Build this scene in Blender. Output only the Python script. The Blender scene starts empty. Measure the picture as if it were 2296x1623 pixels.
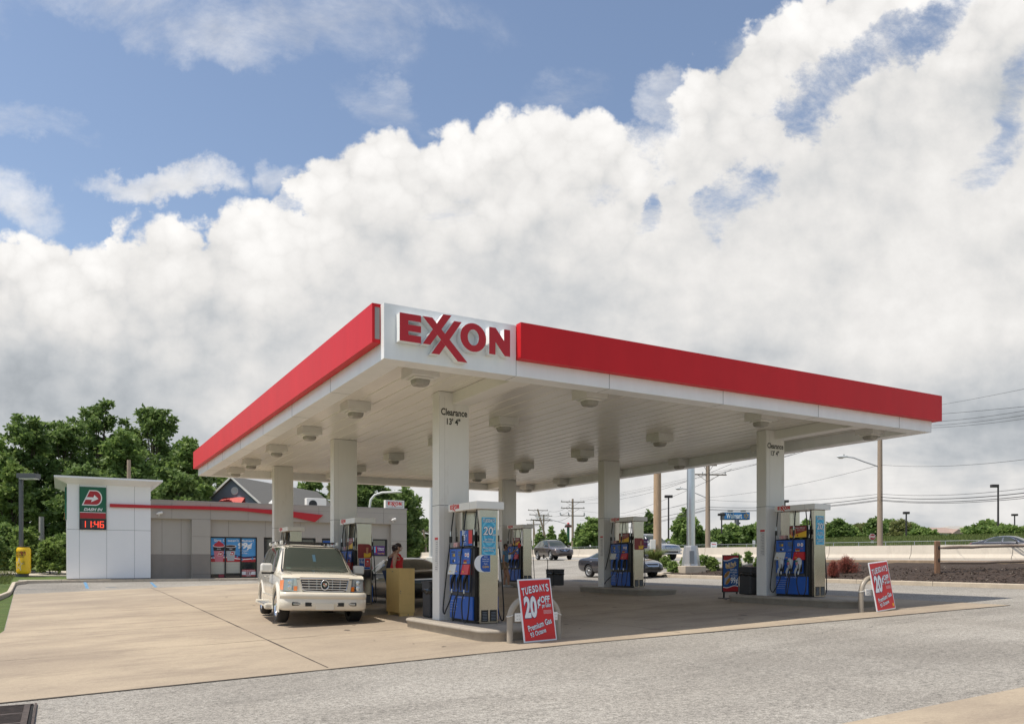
import bpy, bmesh, math, random
from mathutils import Vector, Matrix, Euler, noise
from mathutils.bvhtree import BVHTree
R = math.radians
# ---------------------------------------------------------------- camera, world, sun, exposure
sc = bpy.context.scene
COL = sc.collection
TH = R(29.75)                      # heading of the station's grid
UX, UY = -math.sin(TH), math.cos(TH)   # u: along the canopy, away to the left
VX, VY = math.cos(TH), math.sin(TH)    # v: along the canopy, away to the right
C0 = (-2.106, 13.05)               # front corner of the canopy
CH = 1.4
cam = bpy.data.cameras.new('camera'); camo = bpy.data.objects.new('camera', cam); COL.objects.link(camo)
camo.location = (0, 0, CH); camo.rotation_euler = (R(90), 0, 0)
cam.sensor_fit = 'HORIZONTAL'; cam.sensor_width = 36; cam.lens = 1772/2296*36; cam.shift_y = 450.5/2296
cam.clip_start = .1; cam.clip_end = 5000
sc.camera = camo
sc.view_settings.view_transform = 'Standard'; sc.view_settings.look = 'None'
sc.view_settings.exposure = 0.08; sc.view_settings.gamma = 1
sc.render.resolution_x = 1024; sc.render.resolution_y = 723
SUN_EL = R(63.5); SUNV = Vector((-.456, -.169, .487*math.tan(SUN_EL))).normalized()
sun = bpy.data.lights.new('sun', 'SUN'); sun.energy = 4.4; sun.angle = R(.6); sun.color = (1, .93, .82)
suno = bpy.data.objects.new('sun', sun); COL.objects.link(suno)
suno.location = (-40, -20, 60); suno.rotation_euler = SUNV.to_track_quat('Z', 'Y').to_euler()

def build_world():
    w = bpy.data.worlds.new('World'); sc.world = w; w.use_nodes = True
    nt = w.node_tree; nd = nt.nodes; lk = nt.links; nd.clear()
    def N(t, **k):
        n = nd.new(t)
        for a, b in k.items(): setattr(n, a, b)
        return n
    def setin(n, i, v):
        if isinstance(v, bpy.types.NodeSocket): lk.new(v, n.inputs[i])
        elif v is not None: n.inputs[i].default_value = v
    def M(op, a, b=None, c=None, clamp=False):
        n = N('ShaderNodeMath', operation=op); n.use_clamp = clamp
        setin(n, 0, a); setin(n, 1, b); setin(n, 2, c); return n.outputs[0]
    def VM(op, a, b=None):
        n = N('ShaderNodeVectorMath', operation=op); setin(n, 0, a); setin(n, 1, b); return n.outputs[0]
    def noi(vec, scale, det=6, rough=.55, dist=0, lac=2.0):
        n = N('ShaderNodeTexNoise'); setin(n, 'Vector', vec); setin(n, 'Scale', scale); setin(n, 'Detail', det)
        setin(n, 'Roughness', rough); setin(n, 'Distortion', dist); setin(n, 'Lacunarity', lac); return n.outputs['Fac']
    def MR(v, a, b, c=0., d=1., mode='SMOOTHSTEP'):
        n = N('ShaderNodeMapRange', interpolation_type=mode); setin(n, 0, v); setin(n, 1, a); setin(n, 2, b); setin(n, 3, c); setin(n, 4, d)
        return n.outputs[0]
    def mixc(f, a, b):
        n = N('ShaderNodeMix', data_type='RGBA'); setin(n, 0, f); setin(n, 6, a); setin(n, 7, b); return n.outputs[2]
    tc = N('ShaderNodeTexCoord'); sep = N('ShaderNodeSeparateXYZ'); lk.new(tc.outputs['Generated'], sep.inputs[0])
    x, y, z = sep.outputs
    yc = M('MAXIMUM', M('ABSOLUTE', y), .06)
    X = M('DIVIDE', x, yc); Z = M('DIVIDE', z, yc)
    comb = N('ShaderNodeCombineXYZ'); setin(comb, 0, X); setin(comb, 1, Z); P = comb.outputs[0]
    def bell(v, k): return M('MULTIPLY', M('SUBTRACT', v, .5), k)
    nz = N('ShaderNodeTexNoise'); setin(nz, 'Vector', P); setin(nz, 'Scale', 3.4); setin(nz, 'Detail', 7); setin(nz, 'Roughness', .62)
    spc = N('ShaderNodeSeparateColor'); lk.new(nz.outputs['Color'], spc.inputs[0])
    nA, nB, nC = spc.outputs                        # three independent fractal noises for one evaluation
    nz2 = N('ShaderNodeTexNoise'); setin(nz2, 'Vector', VM('ADD', P, (5.2, 2.9, 0))); setin(nz2, 'Scale', 12.); setin(nz2, 'Detail', 5); setin(nz2, 'Roughness', .66)
    spd = N('ShaderNodeSeparateColor'); lk.new(nz2.outputs['Color'], spd.inputs[0])
    fA, fB, fC = spd.outputs
    Xw = M('ADD', M('ADD', X, bell(nA, .22)), bell(fA, .07))
    Zw = M('ADD', M('ADD', Z, bell(nB, .22)), bell(fB, .07))
    pts = [(-900, 600), (-300, 560), (0, 520), (150, 530), (232, 545), (252, 495), (310, 470), (420, 468), (500, 438), (560, 450), (615, 440), (640, 385),
           (720, 328), (810, 305), (900, 285), (950, 318), (1050, 280), (1110, 268), (1175, 240), (1280, 245), (1350, 225), (1390, 262), (1440, 262),
           (1490, 190), (1560, 120), (1640, 60), (1740, -10), (1900, -60), (2300, -120), (3500, -60)]
    lo, hi = -900., 3500.
    ramp = N('ShaderNodeValToRGB'); cr = ramp.color_ramp; cr.interpolation = 'LINEAR'
    for i, (px, py) in enumerate(pts):
        t = (px-lo)/(hi-lo); v = (1262-py)/1772
        e = cr.elements[i] if i < 2 else cr.elements.new(t)
        e.position = t; e.color = (v, v, v, 1)
    pxn = M('ADD', M('MULTIPLY', X, 1772/(hi-lo)), (1148-lo)/(hi-lo))
    lk.new(M('ADD', pxn, bell(fC, .018)), ramp.inputs[0])
    sb = N('ShaderNodeSeparateColor'); lk.new(ramp.outputs[0], sb.inputs[0]); Zb = sb.outputs[0]
    depth = M('SUBTRACT', Zb, Z)                     # how far below the cloud top
    Pw = N('ShaderNodeCombineXYZ'); setin(Pw, 0, M('ADD', X, bell(nA, .14))); setin(Pw, 1, M('ADD', Z, bell(nB, .14))); PW = Pw.outputs[0]
    vor = N('ShaderNodeTexVoronoi', feature='F1', voronoi_dimensions='2D'); setin(vor, 'Vector', PW); setin(vor, 'Scale', 15.)
    vd = M('MULTIPLY', vor.outputs[0], vor.outputs[0])
    vor2 = N('ShaderNodeTexVoronoi', feature='F1', voronoi_dimensions='2D'); setin(vor2, 'Vector', PW); setin(vor2, 'Scale', 41.); ve = M('MULTIPLY', vor2.outputs[0], vor2.outputs[0])
    cau = M('ADD', M('MULTIPLY', M('SUBTRACT', .22, vd), .05), M('MULTIPLY', M('SUBTRACT', .22, ve), .022))
    edge = M('ADD', M('ADD', depth, cau), M('ADD', bell(nC, .15), bell(fC, .075)))
    bank = MR(edge, -.004, .016)
    def ell(px, py, rx, ry, ang, amp, fr=.0):
        cx_, cz = (px-1148)/1772, (1262-py)/1772; a = R(ang); rx /= 1772; ry /= 1772
        dx = M('SUBTRACT', Xw, cx_); dz = M('SUBTRACT', Zw, cz)
        p = M('ADD', M('MULTIPLY', dx, math.cos(a)/rx), M('MULTIPLY', dz, math.sin(a)/rx))
        q = M('ADD', M('MULTIPLY', dx, -math.sin(a)/ry), M('MULTIPLY', dz, math.cos(a)/ry))
        d2 = M('ADD', M('MULTIPLY', p, p), M('MULTIPLY', q, q))
        return MR(d2, 0., 2.2, amp, 0.)
    def acc(lst):
        s = None
        for t in lst: s = t if s is None else M('MAXIMUM', s, t)
        return s
    holes = acc([ell(1880, 155, 165, 55, 33, 1.45), ell(1765, 262, 42, 66, 20, 1.15), ell(2050, 42, 105, 60, 35, 1.4), ell(1615, 450, 80, 60, 40, 1.05),
                 ell(1440, 280, 66, 66, 0, 1.2), ell(1005, 455, 80, 55, 30, .62), ell(1330, 440, 50, 22, 30, .5), ell(1455, 455, 26, 70, -20, .8),
                 ell(2265, 225, 45, 160, -15, .62), ell(2240, 365, 70, 55, 40, .68), ell(612, 462, 40, 26, 0, .9), ell(410, 487, 34, 20, 0, .8)])
    rot = N('ShaderNodeMapping'); rot.inputs['Rotation'].default_value = (0, 0, R(-38)); rot.inputs['Scale'].default_value = (.75, 1.45, 1); lk.new(P, rot.inputs[0])
    tex = noi(rot.outputs[0], 7.0, 8, .70, .25)
    hm = MR(M('ADD', holes, bell(tex, 4.4)), .12, 1.5)
    hm = M('MULTIPLY', hm, MR(holes, .0, .75))
    bank2 = M('MULTIPLY', bank, M('SUBTRACT', 1., M('MULTIPLY', hm, .93)))
    wsc = N('ShaderNodeMapping'); wsc.inputs['Rotation'].default_value = (0, 0, R(24)); wsc.inputs['Scale'].default_value = (1.0, 1.5, 1); lk.new(P, wsc.inputs[0])
    wt = noi(wsc.outputs[0], 4.0, 8, .68, .35)
    wisps = acc([ell(480, 30, 560, 85, -4, .62), ell(760, 80, 170, 85, -30, .52), ell(40, 255, 170, 50, -22, .6), ell(10, 430, 150, 66, -35, .85), ell(370, 428, 140, 42, 4, 1.0),
                 ell(840, 245, 120, 50, -25, .50), ell(1260, 195, 120, 70, 20, .36), ell(1850, 60, 200, 80, 28, .95), ell(1480, 215, 70, 60, 30, .8), ell(600, 400, 60, 45, 40, .7)])
    wm = MR(M('ADD', wisps, bell(wt, 1.7)), .22, 1.25)
    wm = M('MULTIPLY', wm, MR(wisps, .02, .45))
    mask = M('MAXIMUM', bank2, M('MULTIPLY', wm, .85))
    # overhead and behind: broken cloud
    dirn = tc.outputs['Generated']
    nb = noi(dirn, 2.3, 4, .6, .3)
    cbk = MR(nb, .46, .64, .0, .85)
    front = MR(y, .10, .25)
    up = MR(Z, .8, 1.0)
    mask = M('ADD', M('MULTIPLY', mask, M('MULTIPLY', front, M('SUBTRACT', 1., up))), M('MULTIPLY', cbk, M('SUBTRACT', 1., M('MULTIPLY', front, M('SUBTRACT', 1., up)))))
    # cloud tone
    b2n = N('ShaderNodeTexNoise'); setin(b2n, 'Vector', VM('ADD', P, (-.020, .034, 0))); setin(b2n, 'Scale', 3.4); setin(b2n, 'Detail', 6); setin(b2n, 'Roughness', .62)
    spe = N('ShaderNodeSeparateColor'); lk.new(b2n.outputs['Color'], spe.inputs[0])
    rel = M('MULTIPLY', M('SUBTRACT', nC, spe.outputs[2]), CL_REL)
    puff = M('MULTIPLY', M('ADD', M('SUBTRACT', .22, vd), M('MULTIPLY', M('SUBTRACT', .22, ve), .55)), MR(depth, .0, .30, .24, .03))
    rim = MR(depth, .0, .16, .12, 0.)
    lpos = N('ShaderNodeMapping'); lpos.inputs['Scale'].default_value = (1., 2.0, 1); lk.new(P, lpos.inputs[0])
    big = noi(lpos.outputs[0], 1.9, 5, .55, .4)
    dark = M('MULTIPLY', MR(big, .42, .66), MR(Z, .52, .12, .25, 1.))
    st = N('ShaderNodeMapping'); st.inputs['Scale'].default_value = (2.0, 8., 1); st.inputs['Rotation'].default_value = (0, 0, R(-7)); lk.new(P, st.inputs[0])
    band = MR(noi(st.outputs[0], 1.6, 5, .55, .4), .38, .66)
    lowr = M('MULTIPLY', MR(Z, .32, .06), MR(X, .1, .5, .35, 1.))
    leftg = MR(M('ADD', M('POWER', M('DIVIDE', M('SUBTRACT', X, -.52), .34), 2.), M('POWER', M('DIVIDE', M('SUBTRACT', Z, .21), .11), 2.)), 0., 1.6, 1., 0.)
    tone = M('ADD', CL_BASE, M('ADD', M('ADD', rel, rim), M('ADD', puff, M('ADD', bell(nC, .12), bell(fB, .02)))))
    tone = M('SUBTRACT', tone, M('MULTIPLY', dark, .23))
    tone = M('SUBTRACT', tone, M('MULTIPLY', M('MULTIPLY', band, lowr), .19))
    tone = M('SUBTRACT', tone, M('MULTIPLY', leftg, .08))
    tone = M('ADD', tone, M('MULTIPLY', M('SUBTRACT', 1., front), CL_BACK))
    shade = MR(tone, .42, .82)
    ccol = mixc(shade, (.88, .94, 1.0, 1), (1.0, .98, .955, 1))
    vmul = N('ShaderNodeVectorMath', operation='SCALE'); lk.new(ccol, vmul.inputs[0]); lk.new(M('MULTIPLY', tone, 10.0), vmul.inputs['Scale'])
    sky = N('ShaderNodeTexSky', sky_type='NISHITA'); sky.sun_disc = False; sky.sun_elevation = SUN_EL; sky.sun_rotation = R(-110); sky.air_density = 1.0; sky.dust_density = .6; sky.ozone_density = 1.2
    hs = N('ShaderNodeHueSaturation'); hs.inputs['Saturation'].default_value = SKY_SAT; hs.inputs['Value'].default_value = SKY_VAL; hs.inputs['Hue'].default_value = SKY_HUE; lk.new(sky.outputs[0], hs.inputs['Color'])
    fin = mixc(mask, hs.outputs[0], vmul.outputs[0])
    bg = N('ShaderNodeBackground'); lk.new(fin, bg.inputs[0]); bg.inputs[1].default_value = .1
    out = N('ShaderNodeOutputWorld'); lk.new(bg.outputs[0], out.inputs[0])
SKY_SAT, SKY_VAL, SKY_HUE = .9, 1.45, .5
CL_REL, CL_BASE, CL_BACK = .66, .77, -.24
build_world()

# ---------------------------------------------------------------- frames and ground height
def XY(u, v): return (C0[0]+u*UX+v*VX, C0[1]+u*UY+v*VY)
def UV(x, y):
    dx, dy = x-C0[0], y-C0[1]; return dx*UX+dy*UY, dx*VX+dy*VY
def ss(a, b, t):
    t = max(0., min(1., (t-a)/(b-a))); return t*t*(3-2*t)
def lerp(a, b, t): return a+(b-a)*t
def gz(u, v):
    P = .006*(min(u, 60)-3.15)+.0326*(min(max(v, -25), 60)-2.7)
    uu = min(max(u, -20), 70)
    Rz = 1.35+.02*(min(v, 56)-31)+.009*(uu-8)
    if v < 21.6: z = P
    elif v < 31: z = lerp(.006*(min(u, 60)-3.15)+.0326*(21.6-2.7), 1.35+.009*(uu-8), ss(21.6, 31.5, v)*.9+.1*(v-21.6)/9.4)
    else: z = Rz
    if v > 56: z += (min(v, 80)-56)*.094*(1-.9*ss(52, 85, u))*ss(56, 60, v)
    if u > 33.2 and v < 24:
        tgt = .36+.0*(v)
        k = ss(33.2, 37, u)*(1-ss(17, 24, v))
        z = lerp(z, max(z, tgt), k)
    if u > 37: z += .05*min(u-37, 40)*(1-ss(-4, 14, v))
    return z
def W(u, v, dz=0.): x, y = XY(u, v); return Vector((x, y, gz(u, v)+dz))
def P3(px, Y, z): return Vector(((px-1148)/1772*Y, Y, z))
def PZ(px, py, Y): return Vector(((px-1148)/1772*Y, Y, CH-(py-1262)/1772*Y))
def GP(px, Y, dz=0.):      # ground point seen at image column px at depth Y
    x = (px-1148)/1772*Y; u, v = UV(x, Y); return Vector((x, Y, gz(u, v)+dz))

# ---------------------------------------------------------------- materials
_mc = {}
def mat(name, col, rough=.5, metal=0., var=0., vs=4., bump=0., bs=60., spec=.5, emit=None, coat=0., alpha=None, trans=0., stain=None, stretch=None, bdist=.01, sss=0.):
    if name in _mc: return _mc[name]
    m = bpy.data.materials.new(name); m.use_nodes = True; nt = m.node_tree; b = nt.nodes['Principled BSDF']
    b.inputs['Base Color'].default_value = (*col, 1); b.inputs['Roughness'].default_value = rough; b.inputs['Metallic'].default_value = metal
    b.inputs['Specular IOR Level'].default_value = spec; b.inputs['Coat Weight'].default_value = coat; b.inputs['Coat Roughness'].default_value = .04
    if trans: b.inputs['Transmission Weight'].default_value = trans; b.inputs['IOR'].default_value = 1.15
    if emit: b.inputs['Emission Color'].default_value = (*emit[0], 1); b.inputs['Emission Strength'].default_value = emit[1]
    tc = nt.nodes.new('ShaderNodeTexCoord'); vec = tc.outputs['Object']
    if stretch:
        mp = nt.nodes.new('ShaderNodeMapping'); mp.inputs['Scale'].default_value = stretch; nt.links.new(vec, mp.inputs[0]); vec = mp.outputs[0]
    if var:
        n = nt.nodes.new('ShaderNodeTexNoise'); n.inputs['Scale'].default_value = vs; n.inputs['Detail'].default_value = 6; n.inputs['Roughness'].default_value = .65
        nt.links.new(vec, n.inputs['Vector'])
        mr = nt.nodes.new('ShaderNodeMapRange'); mr.inputs[1].default_value = .3; mr.inputs[2].default_value = .7; mr.inputs[3].default_value = 1-var; mr.inputs[4].default_value = 1+var
        nt.links.new(n.outputs['Fac'], mr.inputs[0])
        s = nt.nodes.new('ShaderNodeVectorMath'); s.operation = 'SCALE'; s.inputs[0].default_value = col
        nt.links.new(mr.outputs[0], s.inputs['Scale']); src = s.outputs[0]
        if stain:
            n2 = nt.nodes.new('ShaderNodeTexNoise'); n2.inputs['Scale'].default_value = stain[1]; n2.inputs['Detail'].default_value = 7; n2.inputs['Roughness'].default_value = .7
            nt.links.new(vec, n2.inputs['Vector'])
            r2 = nt.nodes.new('ShaderNodeMapRange'); r2.inputs[1].default_value = stain[2]; r2.inputs[2].default_value = stain[3]; nt.links.new(n2.outputs['Fac'], r2.inputs[0])
            mx = nt.nodes.new('ShaderNodeMix'); mx.data_type = 'RGBA'; nt.links.new(r2.outputs[0], mx.inputs[0]); nt.links.new(src, mx.inputs[6]); mx.inputs[7].default_value = (*stain[0], 1)
            src = mx.outputs[2]
        nt.links.new(src, b.inputs['Base Color'])
    if bump:
        n = nt.nodes.new('ShaderNodeTexNoise'); n.inputs['Scale'].default_value = bs; n.inputs['Detail'].default_value = 4
        nt.links.new(vec, n.inputs['Vector'])
        bp = nt.nodes.new('ShaderNodeBump'); bp.inputs['Strength'].default_value = bump; bp.inputs['Distance'].default_value = bdist
        nt.links.new(n.outputs['Fac'], bp.inputs['Height']); nt.links.new(bp.outputs[0], b.inputs['Normal'])
    _mc[name] = m; return m

def paving(name, base, tint, dark, speck, fine, streak, bump=.3, dirt=(.28, .46)):
    """worn ground: large tonal patches, stains along the driving direction, fine aggregate"""
    m = bpy.data.materials.new(name); m.use_nodes = True; nt = m.node_tree; nd = nt.nodes; lk = nt.links; b = nd['Principled BSDF']
    b.inputs['Roughness'].default_value = .93; b.inputs['Specular IOR Level'].default_value = .25
    tc = nd.new('ShaderNodeTexCoord'); mp = nd.new('ShaderNodeMapping'); mp.inputs['Rotation'].default_value = (0, 0, -TH); lk.new(tc.outputs['Object'], mp.inputs[0]); vec = mp.outputs[0]
    def noi(sc_, det, ro, st=None, off=0.):
        v = vec
        if st or off:
            q = nd.new('ShaderNodeMapping'); q.inputs['Scale'].default_value = st or (1, 1, 1); q.inputs['Location'].default_value = (off, off*.7, 0); lk.new(vec, q.inputs[0]); v = q.outputs[0]
        n = nd.new('ShaderNodeTexNoise'); n.inputs['Scale'].default_value = sc_; n.inputs['Detail'].default_value = det; n.inputs['Roughness'].default_value = ro; lk.new(v, n.inputs['Vector']); return n.outputs['Fac']
    def mr(v, a, b_, c=0., d=1.):
        n = nd.new('ShaderNodeMapRange'); n.inputs[1].default_value = a; n.inputs[2].default_value = b_; n.inputs[3].default_value = c; n.inputs[4].default_value = d; lk.new(v, n.inputs[0]); return n.outputs[0]
    def mix(f, a, c):
        n = nd.new('ShaderNodeMix'); n.data_type = 'RGBA'; lk.new(f, n.inputs[0])
        for i, q in ((6, a), (7, c)):
            if isinstance(q, tuple): n.inputs[i].default_value = (*q, 1)
            else: lk.new(q, n.inputs[i])
        return n.outputs[2]
    c = mix(mr(noi(.35, 5, .6), .38, .62), base, tint)
    c = mix(mr(noi(.16, 4, .6, None, 3.), .42, .66, 0., .5), c, dark)
    c = mix(mr(noi(.9, 7, .72, streak), dirt[0]+.24, dirt[1]+.28, 0., .75), c, dark)
    c = mix(mr(noi(2.6, 6, .7, None, 5.), .56, .74, 0., .4), c, dark)
    f = noi(fine, 3, .75); f2 = noi(fine*.31, 3, .7, None, 9.)
    v = nd.new('ShaderNodeMath'); v.operation = 'ADD'; lk.new(mr(f, .3, .7, 1-speck, 1+speck), v.inputs[0]); lk.new(mr(f2, .3, .7, -speck*.6, speck*.6), v.inputs[1])
    s = nd.new('ShaderNodeVectorMath'); s.operation = 'SCALE'; lk.new(c, s.inputs[0]); lk.new(v.outputs[0], s.inputs['Scale'])
    # small dark spots (gum, oil)
    vo = nd.new('ShaderNodeTexVoronoi'); vo.inputs['Scale'].default_value = 1.7; lk.new(vec, vo.inputs['Vector'])
    sp = mr(vo.outputs['Distance'], .03, .05, .55, 0.)
    fin = mix(sp, s.outputs[0], dark)
    lk.new(fin, b.inputs['Base Color'])
    bp = nd.new('ShaderNodeBump'); bp.inputs['Strength'].default_value = bump; bp.inputs['Distance'].default_value = .012; lk.new(f, bp.inputs['Height']); lk.new(bp.outputs[0], b.inputs['Normal'])
    return m

# ---------------------------------------------------------------- mesh builder
ID = Matrix.Identity(4)
FRONT = Matrix(((1, 0, 0, 0), (0, 0, -1, 0), (0, 1, 0, 0), (0, 0, 0, 1)))     # text plane facing -y
LEFT = Matrix(((0, 0, -1, 0), (-1, 0, 0, 0), (0, 1, 0, 0), (0, 0, 0, 1)))     # facing -x
RIGHT = Matrix(((0, 0, 1, 0), (1, 0, 0, 0), (0, 1, 0, 0), (0, 0, 0, 1)))      # facing +x
BACK = Matrix(((-1, 0, 0, 0), (0, 0, 1, 0), (0, 1, 0, 0), (0, 0, 0, 1)))      # facing +y
def T(x, y, z): return Matrix.Translation((x, y, z))
_tx = {}
def text_geo(s, offset, shear, fillres=3):
    k = (s, round(offset, 4), shear)
    if k in _tx: return _tx[k]
    cu = bpy.data.curves.new('text', 'FONT'); cu.body = s; cu.size = 1; cu.offset = offset; cu.shear = shear; cu.align_x = 'CENTER'; cu.align_y = 'CENTER'; cu.resolution_u = fillres
    o = bpy.data.objects.new('text', cu); COL.objects.link(o)
    dg = bpy.context.evaluated_depsgraph_get(); me = bpy.data.meshes.new_from_object(o.evaluated_get(dg))
    vs = [v.co.copy() for v in me.vertices]; fs = [tuple(p.vertices) for p in me.polygons]
    bpy.data.objects.remove(o); bpy.data.curves.remove(cu); bpy.data.meshes.remove(me)
    w = (max(v.x for v in vs)-min(v.x for v in vs)) if vs else 1
    h = (max(v.y for v in vs)-min(v.y for v in vs)) if vs else 1
    cx = (max(v.x for v in vs)+min(v.x for v in vs))/2 if vs else 0
    cy = (max(v.y for v in vs)+min(v.y for v in vs))/2 if vs else 0
    _tx[k] = ([v-Vector((cx, cy, 0)) for v in vs], fs, w, h); return _tx[k]

class MB:
    def __init__(s): s.v = []; s.f = []; s.m = []; s.sm = []; s.M = ID.copy()
    def add(s, vs, fs, mi=0, smooth=False, M=None):
        n = len(s.v); MM = s.M @ M if M is not None else s.M
        s.v += [MM @ Vector(v) for v in vs]
        for f in fs: s.f.append([i+n for i in f]); s.m.append(mi); s.sm.append(smooth)
        return s
    def box(s, a, b, mi=0, M=None):
        x0, y0, z0 = a; x1, y1, z1 = b
        vs = [(x0, y0, z0), (x1, y0, z0), (x1, y1, z0), (x0, y1, z0), (x0, y0, z1), (x1, y0, z1), (x1, y1, z1), (x0, y1, z1)]
        return s.add(vs, [(0, 3, 2, 1), (4, 5, 6, 7), (0, 1, 5, 4), (1, 2, 6, 5), (2, 3, 7, 6), (3, 0, 4, 7)], mi, False, M)
    def rbox(s, a, b, r=.01, mi=0, M=None, seg=2):
        bm = bmesh.new(); bmesh.ops.create_cube(bm, size=1)
        c = [(a[i]+b[i])/2 for i in range(3)]; d = [abs(b[i]-a[i]) for i in range(3)]
        for v in bm.verts: v.co = Vector((c[0]+v.co.x*d[0], c[1]+v.co.y*d[1], c[2]+v.co.z*d[2]))
        bmesh.ops.bevel(bm, geom=bm.edges[:], offset=min(r, min(d)*.45), segments=seg, profile=.5, affect='EDGES')
        bm.verts.index_update(); s.add([v.co for v in bm.verts], [[v.index for v in f.verts] for f in bm.faces], mi, False, M); bm.free(); return s
    def prism(s, pts, z0, z1, mi=0, M=None, caps=True, smooth=False):
        n = len(pts); vs = [(p[0], p[1], z0) for p in pts]+[(p[0], p[1], z1) for p in pts]
        fs = [(i, (i+1) % n, n+(i+1) % n, n+i) for i in range(n)]
        s.add(vs, fs, mi, smooth, M)
        if caps: s.add(vs, [tuple(range(n-1, -1, -1)), tuple(range(n, 2*n))], mi, False, M)
        return s
    def poly(s, pts, z=0., mi=0, M=None): return s.add([(p[0], p[1], z) for p in pts], [tuple(range(len(pts)))], mi, False, M)
    def cyl(s, p0, p1, r0, r1=None, n=10, mi=0, caps=True, smooth=True, M=None):
        return s.tube([p0, p1], [r0, r1 if r1 is not None else r0], n, mi, caps, smooth, M)
    def tube(s, pts, r, n=8, mi=0, caps=True, smooth=True, M=None):
        pts = [Vector(p) for p in pts]; k = len(pts)
        if not isinstance(r, (list, tuple)): r = [r]*k
        vs = []; up = None
        for i, p in enumerate(pts):
            d = (pts[min(i+1, k-1)]-pts[max(i-1, 0)]).normalized()
            if up is None:
                up = Vector((0, 0, 1)) if abs(d.z) < .95 else Vector((1, 0, 0))
            a = (up-d*up.dot(d)).normalized(); up = a; b = d.cross(a)
            for j in range(n):
                t = 2*math.pi*(j+.5)/n; vs.append(p+(a*math.cos(t)+b*math.sin(t))*r[i])
        fs = [(i*n+j, i*n+(j+1) % n, (i+1)*n+(j+1) % n, (i+1)*n+j) for i in range(k-1) for j in range(n)]
        s.add(vs, fs, mi, smooth, M)
        if caps: s.add(vs, [tuple(range(n-1, -1, -1)), tuple(range((k-1)*n, k*n))], mi, False, M)
        return s
    def lathe(s, prof, n=16, mi=0, M=None, smooth=True):
        vs = []; k = len(prof)
        for r, z in prof:
            for j in range(n): t = 2*math.pi*j/n; vs.append((r*math.cos(t), r*math.sin(t), z))
        fs = [(i*n+j, i*n+(j+1) % n, (i+1)*n+(j+1) % n, (i+1)*n+j) for i in range(k-1) for j in range(n)]
        return s.add(vs, fs, mi, smooth, M)
    def ell(s, c, r, mi=0, n=10, k=6, M=None):
        prof = [(max(1e-4, math.cos(math.pi*(i/k-.5))), math.sin(math.pi*(i/k-.5))) for i in range(k+1)]
        MM = T(*c) @ Matrix.Diagonal((r[0], r[1], r[2], 1)); return s.lathe(prof, n, mi, (M @ MM) if M is not None else MM)
    def text(s, t, h, M, mi=0, offset=0., shear=0., width=None, lift=0., cap=.72):
        vs, fs, w, hh = text_geo(t, offset, shear); k = h/cap
        sx = width/w if width else k
        return s.add([(v.x*sx, v.y*k, lift) for v in vs], fs, mi, False, M)
    def outl(s, t, h, M, mi, mo, o=.06, shear=0., width=None, lift=.002, b=.015):
        vs, fs, w, hh = text_geo(t, b, shear); k = h/.72; sx = (width/w if width else k)
        v2, f2, w2, h2 = text_geo(t, b+o, shear)
        s.add([(v.x*sx, v.y*k, lift) for v in v2], f2, mo, False, M)
        return s.add([(v.x*sx, v.y*k, lift*2) for v in vs], fs, mi, False, M)
    def build(s, name, mats, parent=None, bevel=0., sub=0, sharp=None):
        me = bpy.data.meshes.new(name); me.from_pydata([tuple(v) for v in s.v], [], s.f)
        if not isinstance(mats, (list, tuple)): mats = [mats]
        for m in mats: me.materials.append(m)
        me.polygons.foreach_set('material_index', s.m); me.polygons.foreach_set('use_smooth', s.sm); me.update()
        if sharp is not None: me.shade_smooth(); me.set_sharp_from_angle(angle=R(sharp))
        o = bpy.data.objects.new(name, me); COL.objects.link(o)
        if parent is not None: o.parent = parent
        if bevel:
            md = o.modifiers.new('bevel', 'BEVEL'); md.width = bevel; md.segments = 2; md.limit_method = 'ANGLE'
        if sub:
            md = o.modifiers.new('sub', 'SUBSURF'); md.levels = sub; md.render_levels = sub
        return o
def tag(o, label=None, cat=None, group=None, kind=None):
    if label: o['label'] = label
    if cat: o['category'] = cat
    if group: o['group'] = group
    if kind: o['kind'] = kind
    return o
def thing(name, loc, rz=0., label=None, cat=None, group=None):
    o = bpy.data.objects.new(name, None); COL.objects.link(o); o.location = loc; o.rotation_euler = (0, 0, rz); o.empty_display_size = .2
    return tag(o, label, cat, group)
def copy_tree(o, parent=None):
    c = o.copy(); COL.objects.link(c)
    if parent is not None: c.parent = parent
    for ch in list(o.children): copy_tree(ch, c)
    return c

# shared materials
WHITE = mat('white_paint', (.80, .775, .735), .38, var=.03, vs=1.5)
WHITE2 = mat('white_panel', (.84, .84, .84), .32, var=.045, vs=3, stretch=(1, 1, .22), bump=.12, bs=1.6, bdist=.05)
COLM = mat('column_paint', (.76, .74, .71), .35, var=.05, vs=1.1, stretch=(1, 1, .25), stain=((.50, .46, .41), 2.5, .60, .92))
RED = mat('red_band', (.62, .012, .018), .46, spec=.28, var=.06, vs=1.5, stretch=(1, 1, .3), bump=.12, bs=1.3, bdist=.05)
REDL = mat('red_letter', (.52, .012, .02), .4)
LETW = mat('letter_white', (.85, .85, .85), .4)
BLACK = mat('black_plastic', (.012, .012, .013), .4)
RUBBER = mat('black_rubber', (.014, .014, .014), .45)
TYRE = mat('tyre_rubber', (.018, .017, .017), .75, bump=.2, bs=200)
CHROME = mat('chrome', (.75, .75, .76), .08, 1.)
STEEL = mat('brushed_steel', (.46, .42, .36), .20, 1., var=.05, vs=3, bump=.05, bs=2.2, bdist=.03)
ALU = mat('aluminium', (.62, .63, .64), .35, .9)
BLUE = mat('pump_blue', (.018, .11, .47), .35, var=.05, vs=5)
NAVY = mat('navy_ink', (.008, .012, .08), .5)
INKW = mat('white_ink', (.82, .82, .82), .5)
INKR = mat('red_ink', (.62, .02, .02), .4)
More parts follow.
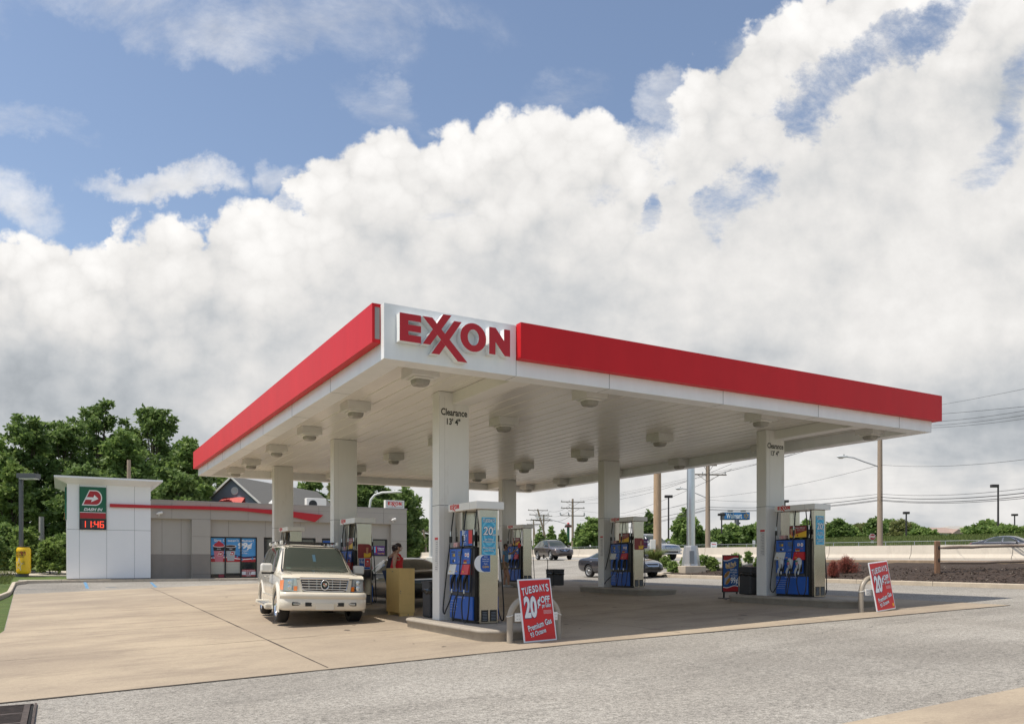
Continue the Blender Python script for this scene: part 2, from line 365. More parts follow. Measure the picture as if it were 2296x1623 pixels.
INKK = mat('black_ink', (.01, .01, .01), .5)
INKY = mat('yellow_ink', (.85, .50, .03), .5)
INKC = mat('cyan_ink', (.05, .38, .62), .4)
INKC2 = mat('light_cyan_ink', (.16, .55, .74), .4)
INKB = mat('blue_ink', (.015, .09, .38), .4)
GREYP = mat('grey_plastic', (.12, .12, .125), .5)
DGREY = mat('dark_grey_paint', (.075, .078, .085), .45)
BEIGE = mat('beige_paint', (.36, .31, .25), .4, var=.06, vs=6, stain=((.16, .10, .06), 9, .70, .86))
WOOD = mat('weathered_pole_wood', (.30, .23, .17), .85, var=.22, vs=9, stretch=(6, 6, .5), bump=.4, bs=30)
GALV = mat('galvanised_steel', (.42, .43, .44), .45, .6, var=.06, vs=3)
GLASSD = mat('dark_glass', (.012, .016, .016), .04, 0., spec=.8, coat=.6)
# ---------------------------------------------------------------- the ground
ASPH = paving('bleached_asphalt', (.290, .270, .240), (.330, .310, .278), (.175, .163, .146), .56, 55, (.35, 1.6, 1), .5)
ASPR = paving('road_asphalt', (.33, .32, .30), (.37, .355, .33), (.24, .23, .22), .2, 40, (1.2, .3, 1), .3)
CONC = paving('stained_concrete', (.365, .300, .226), (.43, .355, .262), (.235, .190, .150), .12, 60, (.42, 1.25, 1), .12, (.26, .42))
KERB = mat('kerb_concrete', (.50, .43, .34), .9, var=.14, vs=3, bump=.2, bs=80)
KERBD = mat('brown_kerb', (.34, .25, .17), .9, var=.2, vs=4, bump=.2, bs=60)
SEAM = mat('joint_tar', (.07, .055, .045), .9, var=.4, vs=6)
GRASS = mat('grass_ground', (.075, .125, .022), .95, var=.35, vs=.5, stain=((.14, .16, .04), 3., .45, .75), bump=.9, bs=14, bdist=.15)
MULCH = mat('bark_mulch', (.052, .034, .024), .95, var=.7, vs=26, stain=((.15, .11, .08), 30, .66, .76), bump=1., bs=40, bdist=.05)

def lines(a, b, step): n = max(1, int(round(abs(b-a)/step))); return [a+(b-a)*i/n for i in range(n+1)]
def sheet(name, us, v0, v1, m, dz=0., step=1.5, edge=.12, kind='structure', obj=True, rough=0., mb=None, mi=0, nv=None):
    mb2 = mb or MB(); rows = []
    n = nv or max(1, int(round((v1(us[0])-v0(us[0]))/step)))
    for u in us:
        a, b = v0(u), v1(u)
        rows.append([(W(u, a+(b-a)*j/n, dz+(rough*(noise.noise(Vector((u*1.3, (a+(b-a)*j/n)*1.3, 0)))) if rough else 0))) for j in range(n+1)])
    base = []; fs = []
    for r in rows: base += r
    k = n+1
    for i in range(len(us)-1):
        for j in range(n):
            a = i*k+j; fs.append((a, a+k, a+k+1, a+1))
    mb2.add(base, fs, mi, True)
    if edge:    # a skirt, so the slab has thickness
        rim = [i*k for i in range(len(us))][::-1]+[j for j in range(k)]+[i*k+n for i in range(len(us))]+[(len(us)-1)*k+j for j in range(k)][::-1]
        vs = []; f2 = []
        for i in rim: vs += [base[i], base[i]-Vector((0, 0, edge))]
        for i in range(len(rim)-1): f2.append((2*i, 2*i+1, 2*i+3, 2*i+2))
        mb2.add(vs, f2, mi)
    if mb: return
    o = mb2.build(name, m); tag(o, kind=kind); return o
cst = lambda v: (lambda u: v)
gu = [-400, -200, -100, -60, -40]+lines(-30, 34, 2)+[35, 36, 37, 38.5, 40]+lines(42, 96, 3)+[110, 140, 180, 250, 400, 900]
gv = [-900, -300, -150, -80, -50, -35, -25, -18, -14, -10, -7, -4, 0, 4, 8, 12, 16, 19, 21.6, 23, 24.5, 26, 27.5, 29, 30.3, 31.5, 34, 41.5, 48, 54, 56, 57, 58, 60, 64, 70, 76, 80, 84, 95, 120, 160, 220, 350, 600, 1000]
mb = MB(); vs = [W(u, v, -.06) for u in gu for v in gv]; k = len(gv)
mb.add(vs, [(i*k+j, (i+1)*k+j, (i+1)*k+j+1, i*k+j+1) for i in range(len(gu)-1) for j in range(k-1)], 0, True)
tag(mb.build('ground', GRASS), kind='structure')
vL = lambda u: -5.82-.035*(u-10) if u > 10 else -5.82-.10*(10-max(u, -30))
vF = lambda v: (-.98-.02*(3-v)*.6 if v < 3 else -.98-.065*(v-3))       # front seam of the concrete
us_lot = lines(-30, 37, 1.5)
sheet('asphalt_lot', us_lot, vL, cst(21.32), ASPH, 0.)
sheet('driveway', lines(19.6, 75, 1.5), cst(21.32), cst(31.4), ASPH, -.002)
mbc = MB()
# concrete forecourt: u lines start at the slanted front seam
vsl = lines(0, 1, .05); rows = []
us2 = [0]+lines(.6, 33.4, 1.2)
grid = []
for i, u in enumerate(us2):
    row = []
    for t in lines(0, 1, 1/18):
        v1_ = 15.25+.10*min(max(u, 0), 10.5); v0_ = vL(u)+.02; v = v0_+(v1_-v0_)*t
        uu = vF(v)+(.6-vF(v))*0 if i == 0 else u
        row.append(W(uu, v, .012))
    grid.append(row)
k = len(grid[0]); base = [p for r in grid for p in r]
mbc.add(base, [(i*k+j, (i+1)*k+j, (i+1)*k+j+1, i*k+j+1) for i in range(len(grid)-1) for j in range(k-1)], 0, True)
fr = grid[0]; vs = []
for p in fr: vs += [p, p-Vector((0, 0, .05))]
mbc.add(vs, [(2*i, 2*i+1, 2*i+3, 2*i+2) for i in range(len(fr)-1)], 0)
def strip(mb, pts, w, dz, mi, wob=0.):
    vs = []; q = []
    for i in range(len(pts)-1):
        (a, b), (c, d) = pts[i], pts[i+1]; n = max(1, int(math.hypot(c-a, d-b)/.5))
        for j in range(n+(i == len(pts)-2)): q.append((a+(c-a)*j/n, b+(d-b)*j/n))
    for i, (u, v) in enumerate(q):
        p = W(u, v, dz); q0 = q[max(0, i-1)]; q1 = q[min(len(q)-1, i+1)]
        d = (W(*q1)-W(*q0)); d.z = 0; d.normalize(); nrm = Vector((-d.y, d.x, 0))
        ww = w*(1+random.uniform(-wob, wob)); vs += [p+nrm*ww/2, p-nrm*ww/2]
    mb.add(vs, [(2*i, 2*i+1, 2*i+3, 2*i+2) for i in range(len(q)-1)], mi)
random.seed(4)
strip(mbc, [(-.9, -1.22), (10, -.95), (27.4, -.55), (33.3, -.5)], .03, .016, 1, .5)
for uj in (3.5, 8.0, 12.5, 17.0, 21.5, 26.0, 30): strip(mbc, [(uj, vL(uj)+.1), (uj+.1, 15.5)], .016, .016, 1, .7)
strip(mbc, [(-.9, 5.6), (33, 5.9)], .02, .016, 1, .5); strip(mbc, [(-1.3, 9.4), (33, 9.6)], .02, .016, 1, .5)
tag(mbc.build('concrete_forecourt', [CONC, SEAM]), kind='structure')
mb = MB(); strip(mb, [(vF(v)-.02, v) for v in lines(-6.2, 15.2, .7)], .045, .009, 0, .6); strip(mb, [(-1.8, 15.24), (0, 15.28), (10, 16.28), (33, 16.35)], .03, .008, 0, .5)
tag(mb.build('expansion_joint', SEAM), kind='structure')
# pale concrete walk in the foreground corner
sheet('concrete_walk', lines(-7.53, -14, 1), cst(-1.5), cst(14), CONC, .012, 1.5)
# road and the far carriageway
sheet('highway', lines(-80, 260, 4), cst(31.4), cst(54.5), ASPR, 0., 2.5)
mb = MB(); LINEW = mat('road_paint_white', (.62, .62, .60), .7, var=.15, vs=4)
strip(mb, [(-60, 40.6), (160, 40.6)], .12, .006, 0); strip(mb, [(-60, 32.0), (19, 32.0)], .12, .006, 0)
for i in range(-6, 14): strip(mb, [(i*12, 36.2), (i*12+3, 36.2)], .12, .006, 0)
tag(mb.build('lane_marking', LINEW), kind='structure')
# faded blue bay markings by the shop
BLUEP = mat('faded_blue_paint', (.12, .26, .42), .8, var=.25, vs=5)
mb = MB()
def gpt(px, py):        # pavement point under an image position
    lo_, hi_ = 3., 200.
    for _ in range(50):
        Y = (lo_+hi_)/2; x = (px-1148)/1772*Y; u, v = UV(x, Y)
        if CH-(py-1262)/1772*Y > gz(u, v): lo_ = Y
        else: hi_ = Y
    return UV((px-1148)/1772*lo_, lo_)
for pts, w in (([(190, 1305), (196, 1319)], .14), ([(338, 1305), (352, 1317)], .14), ([(28, 1320), (160, 1321)], .07), ([(237, 1316), (262, 1316.5)], .16)):
    strip(mb, [gpt(*p) for p in pts], w, .006, 0, .2)
tag(mb.build('bay_marking', BLUEP), kind='structure')
# mulch bed with its kerbs
random.seed(2)
sheet('mulch_bed', lines(-14, 19.4, .5), cst(21.55), lambda u: 30.3 if u < 17 else 30.3-(u-17)*2.2, MULCH, .07, .5, rough=.09)
def kerb(name, pts, w, h, m, step=.5, dz=0.):
    mb = MB(); q = []
    for i in range(len(pts)-1):
        (a, b), (c, d) = pts[i], pts[i+1]; n = max(1, int(math.hypot(c-a, d-b)/step))
        for j in range(n+(i == len(pts)-2)): q.append((a+(c-a)*j/n, b+(d-b)*j/n))
    rows = []
    for i, (u, v) in enumerate(q):
        p = W(u, v, dz); d = W(*q[min(len(q)-1, i+1)])-W(*q[max(0, i-1)]); d.z = 0; d.normalize(); nr = Vector((-d.y, d.x, 0))
        rows.append([p+nr*w/2-Vector((0, 0, .1)), p+nr*w/2+Vector((0, 0, h-.02)), p+nr*(w/2-.02)+Vector((0, 0, h)), p-nr*(w/2-.02)+Vector((0, 0, h)), p-nr*w/2+Vector((0, 0, h-.02)), p-nr*w/2-Vector((0, 0, .1))])
    vs = [p for r in rows for p in r]
    mb.add(vs, [(i*6+j, i*6+j+1, i*6+6+j+1, i*6+6+j) for i in range(len(rows)-1) for j in range(5)], 0)
    mb.add(vs, [(0, 1, 2, 3, 4, 5), tuple((len(rows)-1)*6+j for j in (5, 4, 3, 2, 1, 0))], 0)
    if name == 'kerb' and m is KERB:
        L = 0
        for i in range(1, len(q)-1):
            L += math.hypot(q[i][0]-q[i-1][0], q[i][1]-q[i-1][1])
            if L > 3: 
                L = 0; p = W(*q[i], dz); d = W(*q[i+1])-W(*q[i-1]); d.z = 0; d.normalize(); nr = Vector((-d.y, d.x, 0)); e = d*.006
                a_ = [p+nr*(w/2+.002)-Vector((0, 0, .1)), p+nr*(w/2+.002)+Vector((0, 0, h+.002)), p-nr*(w/2+.002)+Vector((0, 0, h+.002)), p-nr*(w/2+.002)-Vector((0, 0, .1))]
                mb.add([x-e for x in a_]+[x+e for x in a_], [(0, 1, 5, 4), (1, 2, 6, 5), (2, 3, 7, 6)], 1)
    return tag(mb.build(name, [m, SEAM]), kind='structure')
kerb('kerb', [(-14, 21.4), (17.5, 21.45), (19, 21.9), (19.9, 23), (19.7, 25), (17.3, 29.8)], .20, .15, KERB)
kerb('kerb', [(-14, 30.6), (16.8, 30.6)], .25, .14, KERBD, dz=.05)
kerb('kerb', [(-25, vL(-25)), (36, vL(36)), (36.7, -6.2), (36.9, -4.6), (36.9, 15.9), (36.9, 16.6), (38.6, 17.2)], .18, .14, KERB)
kerb('kerb', [(20.5, 30.9), (75, 31.2)], .18, .02, KERB)
SIDEW = mat('sidewalk_concrete', (.50, .45, .38), .9, var=.1, vs=2, bump=.15, bs=70)
mb = MB(); mb.box((-6.6, -.98, -.3), (16.3, .3, .0)); o = mb.build('sidewalk', SIDEW); tag(o, kind='structure')
x, y = XY(38, 0); o.location = (x, y, .485); o.rotation_euler = (0, 0, TH)
sheet('path', lines(43, 47.5, 1), cst(-12), cst(-4.2), SIDEW, .0, 1.5)

# ---------------------------------------------------------------- canopy
ZF, ZT, ZD, CU, CV = 4.78, 5.69, 5.06, 20.3, 14.94
FR = thing('gas_station_canopy', (C0[0], C0[1], 0), TH, 'large flat white canopy with red bands on six square columns over the fuel pumps', 'canopy')
# fascia frame: outer wall and the flat lip under it, local x = v, y = u
def frame(mb, x0, y0, x1, y1, t, z0, z1, mi=0):
    mb.box((x0, y0, z0), (x1, y0+t, z1), mi); mb.box((x0, y1-t, z0), (x1, y1, z1), mi)
    mb.box((x0, y0+t, z0), (x0+t, y1-t, z1), mi); mb.box((x1-t, y0+t, z0), (x1, y1-t, z1), mi)
mb = MB(); frame(mb, 0, 0, CV, CU, .40, ZF, ZF+.36); frame(mb, 0.002, .002, CV-.002, CU-.002, .10, ZF+.36, ZT-.01)
JOI = mat('panel_joint', (.16, .16, .16), .6)
for t in (2.51, 4.6, 7.6, 10.6, 13.6): mb.box((t-.004, -.003, ZF), (t+.004, 0.01, ZT-.02), 1); mb.box((t-.004, CU-.01, ZF), (t+.004, CU+.003, ZT-.02), 1)
for t in (3, 6, 9, 12, 15, 18): mb.box((-.003, t-.004, ZF), (.01, t+.004, ZT-.02), 1); mb.box((CV-.01, t-.004, ZF), (CV+.003, t+.004, ZT-.02), 1)
for t in (2.51, 4.6, 7.6, 10.6, 13.6): mb.box((t-.004, 0, ZF-.002), (t+.004, .4, ZF+.01), 1)
for t in (3, 6, 9, 12, 15, 18): mb.box((0, t-.004, ZF-.002), (.4, t+.004, ZF+.01), 1)
o = mb.build('fascia', [WHITE2, JOI], FR)
# sign panel, a touch proud, with a return round the corner
mb = MB(); mb.box((-.012, -.012, ZF-.004), (2.5, .004, ZT)); mb.box((-.014, .004, ZF-.004), (.004, .145, ZT)); mb.build('sign_panel', WHITE2, FR)
# ribbed deck
mb = MB(); DECK = mat('deck_white', (.78, .745, .69), .24, var=.09, vs=.9, stretch=(1, .3, 1))
prof = []; x = .40
while x < CV-.40:
    w = min(.41, CV-.40-x); prof += [(x, ZD), (x+w-.037, ZD+.002), (x+w-.027, ZD+.018), (x+w-.010, ZD+.018)]; x += .41
prof += [(CV-.40, ZD)]
vs = [(p[0], .40, p[1]) for p in prof]+[(p[0], CU-.40, p[1]) for p in prof]; n = len(prof)
mb.add(vs, [(i, n+i, n+i+1, i+1) for i in range(n-1)], 0)
mb.build('deck', DECK, FR)
mb = MB(); mb.box((.1, .1, 5.40), (CV-.1, CU-.1, 5.46)); mb.build('roof', GALV, FR)
# red bands
def band(x0, y0, x1, y1):
    mb = MB(); z0, z1 = 5.06, 5.71; mb.box((x0, y0, z0), (x1, y1, z1)); 
    return mb.build('red_band', [RED], FR)
band(2.51, -.173, CV+.17, -.004); band(-.16, .145, -.006, CU+.16); band(CV+.004, .0, CV+.17, CU+.16); band(-.006, CU+.004, CV+.004, CU+.165)
mb = MB(); INS = mat('band_end_grey', (.30, .28, .27), .4, .3); mb.box((-.115, .141, 5.12), (-.03, .146, 5.65)); mb.build('end_inset', INS, FR)
# raised letters
LOGO = {'E': [(0, .465), (.382, .465), (.382, .352), (.155, .352), (.155, .287), (.382, .287), (.382, .177), (.155, .177), (.155, .118), (.382, .118), (.382, .002), (0, .002)],
        'N': [(1.67, .473), (1.80, .473), (1.967, .27), (1.967, .473), (2.092, .473), (2.092, .0), (1.98, .0), (1.796, .222), (1.796, .0), (1.67, .0)]}
XX = [[(.406, .467), (.587, .467), (1.248, -.21), (1.061, -.21)], [(.79, .556), (.944, .556), (.548, .005), (.41, .005)], [(.994, .472), (1.138, .472), (.717, -.137), (.568, -.137)]]
def logo(mb, M, k, z0, z1, mi=0, ms=None):
    ms = mi if ms is None else ms
    for nme, pts in LOGO.items():
        pts = [(a*k, b*k) for a, b in pts][::-1]; mb.prism(pts, z0, z1, ms, M, False); mb.poly(pts, z1, mi, M)
    for q, pts in enumerate(XX):
        pts = [(a*k, b*k) for a, b in pts][::-1]; e = .0006*q; mb.prism(pts, z0, z1-e, ms, M, False); mb.poly(pts, z1-e, mi, M)
    n = 28; o_ = [(1.36*k+.252*k*math.cos(6.2832*i/n), .240*k+.247*k*math.sin(6.2832*i/n)) for i in range(n)]
    i_ = [(1.36*k+.108*k*math.cos(6.2832*i/n), .24*k+.138*k*math.sin(6.2832*i/n)) for i in range(n)]
    vs = [(*p, z1) for p in o_]+[(*p, z1) for p in i_]+[(*p, z0) for p in o_]+[(*p, z0) for p in i_]
    mb.add(vs, [(i, (i+1) % n, n+(i+1) % n, n+i) for i in range(n)], mi, False, M)
    mb.add(vs, [(i, 2*n+i, 2*n+(i+1) % n, (i+1) % n) for i in range(n)]+[(n+i, n+(i+1) % n, 3*n+(i+1) % n, 3*n+i) for i in range(n)], ms, True, M)
ML = T(.2, -.012, 5.06) @ FRONT
names = ['sign_letter']*4
def one_letter(key):
    mb = MB()
    if key == 'E' or key == 'N':
        pts = LOGO[key][::-1]; mb.prism(pts, .004, .155, 1, ML, False); mb.poly(pts, .155, 0, ML)
    elif key == 'X':
        for q, pts in enumerate(XX): pts = pts[::-1]; mb.prism(pts, .004, .155-.0008*q, 1, ML, False); mb.poly(pts, .155-.0008*q, 0, ML)
    else:
        sv = dict(LOGO); svx = XX[:]; LOGO.clear(); XX.clear(); logo(mb, ML, 1, .004, .155, 0, 1); LOGO.update(sv); XX.extend(svx)
    return mb.build('sign_letter', [REDL, LETW], FR)
for kx in 'EXON': one_letter(kx)
# beams
mb = MB()
for xc in (2.66, 12.48):
    for y0, y1 in ((.40, 3.0), (18.6, CU-.42)):
        mb = MB(); mb.rbox((xc, y0, 4.81), (xc+.40, y1, ZD-.003), .01); mb.rbox((xc-.03, (.40 if y0 < 1 else y1-.35), 4.79), (xc+.43, (.75 if y0 < 1 else y1), 4.808), .004); mb.build('beam', WHITE, FR)
# columns
ROWV = (2.343, 2.343+9.815); COLU = (2.98, 2.98+7.455, 2.98+14.91)
NOTR = mat('notice_print', (.62, .60, .58), .5, var=.12, vs=40, stretch=(1, 1, 3))
for ri, v in enumerate(ROWV):
    for ci, u in enumerate(COLU):
        zb = gz(u, v)+.02; mb = MB(); mb.rbox((v, u, zb), (v+.715, u+.352, ZD-.004), .012)
        for zz in (zb+2.62,): mb.box((v-.0015, u-.0015, zz), (v+.7165, u+.3535, zz+.012), 1)
        for xx in (v+.13, v+.012): mb.box((xx, u-.002, zb), (xx+.006, u, ZD-.1), 2)
        cl = mb.build('column', [COLM, JOI, mat('column_trim', (.56, .54, .51), .4)], FR)
        if ci == 0:
            mb = MB(); mb.text('Clearance', .15, T(v+.355, u-.003, 4.63) @ FRONT, 0, .025, width=.62, cap=.74); mb.text("13' 4\"", .13, T(v+.34, u-.003, 4.43) @ FRONT, 0, .03, width=.32)
            mb.build('clearance_text', INKK, cl)
        mb = MB(); zn = zb+1.22+(.0 if ri == 0 else .05); mb.box((v-.004, u+.05, zn), (v-.0005, u+.21, zn+.72), 0); mb.box((v-.006, u+.05, zn+.67), (v-.004, u+.21, zn+.72), 1)
        for q in range(14): mb.box((v-.006, u+.07, zn+.04+.044*q), (v-.0045, u+.07+random.uniform(.04, .12), zn+.052+.044*q), 2)
        mb.build('notice', [mat('notice_paper', (.66, .64, .62), .5), INKR, mat('grey_ink', (.25, .25, .26), .6)], cl)
# lights
LENS = mat('lamp_lens', (.36, .34, .31), .25, var=.08, vs=20)
LBOX = mat('fixture_white', (.70, .68, .65), .4, var=.05, vs=5)
lu = (1.36, 5.1, 8.95, 12.7, 16.5, 19.35)
base_l = None
for u in lu:
    for v in (1.22, 5.1, 10.2, 14.35):
        if base_l is None:
            mb = MB(); mb.rbox((-.275, -.275, -.20), (.275, .275, 0), .01); mb.rbox((-.19, -.19, -.235), (.19, .19, -.20), .02, 1)
            base_l = mb.build('canopy_light', [LBOX, WHITE], FR); base_l.location = (v, u, ZD)
            mb = MB(); k = 14
            def sq(r, z):
                return [(r*(abs(math.cos(t))**.55)*math.copysign(1, math.cos(t)), r*(abs(math.sin(t))**.55)*math.copysign(1, math.sin(t)), z) for t in [6.2832*i/20 for i in range(20)]]
            pr = [(.165, -.235), (.162, -.27), (.15, -.31), (.125, -.335), (.07, -.348), (.001, -.35)]; vs = [p for r, z in pr for p in sq(r, z)]
            mb.add(vs, [(i*20+j, (i+1)*20+j, (i+1)*20+(j+1) % 20, i*20+(j+1) % 20) for i in range(len(pr)-1) for j in range(20)], 0, True)
            mb.build('lens', LENS, base_l)
        else:
            c = copy_tree(base_l, FR); c.location = (v, u, ZD)

# ---------------------------------------------------------------- pump islands
ISLC = mat('island_concrete', (.34, .30, .25), .85, var=.14, vs=2.5, stain=((.22, .19, .16), 3, .55, .8), bump=.15, bs=60)
def island(u, v, label):
    o = thing('pump_island', W(u+2.1, v+.36, 0), TH, label, 'pump island', 'raised pump islands under the canopy')
    def outl(g, L=2.06, w=.70, r=.42):
        pts = []
        for cx, cy, a0 in ((w-r, L-r, 0), (-w+r, L-r, 90), (-w+r, -L+r, 180), (w-r, -L+r, 270)):
            for i in range(9): a = R(a0+90*i/8); pts.append((cx+(r+g)*math.cos(a), cy+(r+g)*math.sin(a)))
        return pts
    rings = [(0, -.15), (0, .13), (.028, .145), (.034, .17), (.028, .195), (.008, .207), (-.03, .212)]
    mb = MB(); n = 36; vs = []
    zt = gz(u+1.3, v+.36)+.2-gz(u+2.1, v+.36)-.212
    sl = .006
    for g, z in rings: vs += [(p[0], p[1], z+zt if z > 0 else z-.1) for p in outl(g)]
    mb.add(vs, [(i*n+j, i*n+(j+1) % n, (i+1)*n+(j+1) % n, (i+1)*n+j) for i in range(len(rings)-1) for j in range(n)], 0, True)
    mb.add(vs, [tuple(range((len(rings)-1)*n, len(rings)*n))], 0)
    mb.build('island_body', ISLC, o)
    return o
il = [['near left pump island with rounded kerb nose, in front of the big column', 'middle left pump island beside the tan cabinet', 'far left pump island behind the parked cream car'],
      ['near right pump island with the black trash bin on its end', 'middle right pump island with open pavement on both sides', 'far right pump island, where a man in blue stands']]
for ri in (0, 1):
    for ci in range(3): island(.09+7.455*ci, 2.343+9.815*ri, il[ri][ci])

# ---------------------------------------------------------------- fuel dispensers
SW = lambda s: (LEFT if s < 0 else RIGHT)
MAROON = mat('maroon_ink', (.28, .03, .025), .45); GREENI = mat('green_ink', (.02, .22, .09), .5); BAG = mat('plastic_bag', (.56, .57, .57), .35, bump=.6, bs=18, bdist=.05)
SCREEN = mat('lcd_grey', (.10, .12, .10), .3)
def hose(mb, s, y_n, y_t, zlow, sw=.0, out=.0):
    """from a nozzle foot down, round and up to the valance"""
    x0 = s*.36; P = []
    a = (x0, y_n, .60); b = (s*.20, y_t, 2.29)
    ctrl = [Vector(a), Vector((s*(.40+out), y_n+.02, .42)), Vector((s*(.43+out), y_n+(y_t-y_n)*.12+sw, zlow+.10)), Vector((s*(.43+out), (y_n+y_t)/2+sw, zlow)), Vector((s*(.41+out), y_t-(y_t-y_n)*.10+sw, zlow+.13)),
            Vector((s*.37, y_t+sw*.5, .75)), Vector((s*.33, y_t, 1.3)), Vector((s*.27, y_t, 1.72)), Vector((s*.24, y_t, 2.0)), Vector(b)]
    for i in range(len(ctrl)-1):
        p0 = ctrl[max(0, i-1)]; p1 = ctrl[i]; p2 = ctrl[i+1]; p3 = ctrl[min(len(ctrl)-1, i+2)]
        for j in range(5):
            t = j/5; P.append(.5*((2*p1)+(p2-p0)*t+(2*p0-5*p1+4*p2-p3)*t*t+(-p0+3*p1-3*p2+p3)*t**3))
    P.append(ctrl[-1]); mb.tube(P, .0145, 6, 0, True)
    q = ctrl[7]; mb.tube([q-Vector((0, 0, .17)), q-Vector((0, 0, .08))], .017, 6, 1); mb.tube([q-Vector((0, 0, .08)), q+Vector((0, 0, .05))], .034, 6, 0); mb.tube([q+Vector((0, 0, .05)), q+Vector((0, 0, .16))], .018, 6, 1)
    mb.tube([Vector(a)-Vector((0, 0, .01)), Vector(a)+Vector((0, 0, .07))], .018, 6, 1)
def nozzle(mb, s, y):
    x = s*.37
    mb.tube([(x, y, .67), (x, y+.0, .78), (x-s*.02, y-.015, .90), (x-s*.05, y-.03, .96), (x-s*.13, y-.02, .93)], [.021, .030, .038, .036, .022], 7, 0)
    mb.tube([(x+s*.01, y-.02, .90), (x+s*.045, y-.06, .82), (x+s*.03, y-.05, .72), (x, y, .68)], .010, 5, 0)
    mb.tube([(x, y-.01, .86), (x+s*.02, y-.03, .80), (x, y-.01, .74)], .009, 4, 0)
def dispenser(ri, ci, label, end='plain', ad=True, bags=False):
    u = 1.6+7.455*ci; v = 2.80+9.815*ri
    o = thing('fuel_pump', W(u, v, .2), TH, label, 'fuel pump', 'fuel pumps under the canopy')
    mb = MB(); mb.box((-.24, .03, 0), (.24, 1.22, .04), 0); mb.box((-.262, .10, .045), (.262, 1.18, 1.52), 0)
    for s in (-1, 1):
        for q in range(5): mb.box((min(s*.262, s*.272), .25, .545+.014*q), (max(s*.262, s*.272), 1.15, .552+.014*q), 1)
    mb.rbox((-.285, .09, 1.505), (.285, 1.2, 1.53), .008, 0)
    mb.build('cabinet', [BLACK, GREYP], o)
    mb = MB(); mb.rbox((-.208, -.02, .0), (.208, .095, 2.279), .012); mb.build('end_panel', STEEL, o)
    mb = MB(); mb.rbox((-.20, .80, 1.532), (.20, 1.12, 2.279), .012); mb.build('upper_post', STEEL, o)
    mb = MB(); mb.box((-.16, .097, 1.53), (-.12, .15, 2.279)); mb.box((.12, .097, 1.53), (.16, .15, 2.279)); mb.build('hose_post', BLACK, o)
    mb = MB(); mb.rbox((-.325, -.12, 2.28), (.29, 1.20, 2.432), .006); mb.box((-.3255, .2, 2.281), (-.3245, .204, 2.43), 1); vl = mb.build('valance', [WHITE, JOI], o)
    mb = MB(); logo(mb, T(-.3255, 1.10, 2.325) @ LEFT, .20, 0., .004)
    mb.build('valance_logo', INKR, vl)
    for s in (-1, 1):
        X0 = s*.262; X1 = s*.300
        def bx(mb, y0, y1, z0, z1, x1=X1, mi=0, r=.006, x0=None): mb.rbox((min(X0 if x0 is None else x0, x1), y0, z0), (max(X0 if x0 is None else x0, x1), y1, z1), r, mi)
        mb = MB(); bx(mb, .13, 1.18, .06, .53)
        if s < 0:
            M_ = T(X1-.001, 0, 0) @ LEFT
            mb.text('CONTAINS 10% ETHANOL', .022, T(X1-.002, .66, .505) @ LEFT, 1, width=.42)
            for q in range(5): mb.box((X1-.002, 1.16-(.34 if q > 1 else .28), .20+.055*q), (X1-.0005, 1.16, .204+.055*q), 1)
        mb.build('lower_panel', [BLUE, INKW], o)
        mb = MB(); bx(mb, .29, 1.18, .62, .965)
        for yc in (.95, .66, .38): mb.box((min(s*.301, s*.3005), yc-.055, .64), (max(s*.301, s*.303), yc+.055, .955), 1)
        mb.box((min(s*.301, s*.303), .295, .66), (max(s*.301, s*.303), .325, .95), 2)
        mb.build('nozzle_panel', [BLUE, GREYP, INKK], o)
        for q, (y0, y1) in enumerate(((.85, 1.18), (.57, .843), (.24, .563))):
            mb = MB(); bx(mb, y0, y1, 1.19, 1.50); M_ = SW(s); yc = (y0+y1)/2; w = y1-y0; X = X1+s*.001
            def pl(y0_, y1_, z0_, z1_, mi, e=.002): mb.box((min(X1, X1+s*e), y0_, z0_), (max(X1, X1+s*e), y1_, z1_), mi)
            if q == 0: pl(yc-.10, yc+.09, 1.43, 1.455, 1); pl(yc-.09, yc+.05, 1.335, 1.41, 2); pl(yc-.075, yc-.03, 1.345, 1.40, 5, .003); pl(yc-.04, yc+.03, 1.22, 1.28, 1); pl(yc-.09, yc-.05, 1.24, 1.28, 3)
            elif q == 1:
                for zz in (1.43, 1.375): pl(yc-.07, yc+.07, zz-.018, zz+.018, 4)
                pl(yc-.05, yc+.03, 1.31, 1.335, 4); pl(yc-.07, yc+.06, 1.225, 1.228, 3); pl(yc-.07, yc+.04, 1.25, 1.253, 3)
            else:
                pl(yc-.02, yc+.06, 1.34, 1.41, 3); pl(yc+.0, yc+.045, 1.36, 1.39, 6, .003); pl(yc-.02, yc+.12, 1.205, 1.275, 7, .002); pl(yc-.02, yc+.12, 1.205, 1.225, 5, .003)
                mb.lathe([(.001, .0), (.042, .0)], 14, 3, T(X1+s*.002, yc-.09, 1.37) @ M_ @ Matrix.Diagonal((1, 1.2, 1, 1))); pl(yc-.115, yc-.065, 1.36, 1.38, 6, .004); pl(yc-.12, yc-.05, 1.265, 1.275, 6, .003)
            mb.build('display_panel', [BLUE, BLACK, GREYP, INKW, SCREEN, INKY, INKR, MAROON], o)
            # grade panels lean outwards at the foot
            m_, tx, ti = ((mat('grade_white', (.66, .66, .64), .4), 'Regular', 1), (BLUE, 'Plus', 2), (mat('grade_red', (.58, .02, .03), .4), 'Supreme', 2))[q]
            mb = MB(); y1_ = y1+(.0); z0, z1 = .975, 1.18
            vs = [(X0, y0, z0), (X0, y1, z0), (X0, y1, z1), (X0, y0, z1), (s*.345, y0+.02, z0), (s*.345, y1+.02, z0), (s*.303, y1, z1), (s*.303, y0, z1)]
            mb.add(vs, [(4, 5, 6, 7), (0, 3, 2, 1), (0, 4, 7, 3), (1, 2, 6, 5), (3, 7, 6, 2), (0, 1, 5, 4)], 0)
            tl = math.atan2(.042, .205)
